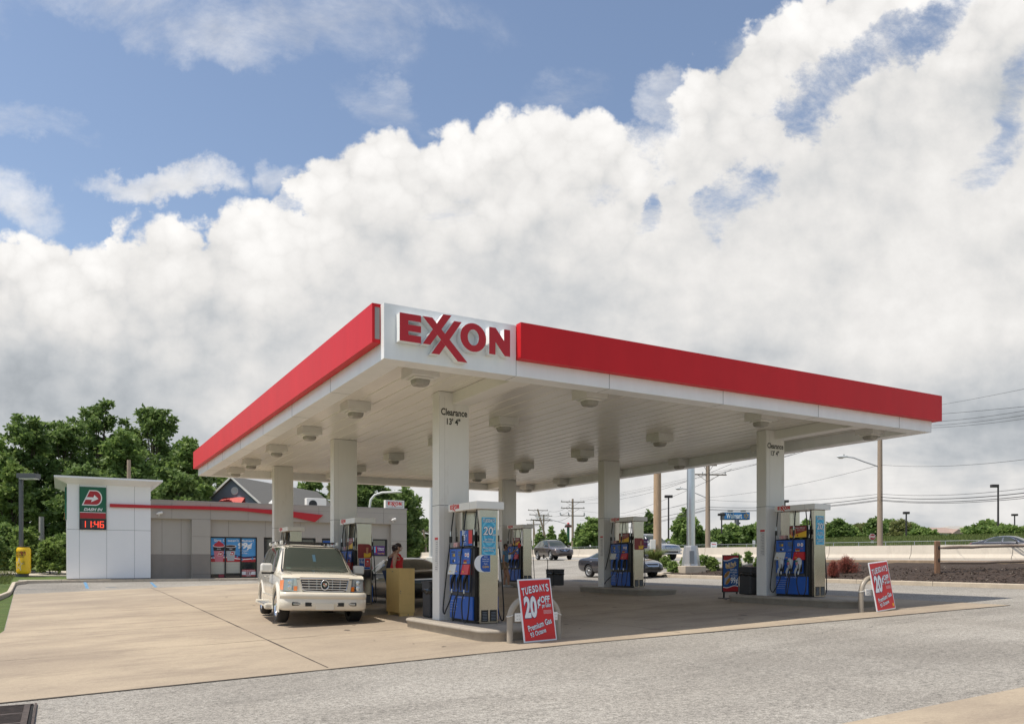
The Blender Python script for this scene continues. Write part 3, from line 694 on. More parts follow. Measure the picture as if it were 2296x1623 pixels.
            MM = T(s*.3065, (y0+y1)/2+.01, 1.145) @ Matrix.Rotation(s*tl, 4, 'Y') @ SW(s); mb.text(tx, .03, MM, ti, .01)
            MM = T(s*.334, (y0+y1)/2-s*.0+.01, 1.02) @ Matrix.Rotation(s*tl, 4, 'Y') @ SW(s)
            mb.poly([(-.10, -.022), (-.04, -.022), (-.04, .026), (-.10, .026)], .001, 3, MM); mb.poly([(.0, -.012), (.045, -.012), (.045, .012), (.0, .012)], .001, 1, MM)
            mb.text(('87', '89', '93')[q], .022, MM @ T(-.07, .002, .002), 1, .01)
            mb.build('grade_panel', [m_, INKK, INKW, INKY], o)
        for q, yn in enumerate((.95, .66, .38)):
            mb = MB(); nozzle(mb, s, yn); mb.build('nozzle', BLACK, o)
            mb = MB()
            hose(mb, s, yn, (1.20, .60, .11)[q], (.10, .05, .03)[q] if not (ri == 0 and ci == 0 and s < 0) else (.14, .03, .02)[q], (.10, .04, -.03)[q] if ci != 1 else (.30, .0, .03)[q], (.0, .04, .0)[q])
            mb.build('hose', [RUBBER, ALU], o)
        if bags and s < 0:
            for q, yn in enumerate((.95, .66, .38)):
                mb = MB(); random.seed(q+9); vs = []; n = 9
                prof = [(.010, .73), (.035, .72), (.065, .80), (.085, .88), (.080, .96), (.05, 1.01), (.004, 1.02)]
                for k_, (r, z) in enumerate(prof):
                    for j in range(n): a = 6.2832*j/n; rr = r*random.uniform(.75, 1.3); vs.append((-.36+rr*.7*math.cos(a), yn-.01+rr*math.sin(a), z+random.uniform(-.015, .015)-(.12 if (q == 2 and k_ == 0) else 0)))
                mb.add(vs, [(i*n+j, i*n+(j+1) % n, (i+1)*n+(j+1) % n, (i+1)*n+j) for i in range(len(prof)-1) for j in range(n)], 0, True)
                for j in range(2): mb.tube([(-.40, yn+.02, .76), (-.41, yn+.05+.02*j, .66), (-.40, yn+.06, .58-.05*j)], [.03, .022, .004], 5, 0)
                if q: mb.text('D', .07, T(-.445, yn-.02, .88) @ LEFT, 1, .03, .3); mb.poly([(-.05, -.025), (.05, -.01), (.05, .02), (-.05, .0)], .0, 2, T(-.437, yn-.0, .94) @ LEFT)
                mb.build('plastic_bag', [BAG, INKR, GREENI], o)
        if ad:   # tilted ad board on the ledge
            mb = MB(); mb.rbox((s*.25-.02, .17, 1.545), (s*.25+.02, .76, 1.885), .02); X = s*.272
            g = (ri, ci) == (0, 0)
            def q4(y0, y1, z0, z1, mi, e=.0): mb.add([(X+s*e, y0, z0), (X+s*e, y1, z0), (X+s*e, y1, z1), (X+s*e, y0, z1)], [(0, 1, 2, 3)], mi)
            if g:
                q4(.36, .74, 1.56, 1.87, 3); q4(.19, .35, 1.60, 1.87, 2); q4(.19, .35, 1.56, 1.60, 3)
                MM = SW(s); mb.text('GET', .05, T(X+s*.002, .55, 1.835) @ MM, 4, .01); mb.text('18', .12, T(X+s*.002, .57, 1.73) @ MM, 4, .02); mb.text('¢', .05, T(X+s*.002, .44, 1.77) @ MM, 4, .01)
                mb.box((min(X, X+s*.002), .47, 1.63), (max(X, X+s*.002), .62, 1.636), 4); mb.box((min(X, X+s*.002), .45, 1.60), (max(X, X+s*.002), .64, 1.604), 4)
            else:
                q4(.19, .74, 1.57, 1.865, 1); MM = SW(s)
                mb.add([(X+s*.001, .19, 1.57), (X+s*.001, .74, 1.57), (X+s*.001, .74, 1.66), (X+s*.001, .60, 1.64), (X+s*.001, .42, 1.68), (X+s*.001, .19, 1.74)], [(0, 1, 2, 3, 4, 5)], 5)
                mb.text('Shop at Safeway', .030, T(X+s*.003, .40, 1.82) @ MM, 4, .01, width=.34)
                mb.add([(X+s*.002, .55, 1.60), (X+s*.002, .69, 1.60), (X+s*.002, .71, 1.80), (X+s*.002, .53, 1.80)], [(0, 1, 2, 3)], 6); mb.text('$1', .09, T(X+s*.004, .62, 1.67) @ MM, 2, .02)
                mb.box((min(X, X+s*.003), .46, 1.60), (max(X, X+s*.003), .50, 1.65), 1)
                for q in range(3): mb.box((min(X, X+s*.003), .25, 1.785-.02*q), (max(X, X+s*.003), .50, 1.788-.02*q), 4)
                for yy in (.56, .61, .66): mb.ell((X, yy, 1.81), (.01, .03, .02), 7, 6, 4)
            mb.build('ad_board', [BLACK, MAROON, INKR, INKB, INKW, INKY, mat('kraft_bag', (.55, .33, .20), .6), GREENI], o)
            mb = MB(); mb.rbox((min(s*.17, s*.26), .90, 1.535), (max(s*.17, s*.26), 1.10, 1.64), .008); mb.text('6', .06, T(s*.2605, 1.0, 1.59) @ SW(s), 1, .01)
            mb.build('leaflet_box', [mat('leaflet_pink', (.55, .35, .34), .5, var=.2, vs=30), INKR], o)
    # near end: stickers and posters
    mb = MB(); mb.box((-.175, -.026, .04), (-.02, -.021, .27), 0); mb.box((.02, -.026, .04), (.175, -.021, .27), 0)
    for q in range(6): mb.box((-.15, -.028, .07+.03*q), (-.045, -.026, .076+.03*q), 1); mb.box((.045, -.028, .07+.03*q), (.15, -.026, .076+.03*q), 1)
    mb.build('notice_plate', [BLACK, mat('plate_ink', (.35, .38, .42), .5)], o)
    if end == 'poster':
        z0, z1 = (1.37, 2.12); mb = MB(); mb.box((-.165, -.027, z0), (.150, -.021, z1), 0); F0 = T(-.0, -.029, 0) @ FRONT
        random.seed(1)
        for q in range(3):   # pale swirl rings
            r0 = .10+.075*q; n = 26; ring = []
            pts = []
            for i in range(n+1):
                a = 6.2832*i/n; 
                for rr in (r0, r0+.035): pts.append((max(-.163, min(.148, rr*math.cos(a)*.9)), max(z0+.002, min(z1-.002, 1.76+rr*1.5*math.sin(a))), 0))
            mb.add(pts, [(2*i, 2*i+2, 2*i+3, 2*i+1) for i in range(n)], 1, False, T(0, 0, 0) @ F0)
        F1 = T(-.008, -.030, 0)
        mb.outl('TUESDAYS', .068, F1 @ T(0, 0, 2.055) @ FRONT, 2, 3, .03, .12, .27)
        mb.outl('20', .165, F1 @ T(-.02, 0, 1.85) @ FRONT, 2, 3, .035, .1, .22); mb.outl('¢', .07, F1 @ T(.12, 0, 1.90) @ FRONT, 2, 3, .03); mb.outl('OFF', .035, F1 @ T(.11, 0, 1.77) @ FRONT, 2, 3, .03)
        for t, z, w in (('per Gallon', 1.68, .19), ('Premium Gas', 1.635, .26), ('More Octane', 1.515, .28), ('Less Price', 1.455, .22)): mb.outl(t, .036, F1 @ T(0, 0, z) @ FRONT, 2, 3, .025, .0, w)
        mb.build('poster', [INKC, INKC2, INKW, NAVY], o)
        if ri == 0:   # rounded hanging flag sticking out from the corner
            mb = MB(); F1 = T(0, -.033, 0)
            def outline(x0, x1, z0, z1, r, n=8):
                p = []
                for a in range(n+1): t = R(90+90*a/n); p.append((x0+r+r*math.cos(t), z1-r+r*math.sin(t)))
                for a in range(n+1): t = R(180+90*a/n); p.append((x0+r+r*math.cos(t), z0+r+r*math.sin(t)))
                return p+[(x1, z0), (x1, z1)]
            mb.prism(outline(-.335, .02, 1.03, 1.37, .165), 0, .004, 0, T(0, -.028, 0) @ FRONT)
            mb.poly(outline(-.20, .018, 1.035, 1.365, .10), .0, 1, F1 @ FRONT)
            for t, z, w in (('Want', 1.335, .08), ('better fuel', 1.29, .15), ('economy?', 1.245, .14), ('Think', 1.195, .08)): mb.text(t, .026, T(-.085, -.035, z) @ FRONT, 2, .005, width=w)
            mb.text('CLEAN', .042, T(-.085, -.035, 1.135) @ FRONT, 3, .02, width=.14)
            mb.build('hanging_flag', [INKW, INKB, INKW, INKY], o)
    elif end == 'flag':
        mb = MB(); pts = []
        x0, x1, z0, z1, r = -.20, .20, 1.30, 1.70, .10
        for cx, cz, a0 in ((x1-r, z1-r, 0), (x0+.03, z1-.03, 90), (x0+.03, z0+.03, 180), (x1-.05, z0+.05, 270)):
            rr = r if a0 == 0 else (.03 if a0 < 270 else .05)
            for i in range(6): a = R(a0+90*i/5); pts.append((cx+rr*math.cos(a), cz+rr*math.sin(a)))
        mb.prism(pts, 0, .004, 0, T(0, -.024, 0) @ FRONT)
        mb.poly([(-.02, 1.32), (.16, 1.33), (.185, 1.40), (.18, 1.46), (.08, 1.43), (-.02, 1.45)], 0, 1, T(0, -.0295, 0) @ FRONT)
        mb.prism([(.05, 1.42), (.10, 1.42), (.11, 1.60), (.04, 1.60)], 0, .002, 2, T(0, -.031, 0) @ FRONT)
        mb.text('REWARDS', .02, T(.08, -.031, 1.65) @ FRONT, 3, .005) if False else None
        mb.build('rounded_flag', [MAROON, INKY, mat('drink_tan', (.55, .25, .12), .5)], o)
        if ri == 0:
            mb = MB(); mb.box((-.17, -.026, .98), (.17, -.021, 1.30), 0); mb.box((-.16, -.028, 1.06), (-.01, -.026, 1.29), 1); mb.box((.01, -.028, 1.06), (.16, -.026, 1.29), 2); mb.box((-.16, -.028, .99), (.16, -.026, 1.05), 1)
            mb.text('GET', .035, T(-.085, -.030, 1.265) @ FRONT, 0, .008); mb.text('18¢', .075, T(-.085, -.030, 1.19) @ FRONT, 0, .015, width=.12); mb.rbox((.06, -.031, 1.19), (.115, -.028, 1.23), .004, 0)
            for q in range(3): mb.box((.035, -.030, 1.16-.03*q), (.135, -.028, 1.166-.03*q), 0)
            mb.build('poster', [INKW, INKB, INKR], o)
        else:
            mb = MB(); mb.add([(.215, .0, 1.34), (.36, -.04, 1.37), (.375, -.04, 1.70), (.215, .0, 1.66)], [(0, 1, 2, 3)], 0); mb.add([(.215, .004, 1.34), (.36, -.036, 1.37), (.375, -.036, 1.70), (.215, .004, 1.66)], [(3, 2, 1, 0)], 0)
            RM = T(.29, -.024, 1.60) @ Matrix.Rotation(-.26, 4, 'Z') @ FRONT
            mb.text('Delaware', .03, RM, 1, .01, width=.12); mb.text('Lottery', .035, RM @ T(0, -.045, 0), 1, .01, width=.12); mb.text('Keno Play!', .03, RM @ T(0, -.17, .002), 2, .01, width=.13)
            mb.box((.22, -.03, 1.50), (.30, -.02, 1.51), 3)
            mb.build('side_flag', [mat('purple_ink', (.09, .02, .18), .4), INKW, INKY, INKR], o)
    return o
dispenser(0, 0, 'nearest fuel pump, with a pale blue poster and a rounded white flag on its end', 'poster')
dispenser(0, 1, 'fuel pump behind the cream car, with a GET 18 poster on its steel end', 'flag')
dispenser(0, 2, 'far left fuel pump, mostly hidden by the roof of the cream car', 'plain')
dispenser(1, 0, 'near right fuel pump with white plastic bags over its nozzles', 'poster', bags=True)
dispenser(1, 1, 'middle right fuel pump with a purple lottery flag on its side', 'flag')
dispenser(1, 2, 'far right fuel pump, seen between the near pump and the columns', 'plain')

# oil drips in the fuelling lanes, hairline cracks and tar patches in the asphalt
OIL = mat('oil_stain', (.105, .085, .070), .7, var=.3, vs=5); CRK = mat('tar_sealed_crack', (.10, .095, .085), .85, var=.3, vs=8)
mb = MB(); rnd = random.Random(12)
def blob(mb, u, v, r, dz, mi, el=1.0):
    n = 9; c = [W(u+el*r*rnd.uniform(.6, 1.2)*math.cos(6.283*i/n), v+r*rnd.uniform(.6, 1.2)*math.sin(6.283*i/n), dz) for i in range(n)]; mb.add(c, [tuple(range(n))[::-1]], mi)
for _ in range(150):
    lane = rnd.choice((.9, 4.6, 8.6, 10.8, 14.2)); blob(mb, rnd.uniform(0, 24), lane+rnd.gauss(0, .35), rnd.uniform(.02, .09)*rnd.random()**.5, .0165, 0, rnd.uniform(1, 1.8))
for _ in range(60): blob(mb, rnd.uniform(-.5, 32), rnd.uniform(-5, 15), rnd.uniform(.012, .03), .0165, 0)
tag(mb.build('oil_stains', [OIL]), kind='structure')
mb = MB()
for (u, v, a, L) in ((-2.6, 7, -.05, 5), (-3.0, 14, 1.4, 2.2), (4, 18.5, 1.5, 7), (14, 19.5, 1.5, 6)):
    p = []; x, y = u, v
    while L > 0: p.append((x, y)); s_ = rnd.uniform(.12, .3); a2 = a+math.pi/2*0+rnd.uniform(-.7, .7); x += s_*math.sin(a2); y += s_*math.cos(a2); L -= s_
    strip(mb, p, rnd.uniform(.006, .012), .006, 0, .6)
tag(mb.build('asphalt_cracks', [CRK]), kind='structure')
# ---------------------------------------------------------------- the shop
SZ = .485
def vat(px, u=38.):
    a = (px-1148)/1772; return (a*(C0[1]+u*UY)-C0[0]-u*UX)/(VX-a*VY)
def zat(px, py, u=38.): v = vat(px, u); return CH-(py-1262)/1772*(C0[1]+u*UY+v*VY)
SH = thing('shop', (XY(38, 0)[0], XY(38, 0)[1], SZ), TH, 'low taupe panelled shop with a white sign tower and a thin red stripe', 'shop')
TAUPE = mat('taupe_panel', (.40, .365, .32), .6, var=.03, vs=1.2, bump=.05, bs=40)
TAUPED = mat('dark_taupe_panel', (.235, .21, .185), .6, var=.05, vs=2)
TAUJ = mat('panel_seam', (.13, .115, .10), .7); TCAP = mat('parapet_cap', (.36, .33, .30), .5)
TWW = mat('tower_panel', (.86, .86, .87), .35, var=.015, vs=.8); TWJ = mat('tower_seam', (.30, .31, .32), .6)
DARKF = mat('dark_window_frame', (.015, .017, .022), .35)
H = 4.57
mb = MB()
# wall planes: upper band, pilasters, recessed walls
rec = [(-.08, 2.16), (3.21, 14.75)]
mb.box((-.08, 0, 3.54), (15.87, .4, H)); mb.box((2.16, 0, -.35), (3.21, .4, 3.54)); mb.box((14.75, 0, -.35), (15.87, .4, 3.54)); mb.box((-.08, .3, -.35), (2.16, .7, 3.54)); mb.box((3.21, .3, 2.53), (14.75, .7, 3.54))
mb.box((-.08, .7, -.35), (15.87, 14, H-.02)); 
for a, b in ((6.01, 6.42), (9.7, 10.1), (12.0, 12.3), (14.6, 14.75)): mb.box((a, .3, -.35), (b, .698, 2.53))
mb.box((10.1, .3, -.35), (12.0, .698, 1.38)); mb.box((12.3, .3, -.35), (14.6, .698, 1.38))
# dark plinth band
mb.box((2.157, -.004, -.34), (3.213, .0, 1.44), 1); mb.box((-.082, .294, -.34), (2.162, .30, 1.44), 1); mb.box((14.747, -.004, -.34), (15.873, .0, .25), 1)
# seams
for x in (1.05, 3.2, 5.4, 7.6, 9.8, 12.0, 14.2): mb.box((x, -.006, 3.54), (x+.012, .001, H-.07), 2)
for x in (.55, 1.6): mb.box((x, .294, -.3), (x+.012, .301, 3.54), 2)
for x in (4.3, 6.5, 8.7, 10.9, 13.1): mb.box((x, .292, 2.53), (x+.012, .301, 3.54), 2)
mb.box((2.156, -.007, 1.435), (3.214, .001, 1.447), 2); mb.box((2.16, -.005, 3.53), (3.21, .001, 3.545), 2); mb.box((2.16, -.006, .25), (3.21, .001, .262), 2); mb.box((2.16, -.005, 2.5), (3.21, .001, 2.512), 2)
for z in (1.2, 2.4, 3.54): mb.box((14.75, -.006, z), (15.87, .001, z+.012), 2)
mb.box((-.08, -.006, 4.26), (15.87, .001, 4.268), 2)
mb.build('wall', [TAUPE, TAUPED, TAUJ], SH)
mb = MB(); mb.box((-.1, -.03, H-.02), (15.9, .42, H+.06)); mb.box((15.5, .42, H-.02), (15.9, 14, H+.06)); mb.box((-.1, 13.6, H-.02), (15.5, 14, H+.06)); mb.build('roof', TCAP, SH)
mb = MB(); mb.box((-4.33, 0, .05), (-.08, 6, 5.32)); mb.box((-4.25, .06, -.3), (-.16, 5.9, .05), 1)
for x in (-3.72, -2.36, -.93): mb.box((x-.008, -.004, .05), (x+.008, .002, 5.32), 2)
mb.box((-4.33, -.004, 2.79), (-.08, .002, 2.81), 2)
for y in (1.5, 3, 4.5): mb.box((-4.334, y-.008, .05), (-4.328, y+.008, 5.32), 2)
tw = mb.build('tower', [TWW, DARKF, TWJ], SH)
mb = MB(); z0, z1, z2 = 5.32, 5.60, 5.70
a = [(-4.33, 0), (-.08, 0), (-.08, 6), (-4.33, 6)]; b = [(-4.95, -.75), (.50, -.75), (.50, 6.6), (-4.95, 6.6)]
vs = [(p[0], p[1], z0) for p in a]+[(p[0], p[1], z1) for p in b]+[(p[0], p[1], z2) for p in b]
mb.add(vs, [(i, (i+1) % 4, 4+(i+1) % 4, 4+i) for i in range(4)]+[(4+i, 4+(i+1) % 4, 8+(i+1) % 4, 8+i) for i in range(4)]+[(8, 9, 10, 11), (3, 2, 1, 0)])
mb.build('tower_roof', [TWW], tw)
# sign on the tower
GR = mat('sign_green', (.005, .115, .058), .4); SR = mat('sign_red', (.42, .02, .03), .4); SW_ = mat('sign_white', (.82, .82, .82), .4)
def dlogo(mb, M, k, mw, mr_):
    """slanted D with an arrow, height 1*k"""
    def dshape(g):
        p = [(0-g*1.5, -.0-g), (.62, -g)]
        for i in range(13):
            a = R(-90+180*i/12); p.append((.62+(.18+i*.0)+(.36+g)*math.cos(a)*1.0+.0+.10*math.sin(a)*0, .5+(.5+g)*math.sin(a)))
        p += [(.42-g*.4, 1+g)]; return p
    mb.poly([(x*k, y*k) for x, y in dshape(.07)], .0, mw, M)
    red = dshape(0)
    mb.poly([(x*k, y*k) for x, y in red], .002, mr_, M)
    ar = [(.13, .30), (.62, .30), (.55, .14), (1.0, .42), (.74, .66), (.69, .50), (.22, .50)]
    ar = [(.12, .36), (.56, .36), (.50, .18), (.99, .44), (.72, .72), (.66, .54), (.20, .54)]
    mb.poly([(x*k, y*k) for x, y in ar], .004, mw, M)
def shop_sign(y, M0):
    mb = MB(); mb.box((-3.72, y-.09, 3.39), (-2.39, y, 5.19), 0)
    X = y-.092
    mb.box((-3.68, X-.012, 3.80), (-2.43, X+.002, 5.14), 0); mb.box((-3.69, X-.014, 3.42), (-2.42, X+.001, 3.74), 1); mb.box((-3.70, X-.016, 3.745), (-2.41, X+.001, 3.775), 2)
    dlogo(mb, T(-3.53, X-.016, 4.20) @ FRONT, .76, 2, 1)
    mb.text('DASH IN', .155, T(-3.04, X-.018, 3.93) @ FRONT, 2, .035, .32, width=.94)
    return mb
shop_sign(-.002, None).build('shop_sign', [GR, SR, SW_], SH)
mb = MB(); mb.box((-4.42, .5, 3.39), (-4.335, 1.9, 5.19), 0); mb.box((-4.43, .53, 3.42), (-4.42, 1.87, 3.74), 1); mb.box((-4.43, .53, 3.745), (-4.42, 1.87, 3.775), 2); mb.build('shop_sign', [GR, SR, SW_], SH)
LED = mat('led_red', (.5, .02, .01), .5, emit=((1., .07, .03), 1.6)); CLK = mat('clock_face', (.045, .04, .045), .4)
mb = MB(); mb.box((-3.72, -.09, 2.80), (-2.385, -.002, 3.388), 0); mb.box((-3.61, -.094, 2.88), (-2.47, -.09, 3.31), 1)
ck = mb.build('clock_display', [DARKF, CLK], SH)
mb = MB()
def seg(x, z, w, h): mb.box((x, -.101, z), (x+w, -.095, z+h))
def digit(x, s):
    w, h, t = .20, .36, .035; z = 2.915
    S = {'a': (x, z+h-t, w, t), 'g': (x, z+h/2-t/2, w, t), 'd': (x, z, w, t), 'f': (x, z+h/2, t, h/2), 'e': (x, z, t, h/2), 'b': (x+w-t, z+h/2, t, h/2), 'c': (x+w-t, z, t, h/2)}
    for c in s: seg(*S[c])
digit(-3.61, 'bc'); digit(-3.33, 'bc'); digit(-2.98, 'fgbc'); digit(-2.71, 'afgedc'); seg(-3.06, 3.17, .04, .04); seg(-3.06, 2.97, .04, .04)
mb.build('digits', LED, ck)
# red stripe that swells and ends in a point
up = [(246, 1129.2), (339, 1132.3), (472, 1135.0), (540, 1138), (616, 1143.4), (665, 1147.8), (724, 1154.7)]
dn = [(704.7, 1170.3), (665, 1160.9), (616, 1153.3), (540, 1145), (472, 1142.6), (339, 1139), (246, 1136.7)]
pt = [(vat(px), zat(px, py)-SZ) for px, py in up+dn]
mb = MB(); n = len(pt); pt = pt[::-1]
# split into quads to stay clean
top = [(vat(px), zat(px, py)-SZ) for px, py in up]; bot = [(vat(px), zat(px, py)-SZ) for px, py in dn[::-1]]
for yy, fl in ((-.14, 0), (-.02, 1)):
    vs = [(x, yy, z) for x, z in top]+[(x, yy, z) for x, z in bot]; k = len(top)
    fs = [(k+i, k+i+1, i+1, i) for i in range(k-1)]; mb.add(vs, fs if not fl else [f[::-1] for f in fs], 0)
k = len(top); vs = [(x, -.14, z) for x, z in top]+[(x, -.02, z) for x, z in top]+[(x, -.14, z) for x, z in bot]+[(x, -.02, z) for x, z in bot]
mb.add(vs, [(i, i+1, k+i+1, k+i) for i in range(k-1)]+[(2*k+i, 3*k+i, 3*k+i+1, 2*k+i+1) for i in range(k-1)]+[(0, k, 3*k, 2*k), (k-1, 3*k-1, 4*k-1, 2*k-1)], 0)
mb.build('red_stripe', mat('stripe_red', (.50, .012, .02), .3), SH)
# windows: frame, panes, posters
GL = mat('shop_glass', (.025, .028, .032), .05, spec=.9, coat=.6); GLP = mat('shop_interior_pale', (.30, .30, .27), .25, var=.15, vs=2)
def window(x0, x1, z0, z1, muls=()):
    mb = MB(); y0, y1 = .38, .52; t = .06
    mb.box((x0, y0, z0), (x1, y1, z0+t)); mb.box((x0, y0, z1-t), (x1, y1, z1)); mb.box((x0, y0+.001, z0+t), (x0+t, y1, z1-t)); mb.box((x1-t, y0+.001, z0+t), (x1, y1, z1-t))
    for m in muls: mb.box((m-.035, y0+.001, z0+t), (m+.035, y1, z1-t))
    f = mb.build('window', DARKF, SH); return f
SZB = -.02
w1 = window(3.24, 6.01, SZB, 2.52, (4.14, 5.06))
mb = MB(); mb.box((3.28, .47, .0), (5.97, .49, 2.50)); mb.build('pane', GL, w1)
mb = MB()
def blinds(x0, x1, z0, z1):
    mb.box((x0, .462, z0), (x1, .466, z1), 0)
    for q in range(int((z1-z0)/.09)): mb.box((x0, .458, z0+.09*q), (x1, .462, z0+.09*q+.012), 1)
blinds(3.30, 4.10, .25, .99); blinds(4.18, 5.02, .30, .99)
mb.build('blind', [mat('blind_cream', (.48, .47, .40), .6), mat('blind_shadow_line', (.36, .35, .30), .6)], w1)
SKYB = mat('poster_blue', (.07, .30, .62), .35, var=.15, vs=1.2); SKYB2 = mat('poster_light_blue', (.08, .33, .60), .35)
PINK = mat('cup_pink', (.55, .17, .22), .4); CUPR = mat('slush_red', (.50, .03, .05), .4, bump=.6, bs=20); CUPW = mat('cup_grey', (.38, .40, .42), .4); COLA = mat('cola_brown', (.05, .02, .015), .3)
mb = MB(); PX0, PX1, PZ0, PZ1 = 3.30, 5.95, .99, 2.47
mb.box((PX0, .452, PZ0), (PX1, .456, PZ1), 0)
def PM(l=0.): return T(0, .450-l, 0) @ FRONT
mb.poly([(PX0, PZ0), (PX1, PZ0), (PX1, 1.27)]+[(PX1-(PX1-PX0)*i/10, 1.27+.10*math.sin(math.pi*i/10)*0+.22*math.sin(.5*math.pi*i/10)-.18*(i/10)) for i in range(1, 11)], .0, 2, PM())
mb.poly([(PX0, 1.20), (4.2, 1.24), (5.2, 1.12), (PX1, 1.18), (PX1, 1.22), (5.2, 1.17), (4.2, 1.30), (PX0, 1.26)], .0, 1, PM(.003))
mb.poly([(PX0, 1.30), (3.9, 1.42), (4.6, 1.38), (5.2, 1.22), (PX1, 1.26), (PX1, 1.36), (5.2, 1.30), (4.6, 1.48), (3.9, 1.50), (PX0, 1.38)], .0, 9, PM(.004))
def cup(x, z, s, m1, m2, mtop, top):
    P = lambda pts, l, mi: mb.poly([(x+a*s, z+b*s) for a, b in pts], .0, mi, PM(l))
    P([(-.22, -.5), (.22, -.5), (.33, .45), (-.33, .45)], .006, m1); P([(-.30, .16), (.30, .16), (.325, .40), (-.325, .40)], .008, m2)
    n = 14; P([(.36*math.cos(6.283*i/n), .47+.10*math.sin(6.283*i/n)) for i in range(n)], .009, 1); P([(.32*math.cos(6.283*i/n), .475+.075*math.sin(6.283*i/n)) for i in range(n)], .011, mtop)
    if top: P([(-.30, .47), (.30, .47), (.24, .60), (.08, .70), (0, .78), (-.10, .68), (-.24, .60)], .012, mtop)
    mb.text('coffee' if not top else 'slushie', .06*s, PM(.013) @ T(x, z+.28*s, 0), 1, .01)
    dlogo(mb, PM(.012) @ T(x-.06*s, z-.12*s, 0), .24*s, 1, 3)
cup(3.77, 1.50, 1.02, 4, 8, 5, True); cup(4.46, 1.52, .92, 6, 8, 7, False)
mb.text("Size D oesn't Matter!", .15, PM(.010) @ T(4.66, 2.31, 0), 1, .012, width=2.35)
mb.text("99¢", .34, PM(.010) @ T(5.32, 1.96, 0), 1, .05, .15, width=.88); mb.text("All Cups...", .095, PM(.010) @ T(5.25, 1.68, 0), 1, .01); mb.text("All Day...", .095, PM(.010) @ T(5.27, 1.53, 0), 1, .01)
for sx, sz, ss_ in ((3.42, 1.26, .09), (4.85, 1.32, .08), (5.1, 1.16, .12), (5.75, 1.20, .11), (5.84, 1.42, .06)):
    mb.poly([(sx+ss_*(1 if i % 2 == 0 else .42)*math.sin(math.pi*i/5), sz+ss_*(1 if i % 2 == 0 else .42)*math.cos(math.pi*i/5)) for i in range(10)][::-1], 0, 10, PM(.014))
mb.build('poster', [SKYB, INKW, SR, SR, PINK, CUPR, CUPW, COLA, DARKF, NAVY, SKYB2], w1)
mb = MB(); mb.box((5.12, .45, .10), (5.95, .456, .52), 0); mb.box((5.12, .447, .40), (5.95, .451, .52), 1); mb.box((5.12, .447, .10), (5.95, .451, .19), 1)
mb.text('NOW ACCEPTING', .06, T(5.53, .445, .46) @ FRONT, 0, .01, width=.74); mb.text('EBT', .16, T(5.53, .445, .295) @ FRONT, 2, .03, width=.34); mb.text('CARDS', .06, T(5.53, .445, .145) @ FRONT, 0, .01)
mb.build('notice', [SW_, SR, mat('notice_maroon', (.22, .02, .03), .5)], w1)
mb = MB(); mb.box((3.75, .44, .04), (4.08, .455, .22)); mb.build('red_crate', mat('faded_red', (.30, .04, .06), .5), w1)
w2 = window(6.44, 9.68, SZB, 2.47, (7.5, 8.6)); mb = MB(); mb.box((6.48, .47, .0), (9.64, .49, 2.45)); mb.build('pane', GL, w2)
w3 = window(10.12, 11.98, 1.40, 2.47); mb = MB(); mb.box((10.16, .47, 1.42), (11.94, .49, 2.45)); mb.build('pane', GL, w3)
mb = MB(); mb.box((10.2, .45, 1.5), (11.9, .456, 2.38), 0); mb.poly([(10.25, 1.75), (11.2, 1.7), (11.8, 2.0), (11.7, 2.2), (11.0, 2.05), (10.3, 2.1)], 0, 1, PM(.004)); mb.text('Ball Park', .26, PM(.008) @ T(11.0, 1.95, 0), 2, .03, .2)
mb.build('poster', [INKB, mat('poster_orange', (.6, .16, .02), .4), INKW], w3)
w4 = window(12.32, 14.58, 1.40, 2.50, (13.55,)); mb = MB(); mb.box((12.36, .47, 1.42), (14.54, .49, 2.48)); mb.build('pane', GL, w4)
mb = MB(); mb.box((13.66, .45, 1.46), (14.46, .456, 2.08), 0); mb.box((13.72, .446, 1.62), (13.80, .45, 2.02), 1); mb.box((13.81, .446, 1.62), (13.89, .45, 2.02), 2); mb.text('Delaware', .10, PM(.006) @ T(14.18, 1.93, 0), 3, .02, width=.46); mb.text('Lottery', .10, PM(.006) @ T(14.2, 1.81, 0), 3, .02, width=.40); mb.text('Keno Play!', .08, PM(.006) @ T(14.2, 1.56, 0), 4, .02)
mb.build('poster', [mat('purple_ink', (.09, .02, .18), .4), INKC2, INKR, INKW, INKY], w4)
mb = MB(); mb.box((12.5, .45, 1.5), (12.9, .456, 2.4), 0); mb.box((13.05, .45, 1.46), (13.45, .456, 1.9), 1); mb.box((13.08, .45, 2.0), (13.42, .456, 2.2), 2); mb.build('sticker', [INKR, INKY, INKW], w4)
# small fittings on the shop
for px, py, sx in ((356, 1151.6, 1), (880, 1166, 1)):
    x = vat(px); z = zat(px, py)-SZ; mb = MB(); mb.cyl((x, 0, z-.1), (x, -.12, z-.1), .03, .03, 8, 0); mb.cyl((x, -.12, z-.12), (x, -.12, z+.0), .025, .02, 8); mb.tube([(x-.14, -.16, z-.02), (x-.02, -.14, z+.03), (x+.18, -.12, z+.08)], [.03, .075, .085], 10, 0)
    mb.build('security_camera', WHITE, SH)
EX = MB(); EX.box((14.36, .05, H+.06), (15.71, .35, H+.60), 0); EX.box((14.44, .046, H+.13), (15.63, .05, H+.53), 1); EX.box((14.50, .043, H+.17), (15.57, .046, H+.49), 0); logo(EX, T(14.53, .040, H+.26) @ FRONT, .47, 0, .004, 2)
EX.build('roof_sign', [WHITE, mat('sign_grey', (.42, .43, .44), .5), INKR], SH)
mb = MB()
mb.rbox((10.1, 4, H), (11.5, 4.5, H+.85), .03, 0); mb.lathe([(.001, .0), (.29, .0)], 20, 1, T(10.55, 3.99, H+.42) @ FRONT); mb.box((11.0, 3.985, H+.2), (11.3, 3.99, H+.26), 2)
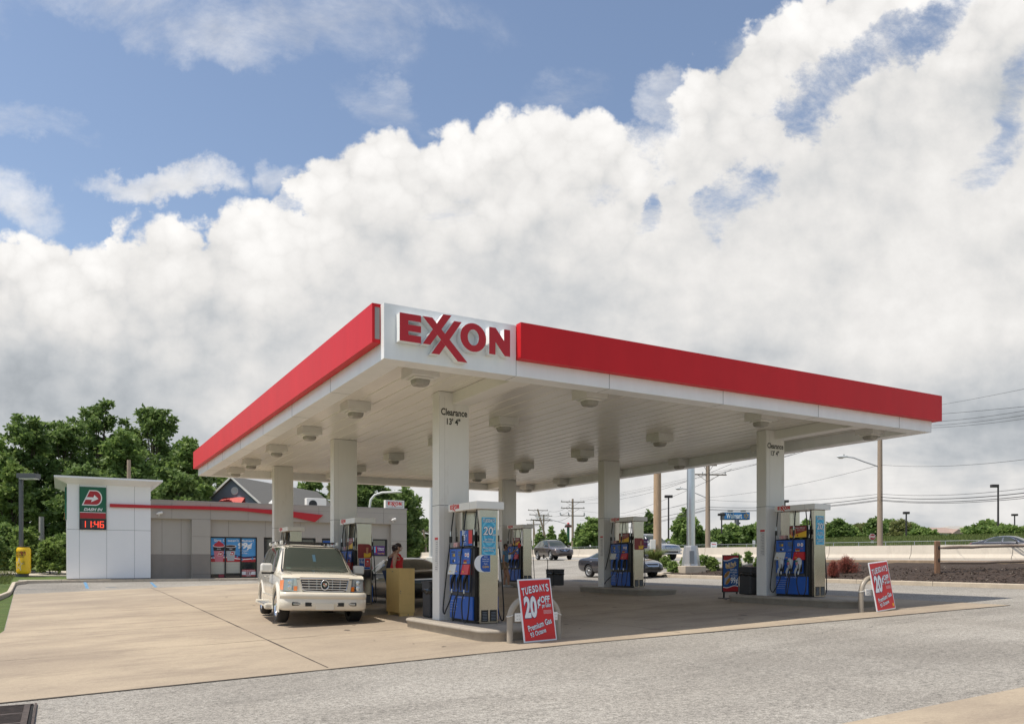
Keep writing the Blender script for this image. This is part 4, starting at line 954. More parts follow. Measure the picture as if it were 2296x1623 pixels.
for q in range(4): mb.lathe([(.06+.06*q, .0), (.066+.06*q, .0)], 20, 2, T(10.55, 3.985, H+.42) @ FRONT)
mb.build('air_conditioner', [WHITE, BLACK, GREYP], SH)
mb = MB(); mb.lathe([(.85, 0), (.85, .35), (.80, .50), (.65, .66), (.4, .78), (.001, .82)], 18, 0, T(8.6, 5, H)); 
for q in range(18): a = 6.2832*q/18; mb.tube([(8.6+.86*math.cos(a), 5+.86*math.sin(a), H+.0), (8.6+.81*math.cos(a), 5+.81*math.sin(a), H+.50), (8.6+.42*math.cos(a), 5+.42*math.sin(a), H+.78)], .015, 4, 0)
mb.build('roof_vent', mat('vent_pale', (.62, .62, .60), .5), SH)
mb = MB(); mb.box((3.4, 6, H), (5.7, 8, H+.38), 0); mb.box((3.3, 5.9, H+.38), (5.8, 8.1, H+.46), 0); mb.build('roof_unit', GALV, SH)

# house with a gable, behind the shop
HY = 74.; HS = thing('gabled_house', PZ(523, 1262, HY)-Vector((0, 0, 1.0)), R(-14), 'grey sided house with a shingled gable roof and a red awning, behind the shop', 'house')
SID = mat('grey_siding', (.26, .28, .33), .7, stretch=(1, 1, 14), var=.08, vs=3); SHI = mat('roof_shingle', (.15, .145, .135), .9, var=.3, vs=12, stretch=(1, 1, 3), bump=.4, bs=30)
mb = MB(); wv = 2.9; za = 9.0; ze = 6.6; L = 16
mb.add([(-wv, 0, 0), (wv, 0, 0), (wv, 0, ze), (0, 0, za), (-wv, 0, ze), (-wv, L, 0), (wv, L, 0), (wv, L, ze), (0, L, za), (-wv, L, ze)], [(0, 1, 2, 3, 4), (9, 8, 7, 6, 5), (1, 6, 7, 2), (0, 4, 9, 5)], 0)
mb.build('wall', SID, HS)
sl = (za-ze)/wv; ov = .35
mb = MB()
for s in (-1, 1):
    a = (0, -.4, za+.12); b = (s*(wv+ov), -.4, ze-ov*sl+.12); c = (s*(wv+ov), L+.4, ze-ov*sl+.12); d = (0, L+.4, za+.12); t = Vector((0, 0, -.16))
    vs = [Vector(q) for q in (a, b, c, d)]; vs += [q+t for q in vs]
    mb.add(vs, [(0, 1, 2, 3), (7, 6, 5, 4), (1, 5, 6, 2), (0, 4, 5, 1), (3, 2, 6, 7)], 0)
mb.build('roof', SHI, HS)
mb = MB()
for s in (-1, 1):
    a = Vector((0, -.43, za+.13)); b = Vector((s*(wv+ov), -.43, ze-ov*sl+.13)); t = Vector((0, 0, -.22)); e = Vector((0, .03, 0))
    mb.add([a, b, b+t, a+t, a+e, b+e, b+t+e, a+t+e], [(0, 1, 2, 3), (0, 4, 5, 1), (3, 2, 6, 7)], 0)
mb.build('barge_board', WHITE, HS)
mb = MB(); mb.lathe([(.001, 0), (.26, 0), (.33, .03), (.38, .02), (.38, -.02)], 16, 0, T(.15, -.02, 7.75) @ FRONT); mb.build('round_vent', WHITE, HS)
mb = MB(); mb.add([(-1.0, 0, 7.15), (1.25, 0, 7.15), (1.25, -.9, 6.3), (-1.6, -.9, 6.3), (1.25, -.9, 6.1), (-1.6, -.9, 6.1), (-1.6, 0, 6.1), (1.25, 0, 6.1)], [(0, 3, 2, 1), (3, 5, 4, 2), (1, 2, 4, 7), (0, 6, 5, 3)], 0)
mb.build('awning', mat('awning_red', (.50, .05, .04), .6, var=.2, vs=3), HS)

# ---------------------------------------------------------------- forecourt furniture
def uguard(u, v, label):
    o = thing('bollard_hoop', W(u, v), TH, label, 'bollard', 'hoop bollards at the canopy front')
    P = [(0, 0, -.1), (0, 0, .40)]; w = 1.02; r = .36; h = .80
    for i in range(9): a = R(180-90*i/8); P.append((r+r*math.cos(a), 0, h-r+r*math.sin(a)))
    for i in range(9): a = R(90-90*i/8); P.append((w-r+r*math.cos(a), 0, h-r+r*math.sin(a)))
    P += [(w, 0, .4), (w, 0, -.1)]
    mb = MB(); mb.tube(P, .057, 12, 0); mb.build('hoop', BEIGE, o)
    mb = MB(); mb.rbox((.06, -.085, .395), (w-.06, -.06, .545), .008); mb.build('crossbar', WHITE, o)
    mb = MB()
    for xx, s in ((0, 1), (w, -1)): mb.tube([(xx+.06*math.cos(t), .06*math.sin(t), .50+.02*s*math.cos(t)) for t in [6.2832*i/12 for i in range(13)]], .008, 5, 0)
    for xx in (.10, .14, w-.10, w-.14): mb.cyl((xx, -.088, .44), (xx, -.084, .44), .008, .008, 6, 1); mb.cyl((xx, -.088, .50), (xx, -.084, .50), .008, .008, 6, 1)
    mb.build('tie', [WHITE, GREYP], o)
uguard(-.16, 2.29, 'beige hoop bollard at the left, in front of the nearest pump')
uguard(-.58, 11.34, 'beige hoop bollard at the right, in front of the pump with bagged nozzles')
SIGNR = mat('price_sign_red', (.62, .012, .010), .35)
def price_sign(u, v, dz, lean, roll, label, yellow=False):
    o = thing('price_sign', W(u, v, dz), 0, label, 'sign', 'red price signs leaning on the hoop bollards')
    o.rotation_euler = (Matrix.Rotation(TH, 4, 'Z') @ Matrix.Rotation(-lean, 4, 'X') @ Matrix.Rotation(roll, 4, 'Y')).to_euler()
    w, h = .70, 1.14; mb = MB()
    mb.rbox((0, -.01, 0), (w, .014, h), .012, 0)
    mb.box((.028, -.013, .028), (w-.028, -.008, h-.028), 1)
    f = mb.build('frame', [mat('sign_frame_white', (.80, .80, .82), .3), SIGNR], o)
    mb = MB(); B = T(0, -.0145, 0)
    def tx(t, x, z, hh, wd, rot=0., sh=0., o_=.03, b=.03): mb.outl(t, hh, B @ T(x, 0, z) @ Matrix.Rotation(-rot, 4, 'Y') @ FRONT, 0, 1, o_, sh, wd, .0015, b)
    # arched heading, letter by letter
    for i, c in enumerate('TUESDAYS'):
        t = (i-3.5)/3.5; tx(c, .345+t*.255, .955-.018*t*t+.028*t, .135-.02*(1-abs(t)), .062, .12+.05*t, .08)
    tx('20', .205, .63, .36, .27, 0, .04, .025, .045); tx('¢', .395, .70, .17, .075, 0, .1)
    tx('OFF', .535, .755, .115, .20, .03, .12); tx('per Gallon', .545, .635, .075, .19, .04, .0, .035, .02)
    tx('Premium Gas', .36, .305, .105, .52, .24, .1, .035, .02); tx('93 Octane', .31, .165, .085, .34, .24, .1, .035, .02)
    for q in range(4): mb.box((.47, -.016, .55-.018*q), (.64, -.0145, .554-.018*q), 0)
    mb.build('lettering', [mat('price_white', (.78, .79, .80), .4), mat('price_navy', (.02, .02, .12), .5), INKY], f)
    if yellow: mb = MB(); mb.box((.60, -.016, .07), (.64, -.0145, .14)); mb.build('yellow_tag', INKY, f)
    return o
price_sign(-.33, 2.48, .012, R(9), R(-1.8), 'red TUESDAYS price sign at the left, leaning in front of the nearest pump')
price_sign(-.80, 11.60, .012, R(8), R(-5), 'red TUESDAYS price sign at the right, with a small yellow tag in its corner', True)

# tan cabinet on feet
CABM = mat('tan_cabinet_paint', (.64, .43, .15), .42, var=.05, vs=2.5, stain=((.36, .23, .08), 2.2, .55, .95))
o = thing('steel_cabinet', W(6.55, 2.86), TH, 'tan yellow steel cabinet on two runners, beside the cream car', 'cabinet')
mb = MB(); mb.rbox((0, 0, .10), (.42, .93, 1.24), .006); mb.build('box', CABM, o)
mb = MB(); mb.box((-.002, .03, .13), (.0, .90, 1.17)); mb.box((-.003, .42, 1.15), (-.001, .52, 1.165), 1); mb.build('door', [CABM, GREYP], o)
mb = MB(); mb.cyl((.035, -.006, .66), (.035, .0, .66), .012, .012, 8); mb.cyl((.035, -.006, .61), (.035, .0, .61), .010, .010, 8); mb.lathe([(.024, 0), (.028, .004), (.032, 0)], 14, 1, T(.235, -.002, .30) @ FRONT); mb.build('lock', [GREYP, CABM], o)
mb = MB(); mb.rbox((.03, .02, 0), (.40, .12, .098), .005); mb.rbox((.0, .72, 0), (.40, .82, .098), .005); mb.cyl((.25, .015, .05), (.25, .022, .05), .015, .015, 8, 1); mb.build('runner', [CABM, GREYP], o)
# bins
BINM = mat('bin_charcoal', (.035, .035, .038), .6, bump=.3, bs=90)
def bin_(u, v, w, d, h, label, name='trash_bin', dz=.2, bag=True):
    o = thing(name, W(u, v, dz), TH, label, 'trash bin', 'trash bins on the pump islands')
    mb = MB(); mb.rbox((-w/2, -d/2, 0), (w/2, d/2, h*.74), .03); mb.rbox((-w/2+.03, -d/2-.005, .05), (w/2-.03, -d/2, h*.70), .004); mb.build('body', BINM, o)
    mb = MB(); mb.rbox((-w/2-.012, -d/2-.012, h*.76), (w/2+.012, d/2+.012, h), .035); mb.rbox((-w/2-.02, -d/2-.02, h*.955), (w/2+.02, d/2+.02, h*.985), .01); mb.build('lid', BINM, o)
    if bag:
        mb = MB(); random.seed(int(u*10)); n = 22; vs = []
        for k_, (e, z) in enumerate(((.006, .80), (.022, .77), (.026, .72), (.014, .66))):
            for i in range(n):
                t = i/n*4; s_ = int(t); f_ = t-s_; c = [(-1, -1), (1, -1), (1, 1), (-1, 1), (-1, -1)]; a = c[s_]; b = c[s_+1]; x = (a[0]+(b[0]-a[0])*f_)*(w/2+e); y = (a[1]+(b[1]-a[1])*f_)*(d/2+e)
                vs.append((x+random.uniform(-.006, .006), y+random.uniform(-.006, .006), h*z+random.uniform(-.03, .03)*(k_ > 1)))
        mb.add(vs, [(i*n+j, i*n+(j+1) % n, (i+1)*n+(j+1) % n, (i+1)*n+j) for i in range(3) for j in range(n)], 0, True); mb.build('bin_bag', mat('black_bag', (.012, .012, .013), .18), o)
    return o
bin_(3.86, 2.62, .40, .40, .80, 'dark grey trash bin tucked behind the big near column')
bin_(3.75, 12.40, .52, .45, .78, 'black trash bin behind the right column, beside the hot dog sign')
bin_(13.0, 11.75, .50, .50, .62, 'black bin with a windscreen squeegee, left of the middle right column')
o = thing('squeegee', W(12.9, 11.35, .5), TH, 'black long-handled squeegee standing at the far right pump', 'squeegee')
mb = MB(); mb.tube([(0, 0, 0), (0, 0, .62), (-.03, 0, .74), (-.10, 0, .79), (-.16, 0, .79)], .014, 6); mb.build('handle', BLACK, o); mb = MB(); mb.rbox((-.20, -.03, .73), (-.15, .03, .88), .008); mb.build('head', BLACK, o)

# hot dog sign on a spring base
o = thing('hot_dog_sign', W(4.78, 12.62, .0), TH+R(0), 'framed blue and red hot dog sign on a dark foot, beside the black bin', 'sign')
o.rotation_euler = (R(2), 0, R(5)); o.scale = (.78, .78, .79)
mb = MB(); fw, fz0, fz1 = .66, .26, 1.66
mb.rbox((-fw/2, -.015, fz0), (fw/2, .02, fz1), .01, 0); mb.build('frame', mat('sign_frame_dark', (.03, .02, .02), .5), o)
mb = MB(); x0, x1, z0, z1 = -fw/2+.04, fw/2-.04, fz0+.04, fz1-.04; mb.box((x0, -.018, z0), (x1, -.014, z1), 0); Q = T(0, -.0195, 0) @ FRONT
def wave(za, zb, k, l, mi, base):
    n = 12; p = [(x0+(x1-x0)*i/n, za+(zb-za)*i/n+k*math.sin(6.2832*i/n)) for i in range(n+1)]
    mb.poly((p+[(x1, base), (x0, base)])[::-1] if base > za else p[::-1]+[(x0, base), (x1, base)], l, mi, Q)
wave(1.44, 1.52, -.03, .001, 1, z1); wave(1.47, 1.55, -.03, .002, 2, z1); wave(.47, .50, -.03, .001, 1, z0); wave(.44, .47, -.03, .002, 2, z0)
mb.poly([(-.22, .98), (-.02, 1.02), (-.10, .60), (-.25, .55)], .001, 5, Q)
for cx, cz, a in ((-.15, .93, 52), (-.10, .68, 55)):
    MM = Q @ T(cx, cz, 0) @ Matrix.Rotation(R(a), 4, 'Z'); n = 14
    mb.poly([(.16*math.cos(6.283*i/n), .065*math.sin(6.283*i/n)) for i in range(n)], .003, 3, MM); mb.poly([(.145*math.cos(6.283*i/n), .035*math.sin(6.283*i/n)) for i in range(n)], .005, 6, MM)
    for q in range(9): mb.poly([(-.11+.026*q, -.018), (-.10+.026*q, -.018), (-.09+.026*q, .018), (-.10+.026*q, .018)], .0065, 7, MM)
mb.outl('Ball Park', .15, T(-.0, -.020, 1.30) @ Matrix.Rotation(-R(14), 4, 'Y') @ FRONT, 4, 1, .03, .35, .44, .002, .02)
mb.poly([(-.18, 1.14), (.10, 1.18), (.22, 1.28), (.08, 1.22), (-.16, 1.18)], .003, 4, Q)
for t, z, h_, w_, x in (('REFUEL', 1.10, .06, .26, .12), ('YOURSELF', 1.01, .06, .30, .10), ('ANY', .94, .035, .1, .12), ('REGULAR SIZE', .89, .035, .26, .13), ('HOT DOGS', .84, .035, .2, .13), ('EACH', .52, .03, .09, .13)): mb.text(t, h_, T(x, -.021, z) @ FRONT, 1, .01, width=w_)
mb.text('99¢', .22, T(.14, -.021, .68) @ FRONT, 1, .03, width=.28)
mb.build('poster', [mat('ballpark_blue', (.02, .09, .28), .4, var=.3, vs=3), INKW, mat('ballpark_red', (.42, .02, .025), .4), mat('bun', (.50, .27, .10), .5), mat('gold_ink', (.70, .42, .10), .4), mat('pale_blue_ink', (.28, .36, .50), .5), mat('sausage', (.22, .07, .03), .4), INKY], o)
mb = MB(); mb.box((-fw/2+.05, -.01, .05), (-fw/2+.11, .012, .26)); mb.box((fw/2-.11, -.01, .05), (fw/2-.05, .012, .26)); mb.rbox((-.34, -.04, .03), (.34, .04, .06), .01)
for s in (-1, 1): mb.tube([(s*.25, 0, .045), (s*.30, -.45, .02)], .022, 6); mb.tube([(s*.25, 0, .045), (s*.30, .45, .02)], .022, 6)
mb.build('foot', BLACK, o)

# storm drain in the corner
pa = W(-1.43, -4.92); o = thing('storm_drain', W(-1.45, -4.92, .012), TH, 'rusty storm drain grate at the concrete edge in the lower left corner', 'drain')
RUST = mat('rusty_iron', (.085, .065, .055), .7, .3, var=.35, vs=12, bump=.3, bs=60)
mb = MB(); w, L = 1.5, 1.9; mb.box((-w, -L, -.012), (0, 0, -.006), 1)
for a, b in (((-w, -.05, -.01), (0, 0, .008)), ((-.09, -L, -.01), (-.03, -.05, .008)), ((-.0+.01, -L, -.01), (.035, .0, .012)), ((-w, -.66, -.008), (-.09, -.60, .007)), ((-w, -1.28, -.008), (-.09, -1.22, .007))): mb.box(a, b, 0)
for k in range(30):
    y = -.09-.058*k
    if -1.86 < y: mb.box((-w, y-.021, -.008), (-.09, y, .005), 0)
mb.build('grate', [RUST, mat('drain_void', (.006, .006, .006), .9)], o)

# left lamp with a giant drinks can round its foot
LY = 47.; base = GP(56, LY); o = thing('lamp_post', base, TH-R(30), 'square grey lamp post with a box head and a yellow drinks can round its foot', 'lamp post')
k = LY/1772
zt = CH+(1262-1062)*k-base.z
mb = MB(); mb.rbox((-.15-.17, -.09, -.2), (-.15+.01, .09, zt-.25), .01); mb.box((-.40, -.25, -.05), (.08, .25, .12), 0); mb.build('pole', DGREY, o)
mb = MB(); mb.rbox((-.33, -.3, zt-.28), (.77, .3, zt), .015); mb.box((-.20, -.26, zt-.33), (.70, .26, zt-.28), 1); mb.build('lamp_head', [DGREY, WHITE], o)
mb = MB(); CY = mat('can_yellow', (.78, .48, .01), .4, var=.05, vs=3); zc = .12
mb.lathe([(.31, 0), (.35, .03), (.375, .08), (.38, .20), (.38, 1.40), (.365, 1.47), (.31, 1.56), (.30, 1.60), (.001, 1.60)], 28, 0, T(-.05, -.05, zc)); mb.lathe([(.315, 1.58), (.325, 1.62), (.315, 1.64), (.29, 1.61)], 28, 1, T(-.05, -.05, zc))
def oncan(pts2, mi, r=.385):
    pts2 = [(x*.68, z) for x, z in pts2]; r -= .185 if r > .5 else 0     # wrap flat art round the can
    mb.add([(-.05+r*math.sin(x/r), -.05-r*math.cos(x/r), zc+z) for x, z in pts2], [tuple(range(len(pts2)))], mi)
def star(cx, cz, R_, f=.42): return [(cx+R_*(1 if i % 2 == 0 else f)*math.sin(math.pi*i/5+.12), cz+R_*(1 if i % 2 == 0 else f)*math.cos(math.pi*i/5+.12)) for i in range(10)][::-1]
for rr, mi, e in ((.42, 2, 0), (.37, 1, .003), (.34, 2, .005), (.29, 0, .007)):
    st_ = star(-.08, .55, rr)
    for i in range(10): oncan([st_[i], st_[(i+1) % 10], (-.08, .55)], mi, .569+e)
def cantext(t, x, z, h, w, mi, sh=0, b=.02):
    vs, fs, ww, hh = text_geo(t, b, sh); x *= .68; kx = w*.68/ww; kz = h/.72; r = .390
    mb.add([(-.05+r*math.sin((x+v.x*kx)/r), -.05-r*math.cos((x+v.x*kx)/r), zc+z+v.y*kz) for v in vs], fs, mi)
oncan([(-.46, 1.09), (-.2, 1.09), (0, 1.09), (.2, 1.09), (.46, 1.09), (.46, 1.30), (.2, 1.30), (0, 1.30), (-.2, 1.30), (-.46, 1.30)], 3, .570)
for a_ in (('ROCKSTAR', 0, 1.26, .15, .88, 1), ('RECOVERY', 0, 1.09, .13, .80, 1), ('ENERGY+HYDRATION', 0, .985, .05, .66, 1), ('RR', -.08, .53, .14, .22, 1)): cantext(*a_)
for q in range(5): oncan([(.24, .72-.045*q), (.44, .72-.045*q), (.44, .735-.045*q), (.24, .735-.045*q)], 1, .572)
mb.build('drinks_can', [CY, INKK, INKW, SR], o)
# ---------------------------------------------------------------- vehicles (local x forward, y left, z up)
def ev_mesh(o):
    dg = bpy.context.evaluated_depsgraph_get(); me = bpy.data.meshes.new_from_object(o.evaluated_get(dg)); return me
def car_body(name, st, mats, parent, axles, wr, ww, track, sub=2, wellr=None, sharp=35):
    """loft of rounded cross sections; st: (x, zbottom, zbelt, ztop, half width at sill, belt, roof)"""
    ring = []
    for (x, zb, zs, zt, wb, ws, wt) in st:
        hh = zt-zs
        half = [(0, zb), (wb*.82, zb), (wb, zb+.09), (max(wb, ws)+.012, zb+(zs-zb)*.45), (ws+.004, zs-.07), (ws-.03, zs), (ws+(wt-ws)*.55-.01, zs+hh*.5), (wt, zt-min(.07, hh*.35)), (wt*.80, zt-.012*(hh > .1)), (0, zt)]
        ring.append([(x, y, z) for y, z in half]+[(x, -y, z) for y, z in half[-2:0:-1]])
    n = len(ring[0]); vs = [p for r in ring for p in r]
    fs = [(i*n+j, (i+1)*n+j, (i+1)*n+(j+1) % n, i*n+(j+1) % n) for i in range(len(ring)-1) for j in range(n)]
    fs += [tuple(range(n)), tuple((len(ring)-1)*n+j for j in range(n-1, -1, -1))]
    me = bpy.data.meshes.new(name); me.from_pydata(vs, [], fs); me.materials.append(mats[0]); me.materials.append(mats[1])
    bm = bmesh.new(); bm.from_mesh(me); bmesh.ops.recalc_face_normals(bm, faces=bm.faces[:]); bm.to_mesh(me); bm.free()
    o = bpy.data.objects.new(name, me); COL.objects.link(o)
    md = o.modifiers.new('s', 'SUBSURF'); md.levels = sub; md.render_levels = sub
    me2 = ev_mesh(o); o.modifiers.clear(); o.data = me2
    # wheel wells
    wm = MB()
    for ax in axles:
        for s in (-1, 1):
            rr = wellr or wr*1.17; n = 28; ya, yb = s*(track/2-ww*1.15), s*(track/2+.6); lo_, hi_ = min(ya, yb), max(ya, yb)
            pts = [(ax+rr*math.cos(6.2832*i/n), wr+rr*math.sin(6.2832*i/n)) for i in range(n)]
            vs = [(p[0], lo_, p[1]) for p in pts]+[(p[0], hi_, p[1]) for p in pts]
            wm.add(vs, [(i, i+n, (i+1) % n+n, (i+1) % n) for i in range(n)]+[tuple(range(n)), tuple(range(2*n-1, n-1, -1))])
    w = wm.build('well', mats[1]); bm = bmesh.new(); bm.from_mesh(w.data); bmesh.ops.recalc_face_normals(bm, faces=bm.faces[:]); bm.to_mesh(w.data); bm.free()
    bo = o.modifiers.new('b', 'BOOLEAN'); bo.operation = 'DIFFERENCE'; bo.object = w; bo.solver = 'EXACT'
    try: bo.material_mode = 'TRANSFER'
    except Exception: pass
    me3 = ev_mesh(o); o.modifiers.clear(); o.data = me3; wd = w.data; bpy.data.objects.remove(w); bpy.data.meshes.remove(wd)
    o.data.shade_smooth(); o.data.set_sharp_from_angle(angle=R(sharp)); o.parent = parent
    bm = bmesh.new(); bm.from_mesh(o.data); tree = BVHTree.FromBMesh(bm); bm.free()
    return o, tree
def decal(tree, poly, side, off=.004, step=.06, mb=None, mi=0, both=True, depth=.012):
    """polygon laid on the body surface. side: 'y' (x,z seen from the side), 'f' front (y,z), 'r' rear, 't' top (x,y)"""
    mb = mb or MB()
    for s in ((both if isinstance(both, tuple) else (1, -1)) if side == 'y' else (1,)):
        bm = bmesh.new(); vs = [bm.verts.new((a, b, 0)) for a, b in poly]; bm.faces.new(vs)
        for ax in (0, 1):
            lo_ = min(p[ax] for p in poly); hi_ = max(p[ax] for p in poly); k = int((hi_-lo_)/step)
            for q in range(1, k+1):
                co = [0, 0, 0]; no = [0, 0, 0]; co[ax] = lo_+(hi_-lo_)*q/(k+1); no[ax] = 1
                bmesh.ops.bisect_plane(bm, geom=bm.verts[:]+bm.edges[:]+bm.faces[:], plane_co=co, plane_no=no)
        bm.verts.index_update(); pts = []
        for v in bm.verts:
            a, b = v.co.x, v.co.y
            o_, d = {'y': (Vector((a, s*5, b)), Vector((0, -s, 0))), 'f': (Vector((8, a, b)), Vector((-1, 0, 0))), 'r': (Vector((-8, a, b)), Vector((1, 0, 0))), 't': (Vector((a, b, 6)), Vector((0, 0, -1)))}[side]
            h = tree.ray_cast(o_, d)
            if h[0] is None: q = tree.find_nearest(o_+d*(5 if side == 'y' else 6)); p, nn = q[0], -d
            else: p, nn = h[0], h[1]
            if nn.dot(d) > 0: nn = -nn
            pts.append(p+nn*off-d*off*.5)
        fl = (s < 0 and side == 'y') or side in ('f',)
        fs = [[v.index for v in f.verts] for f in bm.faces]; mb.add(pts, [f[::-1] for f in fs], mi, True); bm.free()
    return mb
def side_parts(tree, poly, name, m, parent, off=.005, step=.1):
    for s in (1, -1):
        bmx = decal(tree, poly, 'y', off, step, both=(s,)); bmx.build(name, m, parent)
def stripe2(pts, w):        # thin closed polygon along a polyline
    L = []; Rr = []
    for i, p in enumerate(pts):
        a = Vector(pts[max(0, i-1)]); b = Vector(pts[min(len(pts)-1, i+1)]); d = (b-a).normalized(); n = Vector((-d.y, d.x))*w/2
        L.append(tuple(Vector(p)+n)); Rr.append(tuple(Vector(p)-n))
    return L+Rr[::-1]
def wheels(parent, axles, wr, ww, track, rimm, spokes=6, steer=0., style=0):
    first = None
    for ax in axles:
        for s in (1, -1):
            if first is None:
                mb = MB(); w2 = ww/2
                prof = [(wr*.62, -w2*.9), (wr*.90, -w2), (wr*.975, -w2*.8), (wr, -w2*.45), (wr, w2*.45), (wr*.975, w2*.8), (wr*.90, w2), (wr*.64, w2*.9)]
                mb.lathe(prof, 32, 0); 
                for q in (-.3, 0, .3): mb.lathe([(wr*1.001, w2*(q-.04)), (wr*.985, w2*q), (wr*1.001, w2*(q+.04))], 32, 0)
                t = mb.build('wheel', TYRE, parent); mb = MB(); rr = wr*.66
                mb.lathe([(rr*.99, w2*.25), (rr, w2*.88), (rr*.93, w2*.94), (rr*.88, w2*.6), (rr*.84, w2*.0)], 32, 0); mb.lathe([(.001, -.01), (rr*.88, -.01)], 24, 1)
                for k in range(spokes):
                    a = 6.2832*k/spokes
                    if style == 0:
                        M_ = Matrix.Rotation(a, 4, 'Z'); mb.add([(0, -rr*.13, w2*.80), (rr*.92, -rr*.17, w2*.80), (rr*.92, rr*.17, w2*.80), (0, rr*.13, w2*.80), (0, -rr*.13, w2*.4), (rr*.92, -rr*.17, w2*.4), (rr*.92, rr*.17, w2*.4), (0, rr*.13, w2*.4)], [(0, 1, 2, 3), (0, 4, 5, 1), (2, 6, 7, 3)], 0, False, M_)
                    else:
                        for da in (-.17, .17):
                            M_ = Matrix.Rotation(a+da*.5, 4, 'Z'); mb.add([(rr*.1, -rr*.05, w2*.82), (rr*.93, -rr*.055+da*rr*.7, w2*.82), (rr*.93, rr*.055+da*rr*.7, w2*.82), (rr*.1, rr*.05, w2*.82), (rr*.1, -rr*.05, w2*.5), (rr*.93, -rr*.055+da*rr*.7, w2*.5), (rr*.93, rr*.055+da*rr*.7, w2*.5), (rr*.1, rr*.05, w2*.5)], [(0, 1, 2, 3), (0, 4, 5, 1), (2, 6, 7, 3)], 0, False, M_)
                mb.lathe([(rr*.24, w2*.7), (rr*.22, w2*.92), (.001, w2*.96)], 14, 0)
                rim = mb.build('rim', [rimm, BLACK], t); first = t; o = t
            else: o = copy_tree(first, parent)
            o.location = (ax, s*(track/2), wr); o.rotation_euler = (-R(90)*s, 0, (steer if ax == max(axles) else 0))
def mirror_pair(f):
    for s in (1, -1): f(s)
PEARL = mat('pearl_cream_paint', (.76, .70, .59), .20, coat=.9, spec=.5)
PEARL2 = mat('pearl_lower', (.74, .68, .57), .24, coat=.8)
LAMPC = mat('clear_lamp', (.45, .47, .48), .08, .75); LAMPD = mat('lamp_bowl', (.20, .21, .22), .15, .8); AMBER = mat('amber_lens', (.80, .20, .02), .15, coat=.8); REDLENS = mat('red_lens', (.50, .008, .01), .12, coat=.9)
UNDER = mat('underbody_black', (.010, .010, .010), .7)
WSG = mat('windscreen_glass', (.040, .050, .043), .04, spec=.6)
PLATE = mat('plate_white', (.6, .6, .58), .5)

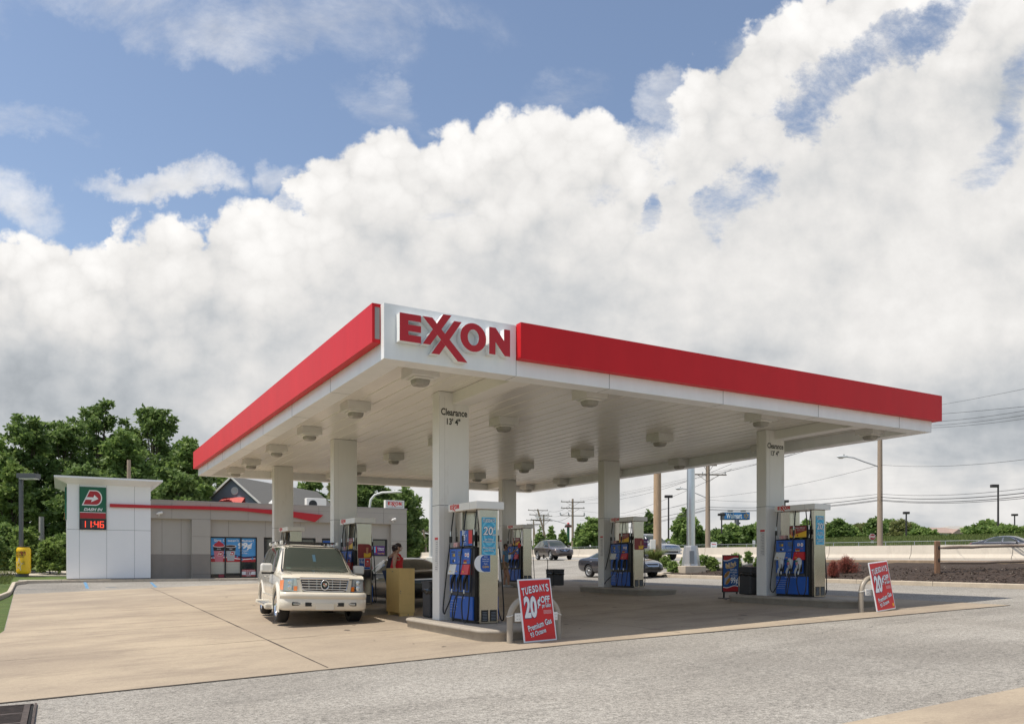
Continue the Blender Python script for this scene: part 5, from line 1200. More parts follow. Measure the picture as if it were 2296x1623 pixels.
def cream_suv():
    # heading: toward the camera, slightly left
    hd = -(Vector((UX, UY))*.993+Vector((VX, VY))*.115); ang = math.atan2(hd.y, hd.x)
    fx = XY(6.40, .71); ctr = Vector((fx[0], fx[1], 0))-Vector((hd.x, hd.y, 0)).normalized()*1.66
    u, v = UV(ctr.x, ctr.y)
    o = thing('parked_car', (ctr.x, ctr.y, gz(u, v)+.012), ang, 'cream luxury sport utility car with chrome grille, parked facing the viewer at the left pumps', 'car')
    o.rotation_euler = (R(-1.7), 0, ang)
    st = [(-2.98, .52, .98, 1.02, .84, .90, .80), (-2.96, .42, 1.14, 1.70, .90, .95, .62), (-2.88, .40, 1.16, 1.84, .93, .97, .72), (-2.5, .38, 1.17, 1.89, .95, .985, .76), (-1.6, .38, 1.17, 1.905, .96, .99, .77), (-.6, .38, 1.17, 1.905, .96, .99, .77),
          (.15, .38, 1.17, 1.895, .96, .99, .76), (.42, .38, 1.17, 1.865, .96, .99, .745), (.60, .38, 1.165, 1.79, .96, .985, .75), (1.18, .38, 1.15, 1.28, .96, .98, .84), (1.26, .38, 1.14, 1.235, .96, .98, .84),
          (1.9, .40, 1.11, 1.20, .955, .965, .82), (2.20, .40, 1.09, 1.165, .945, .955, .80), (2.33, .44, 1.07, 1.135, .92, .93, .79), (2.36, .50, 1.0, 1.03, .86, .86, .74)]
    b, tr = car_body('body', st, [PEARL, UNDER], o, (-1.66, 1.66), .39, .27, 1.70, wellr=.475)
    # glass
    mb = decal(tr, [(-.79, 1.225), (-.60, 1.205), (.60, 1.205), (.79, 1.225), (.665, 1.80), (-.665, 1.80)], 'f', .006, .08)
    ws = mb.build('windshield', WSG, o)
    mb = decal(tr, stripe2([(-.83, 1.19), (-.69, 1.83), (.69, 1.83), (.83, 1.19)], .035), 'f', .004, .1); mb.build('windshield_seal', BLACK, o)
    for q in ([(-.52, 1.20), (.95, 1.20), (.86, 1.27), (.50, 1.72), (.40, 1.775), (-.52, 1.80)], [(-1.62, 1.20), (-.60, 1.20), (-.60, 1.80), (-1.60, 1.80)], [(-2.72, 1.24), (-1.74, 1.21), (-1.74, 1.80), (-2.60, 1.78)]): side_parts(tr, q, 'side_window', WSG, o, .006, .08)
    mb = decal(tr, [(-.66, 1.22), (.66, 1.22), (.60, 1.75), (-.60, 1.75)], 'r', .006, .1); mb.build('rear_window', WSG, o)
    mb = MB()
    for q in ([(.95, .50), (1.02, .9), (.98, 1.18)], [(-.56, .46), (-.56, 1.2)], [(-1.67, .80), (-1.55, 1.0), (-1.66, 1.2)]): decal(tr, stripe2(q, .012), 'y', .003, .2, mb)
    decal(tr, stripe2([(1.3, -.78), (2.45, -.70)], .01), 't', .003, .2, mb); decal(tr, stripe2([(1.3, .78), (2.45, .70)], .01), 't', .003, .2, mb)
    mb.build('door_seam', BLACK, o)
    # lower cladding and arch flares
    mb = MB()
    for s in (1, -1):
        mb.rbox((-1.12, min(s*.955, s*1.012), .36), (1.12, max(s*.955, s*1.012), .62), .03)
        for ax in (-1.66, 1.66):
            n = 16; vs = []
            for i in range(n+1):
                a = R(-12+204*i/n); 
                for rr, yy in ((.470, .955), (.480, 1.018), (.545, 1.012), (.585, .965)): vs.append((ax+rr*math.cos(a), s*yy, .39+rr*math.sin(a)))
            mb.add(vs, [(i*4+j, i*4+j+1, i*4+5+j, i*4+4+j) for i in range(n) for j in range(3)], 0, True)
    mb.build('cladding', PEARL2, o)
    mb = MB()
    for s in (1, -1):
        mb.rbox((-1.08, min(s*.98, s*1.17), .33), (1.02, max(s*.98, s*1.17), .385), .015, 0); mb.rbox((-1.0, min(s*1.0, s*1.155), .385), (.95, max(s*1.0, s*1.155), .395), .003, 1)
        for q in range(4): mb.box((-1.0, min(s*(1.02+.035*q), s*(1.03+.035*q)), .394), (.95, max(s*(1.02+.035*q), s*(1.03+.035*q)), .400), 2)
        mb.rbox((.95, min(s*.96, s*1.18), .28), (1.16, max(s*.96, s*1.18), .42), .04, 0); mb.rbox((-1.2, min(s*.96, s*1.18), .32), (-1.05, max(s*.96, s*1.18), .43), .03, 0)
    mb.build('running_board', [PEARL2, GREYP, ALU], o)
    # front bumper, shallow V in plan
    def vplan(y, x0=2.60, k=.055): return x0-k*abs(y)-.16*max(0, abs(y)-.78)**1.3*4
    ys = [-.985+1.97*i/28 for i in range(29)]
    prof = [(-.32, .735), (-.03, .745), (.012, .72), (.026, .66), (.012, .615), (-.022, .600), (-.004, .57), (.0, .46), (-.02, .37), (-.06, .325), (-.30, .32)]
    mb = MB(); vs = []
    for y in ys:
        xb = vplan(y); e = max(0, abs(y)-.90)/.085
        for dx, z in prof: vs.append((xb+dx-(.05*e*e if dx > -.1 else 0), y, z+(.02*e if z < .5 else 0)))
    k = len(prof); mb.add(vs, [(i*k+j, (i+1)*k+j, (i+1)*k+j+1, i*k+j+1) for i in range(len(ys)-1) for j in range(k-1)], 0, True)
    for s, i0 in ((-1, 0), (1, (len(ys)-1)*k)):      # wrap towards the wheel
        a = [Vector(p) for p in vs[i0:i0+k]]; bck = [Vector((2.16, s*.985, p.z)) for p in a]
        mb.add(a+bck, [(j, j+1, k+j+1, k+j) for j in range(k-1)], 0, True)
    bp = mb.build('front_bumper', PEARL, o)
    mb = MB(); F = Matrix(((0, 0, 1, 0), (1, 0, 0, 0), (0, 1, 0, 0), (0, 0, 0, 1)))   # art facing +x, text x = +y
    def fb(y0, y1, z0, z1, mi, proud=.012, r=.02, d=.03):
        xc = vplan((y0+y1)/2); M_ = T(xc, (y0+y1)/2, 0) @ Matrix.Rotation(-math.copysign(.055, (y0+y1)/2), 4, 'Z'); w = (y1-y0)/2
        mb.rbox((-d, -w, z0), (proud, w, z1), r, mi, M_)
    for s in (1, -1):
        fb(min(s*.52, s*.73), max(s*.52, s*.73), .435, .52, 0, .004, .03); fb(min(s*.54, s*.71), max(s*.54, s*.71), .448, .508, 1, .012, .025)
        fb(min(s*.28, s*.44), max(s*.28, s*.44), .425, .515, 2, .006, .01)
    mb.build('fog_lamp', [BLACK, LAMPC, BLACK], bp)
    mb = MB(); fb(-.21, .21, .345, .505, 0, .010, .008); mb.build('plate_blank', PEARL2, bp)
    # grille
    mb = MB(); xg = 2.505
    def gp(y, z): return xg-.05*abs(y)+.06*(1.0-z)
    for y0, y1 in ((-.53, 0), (0, .53)):
        a = [(gp(y0, .84)-.03, y0*.94, .845), (gp(y1, .84)-.03, y1*.94, .845), (gp(y1, 1.07)-.03, y1, 1.055), (gp(y0, 1.07)-.03, y0, 1.055)]; mb.add(a, [(0, 1, 2, 3)], 0)
    gr = mb.build('grille', BLACK, o)
    mb = MB()
    for z, w in ((1.01, .515), (.965, .51), (.915, .505), (.868, .495)):
        for s in (1, -1): mb.tube([(gp(0, z)-.004, 0, z), (gp(w, z)-.004, s*w, z)], .011, 6)
    for y in (-.36, -.18, .18, .36): mb.tube([(gp(y, 1.05)-.015, y, 1.05), (gp(y, .85)-.015, y*.97, .85)], .006, 4)
    for s in (1, -1):
        mb.tube([(gp(0, 1.055)+.004, 0, 1.065), (gp(.56, 1.06)+.002, s*.56, 1.06)], .026, 8); mb.tube([(gp(.55, 1.05), s*.55, 1.05), (gp(.50, .85), s*.50, .855), (gp(.40, .83), s*.42, .835), (gp(0, .82)+.005, 0, .822)], .011, 6)
    mb.build('grille_bar', CHROME, gr)
    mb = MB(); MC = T(gp(0, .945)+.014, 0, .945) @ F @ Matrix.Identity(4)
    MC = Matrix(((0, 0, 1, gp(0, .945)+.010), (1, 0, 0, 0), (0, 1, 0, .945), (0, 0, 0, 1)))
    mb.lathe([(.098, 0), (.098, .012), (.088, .018), (.076, .012), (.076, .004)], 24, 0, MC); mb.lathe([(.001, .006), (.078, .006)], 20, 1, MC)
    mb.poly([(-.048, .035), (.048, .035), (.044, -.01), (0, -.04), (-.044, -.01)][::-1], .010, 0, MC); mb.poly([(-.04, .028), (-.004, .028), (-.004, .006), (-.04, .006)], .012, 2, MC); mb.poly([(.004, .0), (.038, .0), (.02, -.02), (.004, -.03)][::-1], .012, 2, MC); mb.poly([(.004, .028), (.04, .028), (.04, .006), (.004, .006)], .012, 3, MC)
    mb.build('badge', [CHROME, BLACK, INKR, INKW], gr)
    mb = MB()      # panel round the grille, below hood
    for s in (1, -1):
        mb.add([(gp(.55, 1.06)-.012, s*.555, 1.075), (gp(.62, 1.06)-.02, s*.635, 1.065), (gp(.62, .82)-.02, s*.60, .80), (gp(.5, .82)-.012, s*.49, .82)], [(0, 1, 2, 3)] if s < 0 else [(3, 2, 1, 0)])
        mb.add([(gp(0, .82), 0, .818), (gp(.5, .82)-.012, s*.49, .82), (gp(.6, .8)-.02, s*.60, .79), (gp(0, .8), 0, .785)], [(0, 1, 2, 3)])
    mb.build('grille_surround', PEARL, o)
    mb = MB(); ns = 12; vs = []
    for i in range(ns+1):
        y = -.93+1.86*i/ns; ay = abs(y); xe = (gp(ay, 1.07)-.004 if ay < .63 else gp(.62, 1.06)-(ay-.62)*.36)
        vs += [(2.10, y*1.0, 1.155-.03*ay+.02), (2.30, y, 1.145-.035*ay), (xe-.05, y, 1.105-.03*ay), (xe, y, 1.080-.02*ay), (xe-.02, y, 1.055-.02*ay)]
    mb.add(vs, [(i*5+j, i*5+j+1, (i+1)*5+j+1, (i+1)*5+j) for i in range(ns) for j in range(4)], 0, True); mb.build('hood_nose', PEARL, o)
    mb = MB(); mb.tube([vs[i*5+4]-0*vs[i*5+4] if False else (vs[i*5+4][0]+.008, vs[i*5+4][1], vs[i*5+4][2]-.002) for i in range(ns+1)], .007, 4); mb.build('hood_gap', BLACK, o)
    # headlights
    for s in (1, -1):
        hl = thing('headlight', (0, 0, 0)); hl.parent = o
        mb = MB(); A = [(gp(.62, 1.06)-.012, s*.635, 1.06), (2.42, s*.90, 1.035), (2.43, s*.915, .83), (gp(.62, .82)-.012, s*.60, .81)]; B = [(2.22, s*.965, 1.02), (2.24, s*.968, .84)]
        mb.add(A+B, [(0, 1, 2, 3), (1, 4, 5, 2)] if s < 0 else [(3, 2, 1, 0), (2, 5, 4, 1)], 0); mb.add([A[0], A[1], B[0], (2.2, s*.6, 1.06)], [(0, 1, 2, 3)], 0)
        ln = mb.build('lens', LAMPC, hl)
        mb = MB()
        def hq(y0, y1, z0, z1, mi, e):
            f = lambda y, z: (gp(.62, z)+.0-(y-.62)*.30+e, s*y, z); a = [f(y0, z0), f(y1, z0), f(y1, z1), f(y0, z1)]; mb.add(a, [(0, 1, 2, 3)] if s > 0 else [(3, 2, 1, 0)], mi)
        hq(.70, .845, .945, 1.04, 0, .004); hq(.70, .845, .84, .935, 0, .004); hq(.615, .69, .83, .915, 1, .005); hq(.855, .905, .835, 1.03, 1, .004)
        for zc in (.992, .888):
            f = Matrix(((0, 0, 1, gp(.62, zc)-.045+.008), (1, 0, 0, s*.772), (0, 1, 0, zc), (0, 0, 0, 1))); mb.lathe([(.001, .004), (.025, .012), (.048, .0)], 14, 2, f)
        mb.add([(2.44, s*.921, .84), (2.26, s*.972, .845), (2.24, s*.969, 1.01), (2.43, s*.906, 1.025)], [(0, 1, 2, 3)] if s > 0 else [(3, 2, 1, 0)], 1)
        mb.build('reflector', [LAMPD, AMBER, CHROME], hl)
    def st_(q):
        if q.type == 'MESH' and 'zs' not in q.data:
            for v_ in q.data.vertices:
                if v_.co.z < 1.07: v_.co.z = 1.07-(1.07-v_.co.z)*1.24
            q.data['zs'] = 1
        for c_ in q.children: st_(c_)
    for q in o.children:
        if q.name.split('.')[0] in ('grille', 'grille_surround', 'headlight'): st_(q)
    # mirrors, wipers, handles, rails
    for s in (1, -1):
        mb = MB(); mb.rbox((.72, min(s*.99, s*1.27), 1.155), (.90, max(s*.99, s*1.27), 1.385), .055, 0, None, 3); mb.rbox((.74, min(s*.90, s*1.24), 1.12), (.88, max(s*.90, s*1.24), 1.185), .02, 1); mb.build('mirror', [mat('mirror_white', (.72, .70, .66), .25, coat=.6), BLACK], o)
    mb = MB()
    for pts in ([(1.23, .62, 1.235), (1.20, .40, 1.268), (1.16, .20, 1.29), (1.20, -.10, 1.268)], [(1.23, -.12, 1.245), (1.19, -.32, 1.275), (1.15, -.55, 1.28), (1.18, -.78, 1.25)]): mb.tube(pts, .010, 5)
    mb.build('wiper', BLACK, o)
    mb = MB()
    for s in (1, -1):
        for x in (.10, -.92): mb.rbox((x-.10, min(s*.985, s*1.015), 1.03), (x+.08, max(s*.985, s*1.015), 1.065), .012, 0); mb.lathe([(.045, .0), (.001, .004)], 12, 0, T(x-.02, s*.992, 1.045) @ (RIGHT if s > 0 else LEFT) @ Matrix.Rotation(0, 4, 'Z')) if False else None
    mb.build('door_handle', CHROME, o)
    mb = MB()
    for s in (1, -1):
        mb.tube([(.05, s*.70, 1.90), (.0, s*.70, 1.955), (-.3, s*.70, 1.975), (-2.3, s*.70, 1.965), (-2.45, s*.70, 1.88)], .020, 6, 1)
        for x in (.04, -1.1, -2.4): mb.rbox((x-.10, s*.70-.035, 1.88), (x+.10, s*.70+.035, 1.975), .02, 0)
    for x in (-.2, -1.4): mb.tube([(x, -.70, 1.955), (x, .70, 1.955)], .022, 6, 1)
    for y, x in ((.35, .33), (-.62, .32)): mb.lathe([(.05, 0), (.04, .03), (.001, .05)], 10, 1, T(x, y, 1.875))
    mb.tube([(.32, -.62, 1.89), (.22, -.62, 2.0)], .006, 4, 1)
    mb.build('roof_rack', [mat('mirror_white', (.72, .70, .66), .25), BLACK], o)
    # things seen through the screen: tag and sticker on the glass
    mb = MB(); decal(tr, [(-.72, 1.235), (-.62, 1.235), (-.60, 1.28), (-.70, 1.28)], 'f', .008, .2, mb, 0); mb.build('sticker', mat('sticker_green', (.25, .50, .38), .5), ws)
    mb = decal(tr, [(-.04, 1.45), (.03, 1.45), (.03, 1.62), (-.04, 1.62)], 'f', .008, .2); mb.build('mirror_tag', mat('tag_blue', (.03, .09, .14), .5), ws)
    mb = decal(tr, [(.45, 1.225), (.76, 1.235), (.655, 1.76), (.50, 1.79), (.42, 1.65)], 'f', .0075, .1); mb.build('sky_reflection', mat('tinted_glass_blue', (.10, .14, .17), .03, spec=.8, coat=.9), ws) if False else None
    mb = MB(); decal(tr, [(-.88, .80), (-.70, .80), (-.72, 1.15), (-.86, 1.12)], 'r', .01, .1, mb); decal(tr, [(.88, .80), (.70, .80), (.72, 1.15), (.86, 1.12)], 'r', .01, .1, mb); mb.build('tail_light', REDLENS, o)
    mb = MB(); mb.rbox((-3.06, -.9, .42), (-2.8, .9, .72), .06); mb.build('rear_bumper', PEARL, o)
    wheels(o, (-1.66, 1.66), .39, .27, 1.70, CHROME, 7, R(3))
    return o
cream_suv()

def sedan(name, loc, ang, paint, label, cat='car', kind='sedan', L=4.9, Wd=1.85, Hh=1.46, rot=None, style=1, plate=True, chrome=True, text=None, wr=.335):
    o = thing(name, loc, ang, label, cat)
    if rot: o.rotation_euler = (rot[0], rot[1], ang)
    h = Wd/2; f = L/2
    if kind == 'sedan':
        st = [(-f, .42, .72, .74, h*.80, h*.82, h*.68), (-f+.05, .34, .92, .98, h*.86, h*.90, h*.72), (-f+.30, .26, .98, 1.06, h*.93, h*.97, h*.76), (-f+.75, .22, .98, 1.09, h*.96, h*.99, h*.74), (-f+1.05, .20, .97, 1.24, h*.97, h, h*.66),
              (-f+1.55, .19, .95, 1.40, h*.98, h, h*.63), (-f+2.2, .19, .94, Hh, h*.98, h, h*.64), (-f+2.75, .19, .93, Hh-.02, h*.98, h, h*.65), (-f+3.1, .19, .92, 1.30, h*.98, h, h*.68), (-f+3.62, .20, .90, 1.00, h*.98, h*.99, h*.80), (-f+3.8, .20, .88, .965, h*.97, h*.98, h*.82),
              (f-.55, .22, .80, .86, h*.95, h*.95, h*.76), (f-.22, .24, .70, .75, h*.90, h*.88, h*.68), (f-.04, .28, .60, .63, h*.76, h*.74, h*.60), (f, .34, .52, .54, h*.62, h*.62, h*.5)]
        ax = (-f+1.02, f-.93); wsx = ((f-1.27, .99), )
    elif kind == 'crossover':
        st = [(-f, .48, .90, .95, h*.80, h*.82, h*.70), (-f+.06, .38, 1.04, 1.12, h*.88, h*.92, h*.70), (-f+.30, .30, 1.08, 1.40, h*.95, h*.98, h*.62), (-f+.60, .28, 1.08, 1.60, h*.97, h, h*.64), (-f+1.2, .26, 1.06, 1.69, h*.98, h, h*.67), (-f+2.2, .26, 1.03, 1.70, h*.98, h, h*.69),
              (-f+2.8, .26, 1.01, 1.60, h*.98, h, h*.70), (-f+3.35, .26, 1.0, 1.16, h*.98, h*.99, h*.80), (-f+3.55, .27, .98, 1.08, h*.97, h*.98, h*.82), (f-.45, .30, .92, .99, h*.95, h*.95, h*.76), (f-.16, .32, .84, .90, h*.88, h*.88, h*.70), (f-.02, .36, .70, .74, h*.76, h*.76, h*.6), (f, .42, .6, .62, h*.66, h*.66, h*.5)]
        ax = (-f+.98, f-.95)
    else:       # big square SUV
        st = [(-f, .50, 1.0, 1.05, h*.9, h*.92, h*.80), (-f+.04, .40, 1.16, 1.80, h*.94, h*.97, h*.70), (-f+.3, .38, 1.18, 1.92, h*.97, h, h*.74), (-f+1.5, .36, 1.18, 1.95, h*.98, h, h*.76), (-f+2.9, .36, 1.17, 1.94, h*.98, h, h*.76), (-f+3.2, .36, 1.16, 1.86, h*.98, h, h*.76), (-f+3.85, .36, 1.14, 1.28, h*.98, h*.99, h*.84),
              (-f+3.95, .37, 1.13, 1.22, h*.98, h*.98, h*.84), (f-.35, .40, 1.06, 1.14, h*.96, h*.96, h*.80), (f-.05, .42, .98, 1.04, h*.90, h*.90, h*.74), (f, .46, .8, .82, h*.84, h*.84, h*.7)]
        ax = (-f+1.15, f-.95); 
    tk = Wd-.26
    b, tr = car_body('body', st, [paint, UNDER], o, ax, wr, .22, tk, 2, wr*1.14)
    G = WSG
    if kind == 'sedan':
        fr = [(-h*.76, 1.0), (h*.76, 1.0), (h*.60, Hh-.09), (-h*.60, Hh-.09)]; rr = [(-h*.70, 1.10), (h*.70, 1.10), (h*.55, Hh-.09), (-h*.55, Hh-.09)]
        sw = [[(-f+1.12, .985), (-f+2.25, .985), (-f+2.25, Hh-.075), (-f+1.75, Hh-.09), (-f+1.35, 1.22)], [(-f+2.31, .985), (f-1.40, .985), (f-1.56, 1.07), (f-2.10, Hh-.11), (-f+2.31, Hh-.075)]]
    elif kind == 'crossover':
        fr = [(-h*.78, 1.12), (h*.78, 1.12), (h*.62, 1.60), (-h*.62, 1.60)]; rr = [(-h*.60, 1.15), (h*.60, 1.15), (h*.50, 1.5), (-h*.50, 1.5)]
        sw = [[(-f+.62, 1.16), (-f+1.25, 1.10), (-f+1.25, 1.60), (-f+.85, 1.56)], [(-f+1.32, 1.10), (-f+2.15, 1.07), (-f+2.15, 1.62), (-f+1.32, 1.61)], [(-f+2.21, 1.07), (f-1.50, 1.06), (f-1.75, 1.25), (-f+2.75, 1.56), (-f+2.21, 1.62)]]
    else:
        fr = [(-h*.80, 1.25), (h*.80, 1.25), (h*.70, 1.84), (-h*.70, 1.84)]; rr = [(-h*.7, 1.25), (h*.7, 1.25), (h*.64, 1.78), (-h*.64, 1.78)]
        sw = [[(-f+.3, 1.24), (-f+1.1, 1.22), (-f+1.1, 1.82), (-f+.4, 1.80)], [(-f+1.2, 1.22), (-f+2.1, 1.22), (-f+2.1, 1.84), (-f+1.2, 1.84)], [(-f+2.2, 1.22), (f-1.45, 1.22), (f-1.95, 1.78), (-f+2.2, 1.84)]]
    decal(tr, fr, 'f', .005, .1).build('windshield', G, o); decal(tr, rr, 'r', .005, .1).build('rear_window', G, o)
    [side_parts(tr, q, 'side_window', G, o) for q in sw]
    if chrome:
        mb = MB()
        for q in sw: decal(tr, stripe2(q+[q[0]], .022), 'y', .007, .15, mb)
        mb.build('window_trim', CHROME if kind == 'sedan' else BLACK, o)
    mb = MB(); xs = (sw[-2][1][0]+sw[-1][0][0])/2
    for q in ([(xs, .34), (xs, sw[-1][0][1])], [(f-1.42, .36), (f-1.38, .9)], [(ax[0]+.42, .70), (ax[0]+.30, .95)], [(-f+1.0, .30), (f-1.1, .30)]): decal(tr, stripe2(q, .012), 'y', .003, .2, mb)
    mb.build('door_seam', BLACK, o)
    mb = MB()
    for s in (1, -1):
        for x in (xs-.14, xs-1.0): mb.rbox((x-.09, min(s*(h-.01), s*(h+.02)), sw[0][0][1]-.18), (x+.09, max(s*(h-.01), s*(h+.02)), sw[0][0][1]-.15), .01)
    mb.build('door_handle', CHROME if kind == 'sedan' else paint, o)
    for s in (1, -1):
        mb = MB(); zz = sw[-1][0][1]+.03; xm = f-1.60; mb.rbox((xm-.07, min(s*(h+.02), s*(h+.20)), zz), (xm+.07, max(s*(h+.02), s*(h+.20)), zz+.14), .04); mb.rbox((xm-.03, min(s*(h-.08), s*(h+.06)), zz), (xm+.03, max(s*(h-.08), s*(h+.06)), zz+.04), .01, 1); mb.build('mirror', [paint, BLACK], o)
    # lights
    if kind == 'sedan': hz = [(h*.58, .60), (h*.93, .66), (h*.90, .80), (h*.66, .745)]; tz = [(h*.62, .72), (h*.93, .74), (h*.92, .95), (h*.80, .97), (h*.60, .84)]
    elif kind == 'crossover': hz = [(h*.48, .80), (h*.92, .86), (h*.92, 1.0), (h*.60, .88)]; tz = [(h*.66, .95), (h*.93, .90), (h*.93, 1.2), (h*.75, 1.1)]
    else: hz = [(h*.60, .82), (h*.90, .82), (h*.90, 1.05), (h*.60, 1.05)]; tz = [(h*.78, .9), (h*.93, .9), (h*.93, 1.3), (h*.80, 1.3)]
    for s in (1, -1):
        decal(tr, [(s*a, c) for a, c in hz][::s], 'f', .006, .1).build('headlight', LAMPC, o); decal(tr, [(s*a, c) for a, c in tz][::s], 'r', .006, .1).build('tail_light', REDLENS, o)
    if kind == 'sedan':
        mb = decal(tr, [(-.34, .56), (.34, .56), (.42, .70), (-.42, .70)], 'f', .006, .1); decal(tr, [(-.5, .34), (.5, .34), (.42, .44), (-.42, .44)], 'f', .006, .1, mb); g = mb.build('grille', BLACK, o)
        mb = decal(tr, stripe2([(-.42, .70), (-.34, .56), (.34, .56), (.42, .70)], .05), 'f', .010, .1); decal(tr, [(-.40, .665), (.40, .665), (.42, .71), (-.42, .71)], 'f', .012, .1, mb); mb.build('grille_trim', CHROME, g)
    elif kind == 'crossover':
        mb = decal(tr, [(-.40, .66), (.40, .66), (.46, .84), (-.46, .84)], 'f', .006, .1); decal(tr, [(-.6, .40), (.6, .40), (.5, .50), (-.5, .50)], 'f', .006, .1, mb); g = mb.build('grille', BLACK, o)
        mb = decal(tr, stripe2([(-.44, .86), (-.12, .72), (.12, .72), (.44, .86)], .04), 'f', .010, .1); decal(tr, [(-.08, .70), (.08, .70), (.08, .82), (-.08, .82)], 'f', .013, .1, mb); mb.build('grille_trim', CHROME, g)
        mb = MB(); [mb.tube([(-f+.7, s*h*.60, 1.70), (-f+1.0, s*h*.61, 1.745), (-f+2.3, s*h*.62, 1.745), (-f+2.6, s*h*.63, 1.68)], .018, 5) for s in (1, -1)]; mb.build('roof_rail', BLACK, o)
    else:
        mb = decal(tr, [(-.55, .80), (.55, .80), (.55, 1.04), (-.55, 1.04)], 'f', .006, .1); decal(tr, [(-.6, .48), (.6, .48), (.6, .62), (-.6, .62)], 'f', .006, .1, mb); g = mb.build('grille', BLACK, o)
        mb = MB(); [decal(tr, [(-.54, z), (.54, z), (.54, z+.035), (-.54, z+.035)], 'f', .012, .1, mb) for z in (.82, .88, .94, 1.0)]; decal(tr, [(-.09, .88), (.09, .88), (.09, .96), (-.09, .96)], 'f', .02, .1, mb); mb.build('grille_trim', CHROME, g)
        mb = MB(); mb.rbox((f-.12, -h*.92, .42), (f+.06, h*.92, .52), .03); mb.rbox((f-.12, -h*.93, .64), (f+.07, h*.93, .78), .04); mb.build('front_bumper', paint, o)
        mb = MB(); [mb.tube([(-f+.6, s*h*.70, 1.95), (-f+.8, s*h*.70, 2.01), (-f+2.6, s*h*.70, 2.0), (-f+2.8, s*h*.70, 1.93)], .02, 5) for s in (1, -1)]; mb.build('roof_rail', BLACK, o)
    if text:
        mb = MB(); mb.text(text, .045, Matrix(((0, 0, -1, -f+.015), (-1, 0, 0, -.38), (0, 1, 0, .87), (0, 0, 0, 1))), 0, .01, .1, width=.34); decal(tr, [(-.60, .80), (.60, .80), (.56, .835), (-.56, .835)], 'r', .012, .1, mb); decal(tr, [(-.16, .64), (.16, .64), (.16, .76), (-.16, .76)], 'r', .008, .2, mb, 1); mb.build('trunk_trim', [CHROME, PLATE], o)
        mb = MB(); mb.rbox((-.25, -.12, Hh-.02), (-.05, .02, Hh+.03), .02); mb.build('roof_antenna', BLACK, o) if False else None
    wheels(o, ax, wr, .21, tk, ALU, 5 if style else 6, 0, style)
    return o
BLKP = mat('black_car_paint', (.006, .006, .007), .22, coat=.35, spec=.4); GREYC = mat('slate_car_paint', (.045, .046, .056), .2, .3, coat=1.); BRZ = mat('bronze_car_paint', (.15, .125, .12), .24, .55, coat=.9); SILV = mat('silver_car_paint', (.42, .43, .45), .25, .6, coat=.9); WHC = mat('white_car_paint', (.62, .64, .66), .25, coat=.8)
ua = math.atan2(UY, UX)
def wz(x, y, dz=0.): u, v = UV(x, y); return Vector((x, y, gz(u, v)+dz))
p = W(11.1, 4.80, .012); sedan('parked_car', p, ua-R(1.5), BLKP, 'black saloon car seen from behind, beside the tan cabinet', text='MAXIMA', rot=(R(-1.8), 0))
p = GP(1390, 40.6, .0); sedan('moving_car', p, R(-57), GREYC, 'dark slate saloon car crossing behind the middle right pump', rot=(0, R(-.6)), L=4.95)
p = GP(1241, 66.5, .0); sedan('moving_car', p, R(-70), BRZ, 'bronze crossover car driving on the road, nose to the right', kind='crossover', L=4.8, Wd=1.88, wr=.38)
p = GP(1452, 58.5, .0); sedan('moving_car', p, R(-60), SILV, 'silver full-size sport utility car behind the brown wooden pole', kind='suv', L=5.3, Wd=2.0, wr=.40, style=0)
p = GP(2262, 56.5, .0); sedan('moving_car', p, ua+math.pi+R(8), GREYC, 'dark car passing behind the concrete barrier at the far right', L=4.8)
p = GP(926, 150, .0); p.z = CH-(1262-1247)*-150/1772*0+ (1262-1249.5)/1772*150; sedan('moving_car', p, R(-75), WHC, 'small white sport utility car far off, right of the shop', kind='suv', L=4.9, Wd=1.95, wr=.38, style=0)
# ---------------------------------------------------------------- people
SKIN = mat('skin', (.42, .24, .16), .55, var=.05, vs=10); SKIN2 = mat('tanned_skin', (.36, .19, .12), .55, var=.05, vs=10)
HAIRD = mat('dark_brown_hair', (.030, .014, .009), .5, bump=.5, bs=60); REDT = mat('red_tank_top', (.52, .015, .018), .75, bump=.3, bs=14, bdist=.02)
DENIM = mat('dark_denim', (.03, .045, .09), .85, bump=.2, bs=90); DARKT = mat('dark_tee', (.028, .020, .026), .85, bump=.25, bs=16, bdist=.02); BLUET = mat('light_blue_shirt', (.10, .22, .36), .8, bump=.3, bs=14, bdist=.02)
KHAKI = mat('khaki_shorts', (.27, .20, .13), .85, bump=.2, bs=50); SHOE = mat('pale_shoe', (.45, .45, .46), .7); EYEW = mat('eye_white', (.7, .7, .68), .3); EYED = mat('eye_dark', (.02, .012, .01), .2); LIP = mat('lip', (.38, .12, .10), .5)
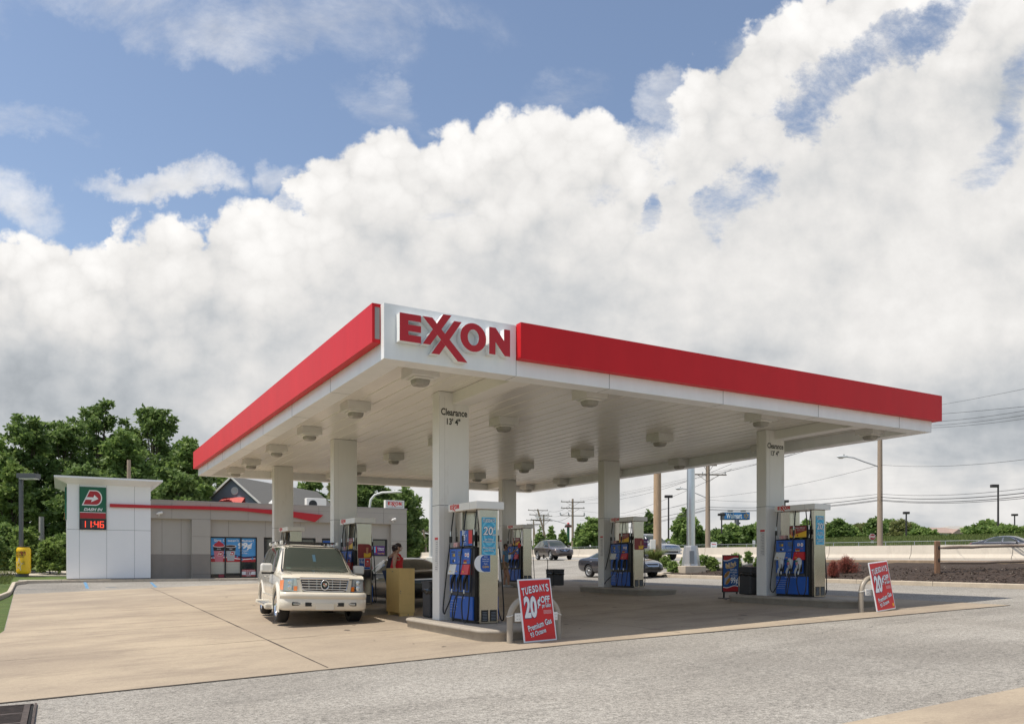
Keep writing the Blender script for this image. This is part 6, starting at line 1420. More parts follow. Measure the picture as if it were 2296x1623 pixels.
def skin_mesh(name, chains, m, parent, sub=2, root=0):
    """chains: list of lists of (x,y,z,r) or (x,y,z,rx,ry); points that coincide are merged"""
    vs = []; rad = []; ed = []; key = {}
    def vid(p):
        k = tuple(round(c, 4) for c in p[:3])
        if k not in key: key[k] = len(vs); vs.append(p[:3]); rad.append((p[3], p[4] if len(p) > 4 else p[3]))
        return key[k]
    for ch in chains:
        ids = [vid(p) for p in ch]
        for a, b in zip(ids, ids[1:]):
            if a != b and (a, b) not in ed and (b, a) not in ed: ed.append((a, b))
    me = bpy.data.meshes.new(name); me.from_pydata(vs, ed, []); o = bpy.data.objects.new(name, me); COL.objects.link(o)
    md = o.modifiers.new('skin', 'SKIN'); md.use_smooth_shade = True; md.branch_smoothing = .6
    for i, r in enumerate(rad): sv = me.skin_vertices[0].data[i]; sv.radius = r; sv.use_root = (i == root)
    s2 = o.modifiers.new('sub', 'SUBSURF'); s2.levels = sub; s2.render_levels = sub
    me2 = ev_mesh(o); o.modifiers.clear(); o.data = me2; bpy.data.meshes.remove(me); me2.materials.clear(); me2.materials.append(m); me2.shade_smooth(); o.parent = parent
    return o
def hand(side, w, f, up=Vector((0, 0, 1))):
    """five unequal, slightly curled fingers from wrist w along direction f"""
    w = Vector(w); f = Vector(f).normalized(); n = f.cross(up).normalized() if abs(f.dot(up)) < .95 else Vector((1, 0, 0)); n = n; t = f.cross(n).normalized()
    ch = []; palm = w+f*.075
    ch.append([(*w, .026, .020), (*(w+f*.035), .036, .018), (*palm, .036, .016)])
    for i, (o_, l) in enumerate(((-.030, .066), (-.010, .076), (.011, .070), (.030, .056))):
        b = palm+n*o_; k = t*side
        ch.append([(*palm, .036, .016), (*(b+f*.018), .0095), (*(b+f*(.018+l*.45)+k*.004), .009), (*(b+f*(.018+l*.8)+k*.018), .0083), (*(b+f*(.018+l)+k*.034), .007)])
    b = w+f*.035; ch.append([(*b, .036, .018), (*(b-n*.038+f*.02), .012), (*(b-n*.056+f*.05+t*side*.01), .0105), (*(b-n*.058+f*.075+t*side*.016), .008)])
    return ch
def person(loc, yaw, label, skin, H=1.66, arms=None, legs=None, lean=0., heavy=1., topm=None, botm=None, shorts=False, sleeve=True, head_yaw=0., bun=False, bald=False, shoes=SHOE):
    o = thing('person', loc, yaw, label, 'person', None)
    k = H/1.66; W_ = heavy
    def P(x, y, z, *r): return (x*k+lean*(z-.95)*k, y*k, z*k)+tuple(q*k for q in r)
    hip = P(0, 0, .93, .125*W_, .155*W_); waist = P(.01, 0, 1.08, .105*W_, .13*W_); chest = P(.015, 0, 1.24, .12*W_, .155*W_); sh = P(0, 0, 1.37, .085, .12); neck = P(0.005, 0, 1.435, .052, .052); nk2 = P(.02, 0, 1.49, .05, .05)
    if arms is None: arms = [[(0, .19, 1.355, .05), (-.01, .225, 1.22, .047*W_), (-.02, .235, 1.08, .038), (.02, .24, .95, .032), (.05, .24, .84, .024)], [(0, -.19, 1.355, .05), (-.01, -.225, 1.22, .047*W_), (-.02, -.235, 1.08, .038), (.02, -.24, .95, .032), (.05, -.24, .84, .024)]]
    A = [[P(*q) for q in a] for a in arms]
    if legs is None: legs = [[(.0, .09, .86, .095*W_), (.01, .10, .65, .078*W_), (.02, .10, .48, .058), (-.01, .10, .30, .056), (-.02, .10, .09, .036)], [(.0, -.09, .86, .095*W_), (.03, -.10, .65, .078*W_), (.03, -.10, .48, .058), (.0, -.10, .30, .056), (-.01, -.10, .09, .036)]]
    Lg = [[(q[0]*k, q[1]*k, q[2]*k)+tuple(c*k for c in q[3:]) for q in a] for a in legs]
    ch = [[hip, waist, chest, sh, neck, nk2]]
    for a in A: ch.append([sh]+a)
    for l in Lg: ch.append([hip]+l)
    for a, s in zip(A, (1, -1)):
        d = Vector(a[-1][:3])-Vector(a[-2][:3]); hh = hand(s, a[-1][:3], d, Vector((0, 1, 0)) if abs(d.normalized().z) > .7 else Vector((0, 0, 1))); hh[0][0] = a[-1]; ch += hh
    for l in Lg: e = l[-1]; ch.append([e, (e[0]+.02, e[1], .045, .036), (e[0]+.11, e[1], .035, .034), (e[0]+.17, e[1], .028, .024)])
    # head grown from the neck
    hd = P(.03, 0, 1.565, .075, .066); ht = P(.015, 0, 1.625, .080, .070); ch.append([nk2, hd, ht])
    body = skin_mesh('body', ch, skin, o)
    # face on the front of the head
    hc = Vector(hd[:3]); fm = T(*hc) @ Matrix.Rotation(head_yaw, 4, 'Z') @ Matrix.Scale(k, 4)
    mb = MB(); mb.tube([(.062, 0, .035), (.092, 0, -.002), (.098, 0, -.012), (.074, 0, -.02)], [.008, .012, .014, .010], 8, 0, M=fm)
    for s in (1, -1):
        mb.ell((.070, s*.030, .022), (.010, .013, .008), 1, 8, 6, fm); mb.ell((.078, s*.030, .022), (.004, .006, .006), 2, 6, 4, fm); mb.tube([(.074, s*.016, .040), (.078, s*.032, .044), (.068, s*.048, .038)], .004, 5, 4, M=fm)
        mb.ell((.0, s*.072, .005), (.020, .009, .030), 0, 8, 6, fm)
    mb.ell((.074, 0, -.044), (.008, .024, .007), 3, 8, 6, fm); mb.ell((.055, 0, -.068), (.030, .032, .022), 0, 8, 6, fm)
    mb.build('face', [skin, EYEW, EYED, LIP, HAIRD], o)
    if not bald:
        mb = MB(); mb.ell((-.016, 0, .052), (.094, .080, .078), 0, 16, 12, fm); mb.ell((-.035, 0, .005), (.062, .078, .085), 0, 14, 10, fm)
        if bun: mb.ell((-.120, 0, .035), (.052, .046, .048), 0, 12, 8, fm); mb.ell((-.150, .01, .020), (.040, .032, .035), 0, 10, 8, fm); mb.tube([(-.15, 0, .05), (-.18, .01, .07), (-.20, .0, .06)], [.012, .008, .002], 5, 0, M=fm); mb.lathe([(.040, 0), (.045, .008), (.040, .016)], 12, 1, fm @ T(-.092, 0, .030) @ Matrix.Rotation(R(90), 4, 'Y'))
        mb.build('hair', [HAIRD, PLATE], o)
    g = .012*k
    def gr(p, e=0.): return p[:3]+tuple(c+g+e for c in p[3:])
    ti = .006 if sleeve else .022
    tc = [[gr(hip, ti), gr(waist, ti), gr(chest, ti), gr(sh, .004)]]
    if not sleeve:
        for s_ in (1, -1): tc.append([gr(sh, .004), (sh[0], s_*.13*k, sh[2]+.0, .058*k)])
    if sleeve:
        for a in A: tc.append([gr(sh, .004), gr(a[0], .01), gr(a[1], .014)])
    if bun: c_ = Vector(chest[:3]); tc.append([gr(chest, .006), (c_.x+.12*k, c_.y, c_.z-.02*k, .080*k, .115*k)])
    skin_mesh('shirt', tc, topm, o)
    bc = [[gr(hip, .008)]+[gr(q, .008) for q in (l[:2] if shorts else l)] for l in Lg]
    skin_mesh('shorts' if shorts else 'trousers', bc, botm, o)
    for l in Lg:
        mb = MB(); e = l[-1]; mb.rbox((e[0]-.055, e[1]-.045, .0), (e[0]+.20, e[1]+.045, .07), .03, 0, None, 3); mb.rbox((e[0]-.05, e[1]-.042, .05), (e[0]+.08, e[1]+.042, .115), .025, 0, None, 3); mb.build('shoe', shoes, o)
    return o
person(W(7.62, 3.20, .205), R(-4), 'woman in a red tank top with dark tied-up hair, standing behind the tan cabinet', SKIN, 1.66, heavy=1.28, lean=.05, topm=REDT, botm=DENIM, sleeve=False, bun=True, head_yaw=R(6))
person(W(8.35, 3.30, .205), R(35), 'person in a dark shirt beside the black car, half hidden by the woman in red', SKIN2, 1.62, lean=.22, topm=DARKT, botm=DENIM, head_yaw=R(-10),
       arms=[[(0, .19, 1.355, .05), (.05, .235, 1.22, .045), (.10, .24, 1.10, .038), (.20, .22, 1.00, .032), (.30, .20, .96, .024)], [(0, -.19, 1.355, .05), (.05, -.235, 1.22, .045), (.10, -.24, 1.10, .038), (.20, -.22, 1.00, .032), (.30, -.20, .96, .024)]])
o = person(W(16.6, 11.55, .012), R(-8), 'man in light blue shirt and khaki shorts, one hand raised to the far right pump', SKIN2, 1.80, lean=.04, topm=BLUET, botm=KHAKI, shorts=True,
       arms=[[(0, .19, 1.355, .05), (.12, .22, 1.30, .045), (.26, .21, 1.33, .038), (.37, .18, 1.43, .032), (.44, .16, 1.50, .024)], [(0, -.19, 1.355, .05), (-.01, -.225, 1.22, .045), (-.02, -.235, 1.08, .038), (.02, -.24, .95, .032), (.05, -.24, .84, .024)]],
       legs=[[(.0, .09, .86, .095), (.01, .10, .65, .078), (.02, .10, .48, .058), (-.01, .10, .30, .056), (-.02, .10, .09, .036)], [(.0, -.09, .86, .095), (.10, -.10, .66, .078), (.16, -.10, .48, .058), (.16, -.10, .30, .056), (.18, -.10, .09, .036)]])
q = o.matrix_basis @ Vector((.60, .15, 1.66)); 
t_ = thing('oven_mitt', q, R(-8), 'red glove held up at the far right pump by the man in blue', 'glove')
mb = MB(); mb.tube([(0, 0, 0), (0, 0, .08), (.005, 0, .16), (.0, 0, .22)], [.045, .055, .055, .03], 10, 0); mb.tube([(.03, 0, .06), (.07, 0, .10), (.075, 0, .15)], [.02, .022, .012], 8, 0); mb.build('glove_body', INKR, t_)
# ---------------------------------------------------------------- poles, lamps, wires, barrier, fences
def pole_thing(name, base, h, r0, r1, label, cat='utility pole', m=WOOD, group=None, rz=0., lean=(0, 0)):
    o = thing(name, base, rz, label, cat, group); mb = MB(); mb.tube([(0, 0, -.5), (lean[0]*.5, lean[1]*.5, h*.5), (lean[0], lean[1], h)], [r0, (r0+r1)/2, r1], 12); mb.build('pole', m, o); return o
INS = mat('insulator_grey', (.35, .36, .37), .4)
def crossarm(o, z, w, rz, braces=True, pins=3, x0=0., y0=0.):
    mb = MB(); M_ = T(x0, y0, z) @ Matrix.Rotation(rz, 4, 'Z'); mb.rbox((-w, -.14, -.06), (w, -.03, .06), .01, 0, M_)
    if braces:
        for s in (1, -1): mb.tube([(s*w*.55, -.1, -.05), (0, -.12, -.75)], .025, 4, 0, M=M_)
    for i in range(pins):
        x = -w*.93+2*w*.93*i/max(1, pins-1)
        if pins == 3 and i == 1: x = -w*.30
        mb.tube([(x, -.08, .05), (x, -.08, .14), (x, -.08, .24)], [.02, .06, .05], 8, 1, M=M_)
    mb.build('crossarm', [mat('crossarm_wood', (.16, .13, .10), .9, var=.2, vs=6), INS], o)
def cobra(o, z, length, rise, rz, hang=0.):
    """street light arm and head"""
    mb = MB(); M_ = T(0, 0, z) @ Matrix.Rotation(rz, 4, 'Z')
    mb.tube([(0, 0, 0), (length*.5, 0, rise*.55), (length*.8, 0, rise*.92), (length, 0, rise)], .045, 6, 0, M=M_)
    a = mb.build('lamp_arm', GALV, o); mb = MB(); mb.ell((length+.32, 0, rise+.02), (.42, .17, .10), 0, 12, 8, M_); mb.ell((length+.42, 0, rise-.05), (.22, .13, .08), 1, 10, 6, M_); mb.cyl((length+.2, 0, rise+.1), (length+.2, 0, rise+.18), .04, .04, 8, 2, M=M_)
    mb.build('lamp_head', [mat('lamp_grey', (.55, .57, .58), .45), LENS, BLACK], a)
def sz(py, Y): return CH-(py-1262)/1772*Y       # height of a point seen at image row py at depth Y
# right-hand utility pole with lamp
def gpole(px, Y, pytop, r0, r1, label, **k):
    b = GP(px, Y); return pole_thing('utility_pole', b, sz(pytop, Y)-b.z, r0, r1, label, group='wooden utility poles along the road', **k), b
Y1 = 56.; o, b1 = gpole(1973, Y1, 960, .20, .155, 'tall wooden utility pole at the right, with a long-armed street lamp')
cobra(o, sz(1047, Y1)-b1.z, 2.35, .72, R(180)); crossarm(o, sz(952, Y1)-b1.z, 1.25, R(0))
h1 = {k: sz(py, Y1) for k, py in (('a', 962), ('b', 1042), ('c', 1080), ('d', 1086), ('e', 1091), ('f', 1106))}
Y2 = 78.; o, b2 = gpole(1587, Y2, 1035, .26, .19, 'wooden utility pole between the silver lamp and the blue store sign')
cobra(o, sz(1117, Y2)-b2.z, 2.5, .95, R(180)); crossarm(o, sz(1064, Y2)-b2.z, 1.9, R(8)); crossarm(o, sz(1043, Y2)-b2.z, .9, R(8), pins=2)
for px, Y, pt, lx, lab, arms in ((1284, 125., 1118, 0, 'double-armed wooden power pole right of the bronze car', (1125, 1139, 1156)), (1236, 150., 1141, -2.6, 'leaning wooden power pole above the bronze car', (1144, 1154, 1165)),
                           (1219, 175., 1154, 0, 'slim wooden power pole left of the leaning one', (1157, 1167)), (1203, 205., 1166, -.8, 'small distant power pole beside the far trees', (1166, 1176)), (1196, 240., 1171, 0, 'farthest power pole, just right of the big column', (1175,))):
    b = GP(px, Y); b.z = sz(1252 if px > 1250 else 1250, Y); o = pole_thing('utility_pole', b, sz(pt, Y)-b.z, .22, .15, lab, group='wooden utility poles along the road', lean=(lx, 0))
    for i, a in enumerate(arms): t = (sz(a, Y)-b.z)/(sz(pt, Y)-b.z); crossarm(o, sz(a, Y)-b.z, 1.95, R(12), i < 2, 3, lx*t)
    if px == 1284:
        cobra(o, sz(1178, Y)-b.z, 5.2, 1.3, R(180))
        mb = MB(); 
        for x in (-1.9, -.6, 1.9): mb.tube([(x, -.1, sz(1156, Y)-b.z), (x-.1, -.1, sz(1149, Y)-b.z)], .09, 6)
        mb.build('switch', INS, o)
# wires
WIRE = mat('wire_black', (.02, .02, .022), .6)
def wire(pts, r, label, sag=0.):
    P = []
    for i in range(len(pts)-1):
        a, b = Vector(pts[i]), Vector(pts[i+1]); n = 18
        for j in range(n+(i == len(pts)-2)):
            t = j/n; q = a+(b-a)*t; q.z -= 4*sag*t*(1-t)*(1 if i == 0 else 1); P.append(q)
    mb = MB(); mb.tube(P, r*.72, 4, 0); return tag(mb.build('overhead_wire', WIRE), label, 'wire', 'overhead wires along the road')
def pw(px, py, Y): return PZ(px, py, Y)
WN = {(1107, 1120): 'fourth from the bottom', (1114, 1136): 'thickest and third from the bottom', (1120, 1141): 'second from the bottom', (1122, 1143): 'lowest', (1042, 1115): 'lone middle one', (955, 1064): 'second from the top', (948, 1066): 'topmost', (958, 1060): 'third from the top'}
YE = 40.; wl = 'thin overhead wire of the bundle strung along the road poles'
for (ya, yb, ye, r) in ((1107, 1120, 1087, .022), (1114, 1136, 1098, .04), (1120, 1141, 1106, .035), (1122, 1143, 1111, .028), (1042, 1115, 1022, .018), (955, 1064, 918, .018), (948, 1066, 907, .018), (958, 1060, 928, .016)):
    y3 = {1120: 1166, 1136: 1184, 1141: 1198, 1143: 1201, 1115: 1178, 1064: 1121, 1066: 1124, 1060: 1117}[yb]
    pts = [pw(2420, ye-10, 38.), pw(1973, ya, Y1), pw(1587, yb, Y2), pw(1300, y3, 125.)]
    wire(pts, r, 'road wire, %s at the tall utility pole' % WN[(ya, yb)], .35)
wire([pw(2420, 898, 30.), pw(1973, 935, 50), pw(1700, 975, 78)], .016, 'upper right wire just above the canopy corner', .1); wire([pw(2420, 846, 30.), pw(2000, 924, 56)], .012, 'highest wire of all at the right edge of the photo', .1)
wire([pw(1640, 1040, 60), pw(1400, 1117, 90), pw(1284, 1127, 125)], .02, 'wire to the upper arm of the double-armed power pole', .3); wire([pw(1640, 1052, 60), pw(1400, 1150, 90), pw(1284, 1139, 125)], .02, 'wire to the second arm of the double-armed power pole', .3)
for k in range(3): wire([pw(1284, 1126+13*k, 125), pw(1232, 1146+10*k, 150), pw(1203, 1168+6*k, 205)], .03, '%s of the three wires sloping from the double-armed power pole to the small one' % ('top', 'middle', 'bottom')[k], .6)
for (a, b) in ((1138, 1155), (1146, 1171), (1162, 1178)): wire([pw(-60, a-18, 66), pw(92, (a+b)/2, 66), pw(150, b, 66)], .02, '%s of three thin wires before the trees left of the shop tower' % {1138: 'top', 1146: 'middle', 1162: 'lowest'}[a], .1)
# near brown pole, silver lamp standard
Y3 = 49.; b = GP(1474, Y3); o = pole_thing('wooden_pole', b, 11, .262, .20, 'thick light brown wooden pole rising from the planted bed', m=mat('pale_pole_wood', (.40, .28, .18), .8, var=.2, vs=5, stretch=(5, 5, .5), bump=.3, bs=20))
mb = MB(); mb.rbox((-.52, -.42, 1.0), (-.18, -.28, 1.62), .02); mb.build('meter_box', WHITE, o)
Y4 = 41.5; b = GP(1549, Y4); o = thing('lamp_standard', b, R(12), 'tall silver lamp standard on a tapered base, standing in the planted bed', 'lamp post'); zt = 8.6
mb = MB(); mb.lathe([(.22, 1.45), (.215, 4), (.19, zt)], 20, 0); mb.build('shaft', mat('bright_steel', (.60, .60, .61), .28, 1., var=.05, vs=8), o)
mb = MB(); n = 8; vs = []
for r_, z in ((.50, .42), (.48, .5), (.36, 1.40), (.34, 1.47), (.2, 1.48)): vs += [(r_*math.cos(R(22.5+45*i)), r_*math.sin(R(22.5+45*i)), z) for i in range(n)]
mb.add(vs, [(i*n+j, i*n+(j+1) % n, (i+1)*n+(j+1) % n, (i+1)*n+j) for i in range(4) for j in range(n)]); mb.build('base_cover', mat('cast_aluminium', (.50, .50, .50), .4, .7), o)
mb = MB(); mb.rbox((-.58, -.58, -.5), (.58, .58, .42), .03); mb.build('footing', KERB, o)
mb = MB(); mb.box((-.28, -.46, .55), (-.02, -.40, 1.2)); mb.build('plate', mat('plate_grey', (.25, .27, .29), .5), o)
# parking lamps far off
def lotlamp(px, pyt, Y, label, heads=2, w=.9, pyb=1235):
    b = PZ(px, pyb, Y); o = thing('car_park_lamp', b, 0, label, 'lamp post', 'dark car park lamps beyond the road'); h = sz(pyt, Y)-b.z
    mb = MB(); mb.cyl((0, 0, 0), (0, 0, h-.3), .13, .10, 8); mb.build('pole', mat('bronze_pole', (.035, .028, .03), .5), o)
    mb = MB()
    for s in ((-1, 1) if heads == 2 else (-1,)): mb.rbox((min(0, s*w*1.3), -.25, h-.42), (max(0, s*w*1.3), .25, h-.05), .05)
    mb.build('lamp_head', mat('bronze_pole', (.035, .028, .03), .5), o)
lotlamp(1499, 1109, 110, 'dark twin-headed lamp between the brown pole and the silver lamp', 2, .42); lotlamp(1618, 1150, 125, 'dark lamp partly behind the blue store sign', 2, .45); lotlamp(1656, 1147+23, 160, 'small dark lamp right of the blue store sign', 2, .25, 1215)
lotlamp(1760, 1120, 120, 'dark twin-headed lamp just behind the near right column', 2, .42, 1215); lotlamp(2032, 1146, 120, 'dark twin-headed lamp right of the tall utility pole', 2, .34, 1215); lotlamp(2238, 1085, 100, 'tallest dark lamp, single head, at the far right', 1, .70, 1215); lotlamp(2275, 1151, 140, 'small dark lamp at the right edge', 2, .38, 1215)
# curved white street lights beyond the shop
WLP = mat('white_lamp_pole', (.66, .66, .64), .4)
b = PZ(829, 1240, 75); o = thing('street_lamp', b, R(0), 'white curved-arm street lamp rising behind the shop roof', 'street lamp'); k = 75/1772
mb = MB(); mb.tube([(0, 0, 0), (0, 0, (1240-1135)*k), (.1, 0, (1240-1120)*k), (.5, 0, (1240-1109)*k), (1.2, 0, (1240-1104)*k), (2.4, 0, (1240-1103)*k)], .11, 8); mb.build('pole', WLP, o); mb = MB(); mb.ell((2.6, 0, (1240-1102.5)*k), (.5, .18, .1), 0, 10, 6); mb.build('lamp_head', WLP, o)
b = PZ(966, 1262, 66); o = thing('street_lamp', b, R(160), 'white street lamp pole beside the big near column', 'street lamp'); k = 66/1772
mb = MB(); mb.lathe([(.17, 0), (.15, (1262-1083)*k), (.13, (1262-1020)*k)], 12); mb.rbox((-.3, -.3, -.6), (.3, .3, .5), .05); mb.build('pole', WLP, o); mb = MB(); mb.tube([(0, 0, (1262-1208)*k), (0.05, 0, (1262-1207)*k), (2.2, 0, (1262-1202)*k)], .05, 6); mb.build('camera_arm', WLP, o) if False else None
b = PZ(986, 1262, 120); k = 120/1772; o = thing('street_lamp', b, 0, 'slanting white lamp arm in front of the distant trees right of the shop', 'street lamp')
mb = MB(); mb.tube([(0, 0, -1), (0, 0, 60*k), (-2.2, 0, 67*k), (-4.5, 0, 57*k)], .10, 6); mb.build('pole', WLP, o)
b = PZ(958, 1262, 120); b = PZ(957, 1250, 118); o = pole_thing('utility_pole', b, (1250-1187)*118/1772, .2, .14, 'thin wooden pole in front of the distant trees by the big column', lean=(-.5, 0)); crossarm(o, (1250-1192)*118/1772, 1.2, 0, False, 2, -.5)
b = PZ(289, 1100, 50); o = pole_thing('wooden_pole', PZ(289, 1200, 53), (1200-1031)*53/1772, .14, .12, 'brown wooden pole standing up behind the shop tower')
o = pole_thing('wooden_pole', PZ(93, 1234, 52), (1234-1158)*52/1772, .17, .15, 'short grey wooden post in the bushes left of the tower', m=mat('grey_post_wood', (.30, .29, .27), .9, var=.15, vs=6))
# median barrier
BARC = mat('barrier_concrete', (.56, .50, .42), .85, var=.07, vs=1.2, stain=((.42, .37, .31), 1.1, .52, .80), stretch=(1, 1, .35), bump=.15, bs=30)
prof = [(-.30, -.2), (-.30, .08), (-.17, .30), (-.10, .86), (.10, .86), (.17, .30), (.30, .08), (.30, -.2)]
L = 6.1; base = None
NTH = ('first', 'second', 'third', 'fourth', 'fifth', 'sixth', 'seventh', 'eighth', 'ninth', 'tenth', 'eleventh', 'twelfth', 'thirteenth', 'fourteenth', 'fifteenth', 'sixteenth', 'seventeenth', 'eighteenth')
BL = ['%s section in from the right edge of the photo' % n_ for n_ in NTH]
for i in range(-2, 16):
    u = i*L; a = W(u, 41.9); c = W(u+L, 41.9)
    mb = MB(); vs = []
    for p_, g in ((a, .02), (c, -.02)):
        for y, z in prof: vs.append((0 if p_ is a else 1, y, z))
    o = None; d = c-a; rz = math.atan2(d.y, d.x); ln = math.hypot(d.x, d.y)-.035
    n = len(prof); vs = [(0, y, z) for y, z in prof]+[(ln, y, z+d.z) for y, z in prof]
    mb.add(vs, [(j, j+1, n+j+1, n+j) for j in range(n-1)]+[tuple(range(n-1, -1, -1)), tuple(range(n, 2*n))])
    o = mb.build('concrete_barrier', BARC); o.location = a; o.rotation_euler = (0, 0, rz); tag(o, 'pale concrete road barrier section, %s' % BL[i+2], 'barrier', 'concrete median barrier sections')
# chain link fence
o = thing('chain_link_fence', W(10, 56), 0, 'low galvanised chain link fence at the foot of the grassy bank', 'fence'); mb = MB(); inv = W(10, 56); up = []
for i in range(0, 40):
    u = 4+i*2.6; p_ = W(u, 56)-inv; up.append(p_+Vector((0, 0, 1.15)))
    q = MB(); q.cyl(p_-Vector((0, 0, .2)), p_+Vector((0, 0, 1.18)), .035, .035, 6); q.build('post', GALV, o)
mb = MB(); mb.tube(up, .028, 5); mb.build('top_rail', GALV, o)
mb = MB()
for i in range(len(up)-1):
    a, c = up[i], up[i+1]
    for k in range(13):
        t = k/13; q = a+(c-a)*t; mb.tube([q, q-Vector((0, 0, 1.1))], .004, 3)
    for k in range(8): z = Vector((0, 0, .14*k)); mb.tube([a-z, c-z], .004, 3)
mb.build('mesh', GALV, o)
# split rail fence
RAIL = mat('grey_rail_wood', (.20, .155, .125), .85, var=.25, vs=7, stretch=(.6, 6, 6), bump=.4, bs=20); RPOST = mat('brown_post_wood', (.24, .135, .08), .85, var=.25, vs=8, stretch=(6, 6, .6), bump=.4, bs=20)
o = thing('split_rail_fence', W(6.75, 26.), 0, 'two-rail split wooden fence at the right edge of the planted bed', 'fence'); inv = W(6.75, 26.)
P = [W(6.75, 26.)-inv, W(4.2, 28.1, -.12)-inv, W(1.6, 30.2, -.2)-inv]
for i, p_ in enumerate(P):
    mb = MB(); mb.rbox((p_.x-.10, p_.y-.07, p_.z-.2), (p_.x+.10, p_.y+.07, p_.z+1.36), .025)
    for zz in (.55, 1.05): mb.ell((p_.x+.03, p_.y-.072, p_.z+zz+.03), (.035, .008, .09), 1, 8, 6)
    mb.build('post', [RPOST, BLACK], o)
random.seed(6)
for i in range(2):
    for zz in (.47, 1.08):
        a = P[i]+Vector((0, 0, zz)); c = P[i+1]+Vector((0, 0, zz)); n = 8; pts = [a+(c-a)*(j/n)+Vector((0, 0, random.uniform(-.018, .018))) for j in range(n+1)]
        mb = MB(); mb.tube(pts, [.035]+[random.uniform(.06, .075) for _ in range(n-1)]+[.035], 6, 0); mb.build('rail', RAIL, o)
# signs beyond the road
def signpost(name, px, Y, pyt, pyb, w, label, build, group=None, poles=1, cat='sign'):
    b = PZ(px, pyb, Y); o = thing(name, b, 0, label, cat, group); h = sz(pyt, Y)-b.z
    return o, h
Y = 150.; b = PZ(1652, 1240, Y); o = thing('store_sign', b, R(0), 'big blue store sign with white lettering on a tall pole', 'sign'); k = Y/1772
mb = MB(); mb.cyl((0, 0, 0), (0, 0, 76*k), .5, .42, 12); mb.build('pole', mat('sign_pole_grey', (.12, .12, .14), .5), o)
z0, z1, x0, x1 = (1240-1164.5)*k, (1240-1148)*k, (1623-1652)*k, (1681-1652)*k
mb = MB(); mb.box((x0-.3, -.1, z0), (x1, 1.6, z1), 0); mb.box((x0+.1, -.16, z0+.1), (x1-.05, -.1, z1-.1), 1); mb.text('Walmart', .95, T((x0+x1)/2-.55, -.19, (z0+z1)/2) @ FRONT, 2, .02, width=2.95)
for i in range(6):
    M_ = T(x1-.72, -.19, (z0+z1)/2) @ FRONT @ Matrix.Rotation(R(60*i+90), 4, 'Z'); mb.poly([(.16, -.07), (.48, -.10), (.50, 0), (.48, .10), (.16, .07)], 0, 3, M_)
mb.build('sign_face', [mat('sign_pole_grey', (.12, .12, .14), .5), mat('store_sign_blue', (.04, .20, .50), .4), INKW, mat('spark_yellow', (.75, .42, .05), .4)], o)
mb = MB()
for x in (x0*.55, x1*.45): mb.rbox((x-.5, -.6, z1+.1), (x+.5, -.2, z1+.35), .05)
mb.build('sign_lamp', GALV, o)
Y = 230.; b = PZ(1274, 1240, Y); k = Y/1772; o = thing('restaurant_sign', b, 0, 'distant dark red restaurant sign with a green frame behind the power pole', 'sign')
mb = MB(); mb.cyl((0, 0, 0), (0, 0, 60*k), .45, .4, 10); mb.build('pole', mat('sign_pole_green', (.02, .10, .06), .5), o)
mb = MB(); pts = [(-8, -2), (-8.5, 0), (-6, 3.8), (6, 3.8), (8.5, 0), (8, -2)]; mb.prism([(x*k, z*k+60*k) for x, z in pts], 0, .5, 0, FRONT); mb.prism([(x*.86*k, (z*.78+.1)*k+60*k) for x, z in pts], .5, .56, 1, FRONT); mb.text("BERTUCCI'S", .38, T(0, -.6, 60.4*k) @ FRONT, 2) if False else None
mb.ell((0, -.3, 66*k), (3*k, .25, 2.6*k), 2, 10, 8); mb.build('sign_face', [mat('sign_pole_green', (.02, .10, .06), .5), mat('dark_maroon', (.13, .03, .03), .5), INKR], o)
b = GP(1730, 66); b = PZ(1730, 1220, 66); k = 66/1772
Y = 74.; k = Y/1772; b = PZ(1761+12, 1230, Y)
b = PZ(1490, 1252, 62)
Y = 78.; k = Y/1772; b = PZ(1488, 1240, Y)
Ys = 90.; bs = PZ(1489, 1225, Ys)
Y = 74.; b = PZ(1489, 1262, Y)
# stop sign on the bank
px = 1489
Y = 88.; b = PZ(1489, 1230, Y)
def stop(px, py, Y, s):
    b = PZ(px, py+17, Y); o = thing('stop_sign', b, 0, 'small red stop sign on the bank beyond the chain link fence', 'sign'); k = Y/1772
    mb = MB(); mb.cyl((0, .03, -1), (0, .03, 20*k), .04, .04, 6); mb.build('post', GALV, o)
    mb = MB(); pts = [(s*math.cos(R(22.5+45*i)), s*math.sin(R(22.5+45*i))+17*k) for i in range(8)]; mb.prism(pts, 0, .03, 0, FRONT); mb.prism([(x*.92, (z-17*k)*.92+17*k) for x, z in pts], .03, .04, 1, FRONT); mb.text('STOP', s*.62, T(0, -.045, 17*k) @ FRONT, 0, .02, width=s*1.45); mb.box((-s*.5, -.02, 17*k-s*2.0), (s*.5, 0, 17*k-s*1.35), 0); mb.build('sign_face', [INKW, mat('stop_red', (.30, .02, .03), .5)], o)
stop(2056*1.0-0, 1204-0, 84, .34) if False else stop(1597.4+.2072*1730, 1065+.2072*667, 84, .36)
Y = 80.; k = Y/1772; o = thing('notice_board_sign', PZ(1855, 1240, Y), 0, 'small white sign on the chain link fence, left of the near right column', 'sign'); o.location = PZ(1065+0, 1240, Y); o.location = PZ(1637/1.0*0+1854.5*0+1637+(-84), 1240, 72.)
o.location = PZ(2250*.5605+.2072*1637, 1230, 72.); k = 72/1772
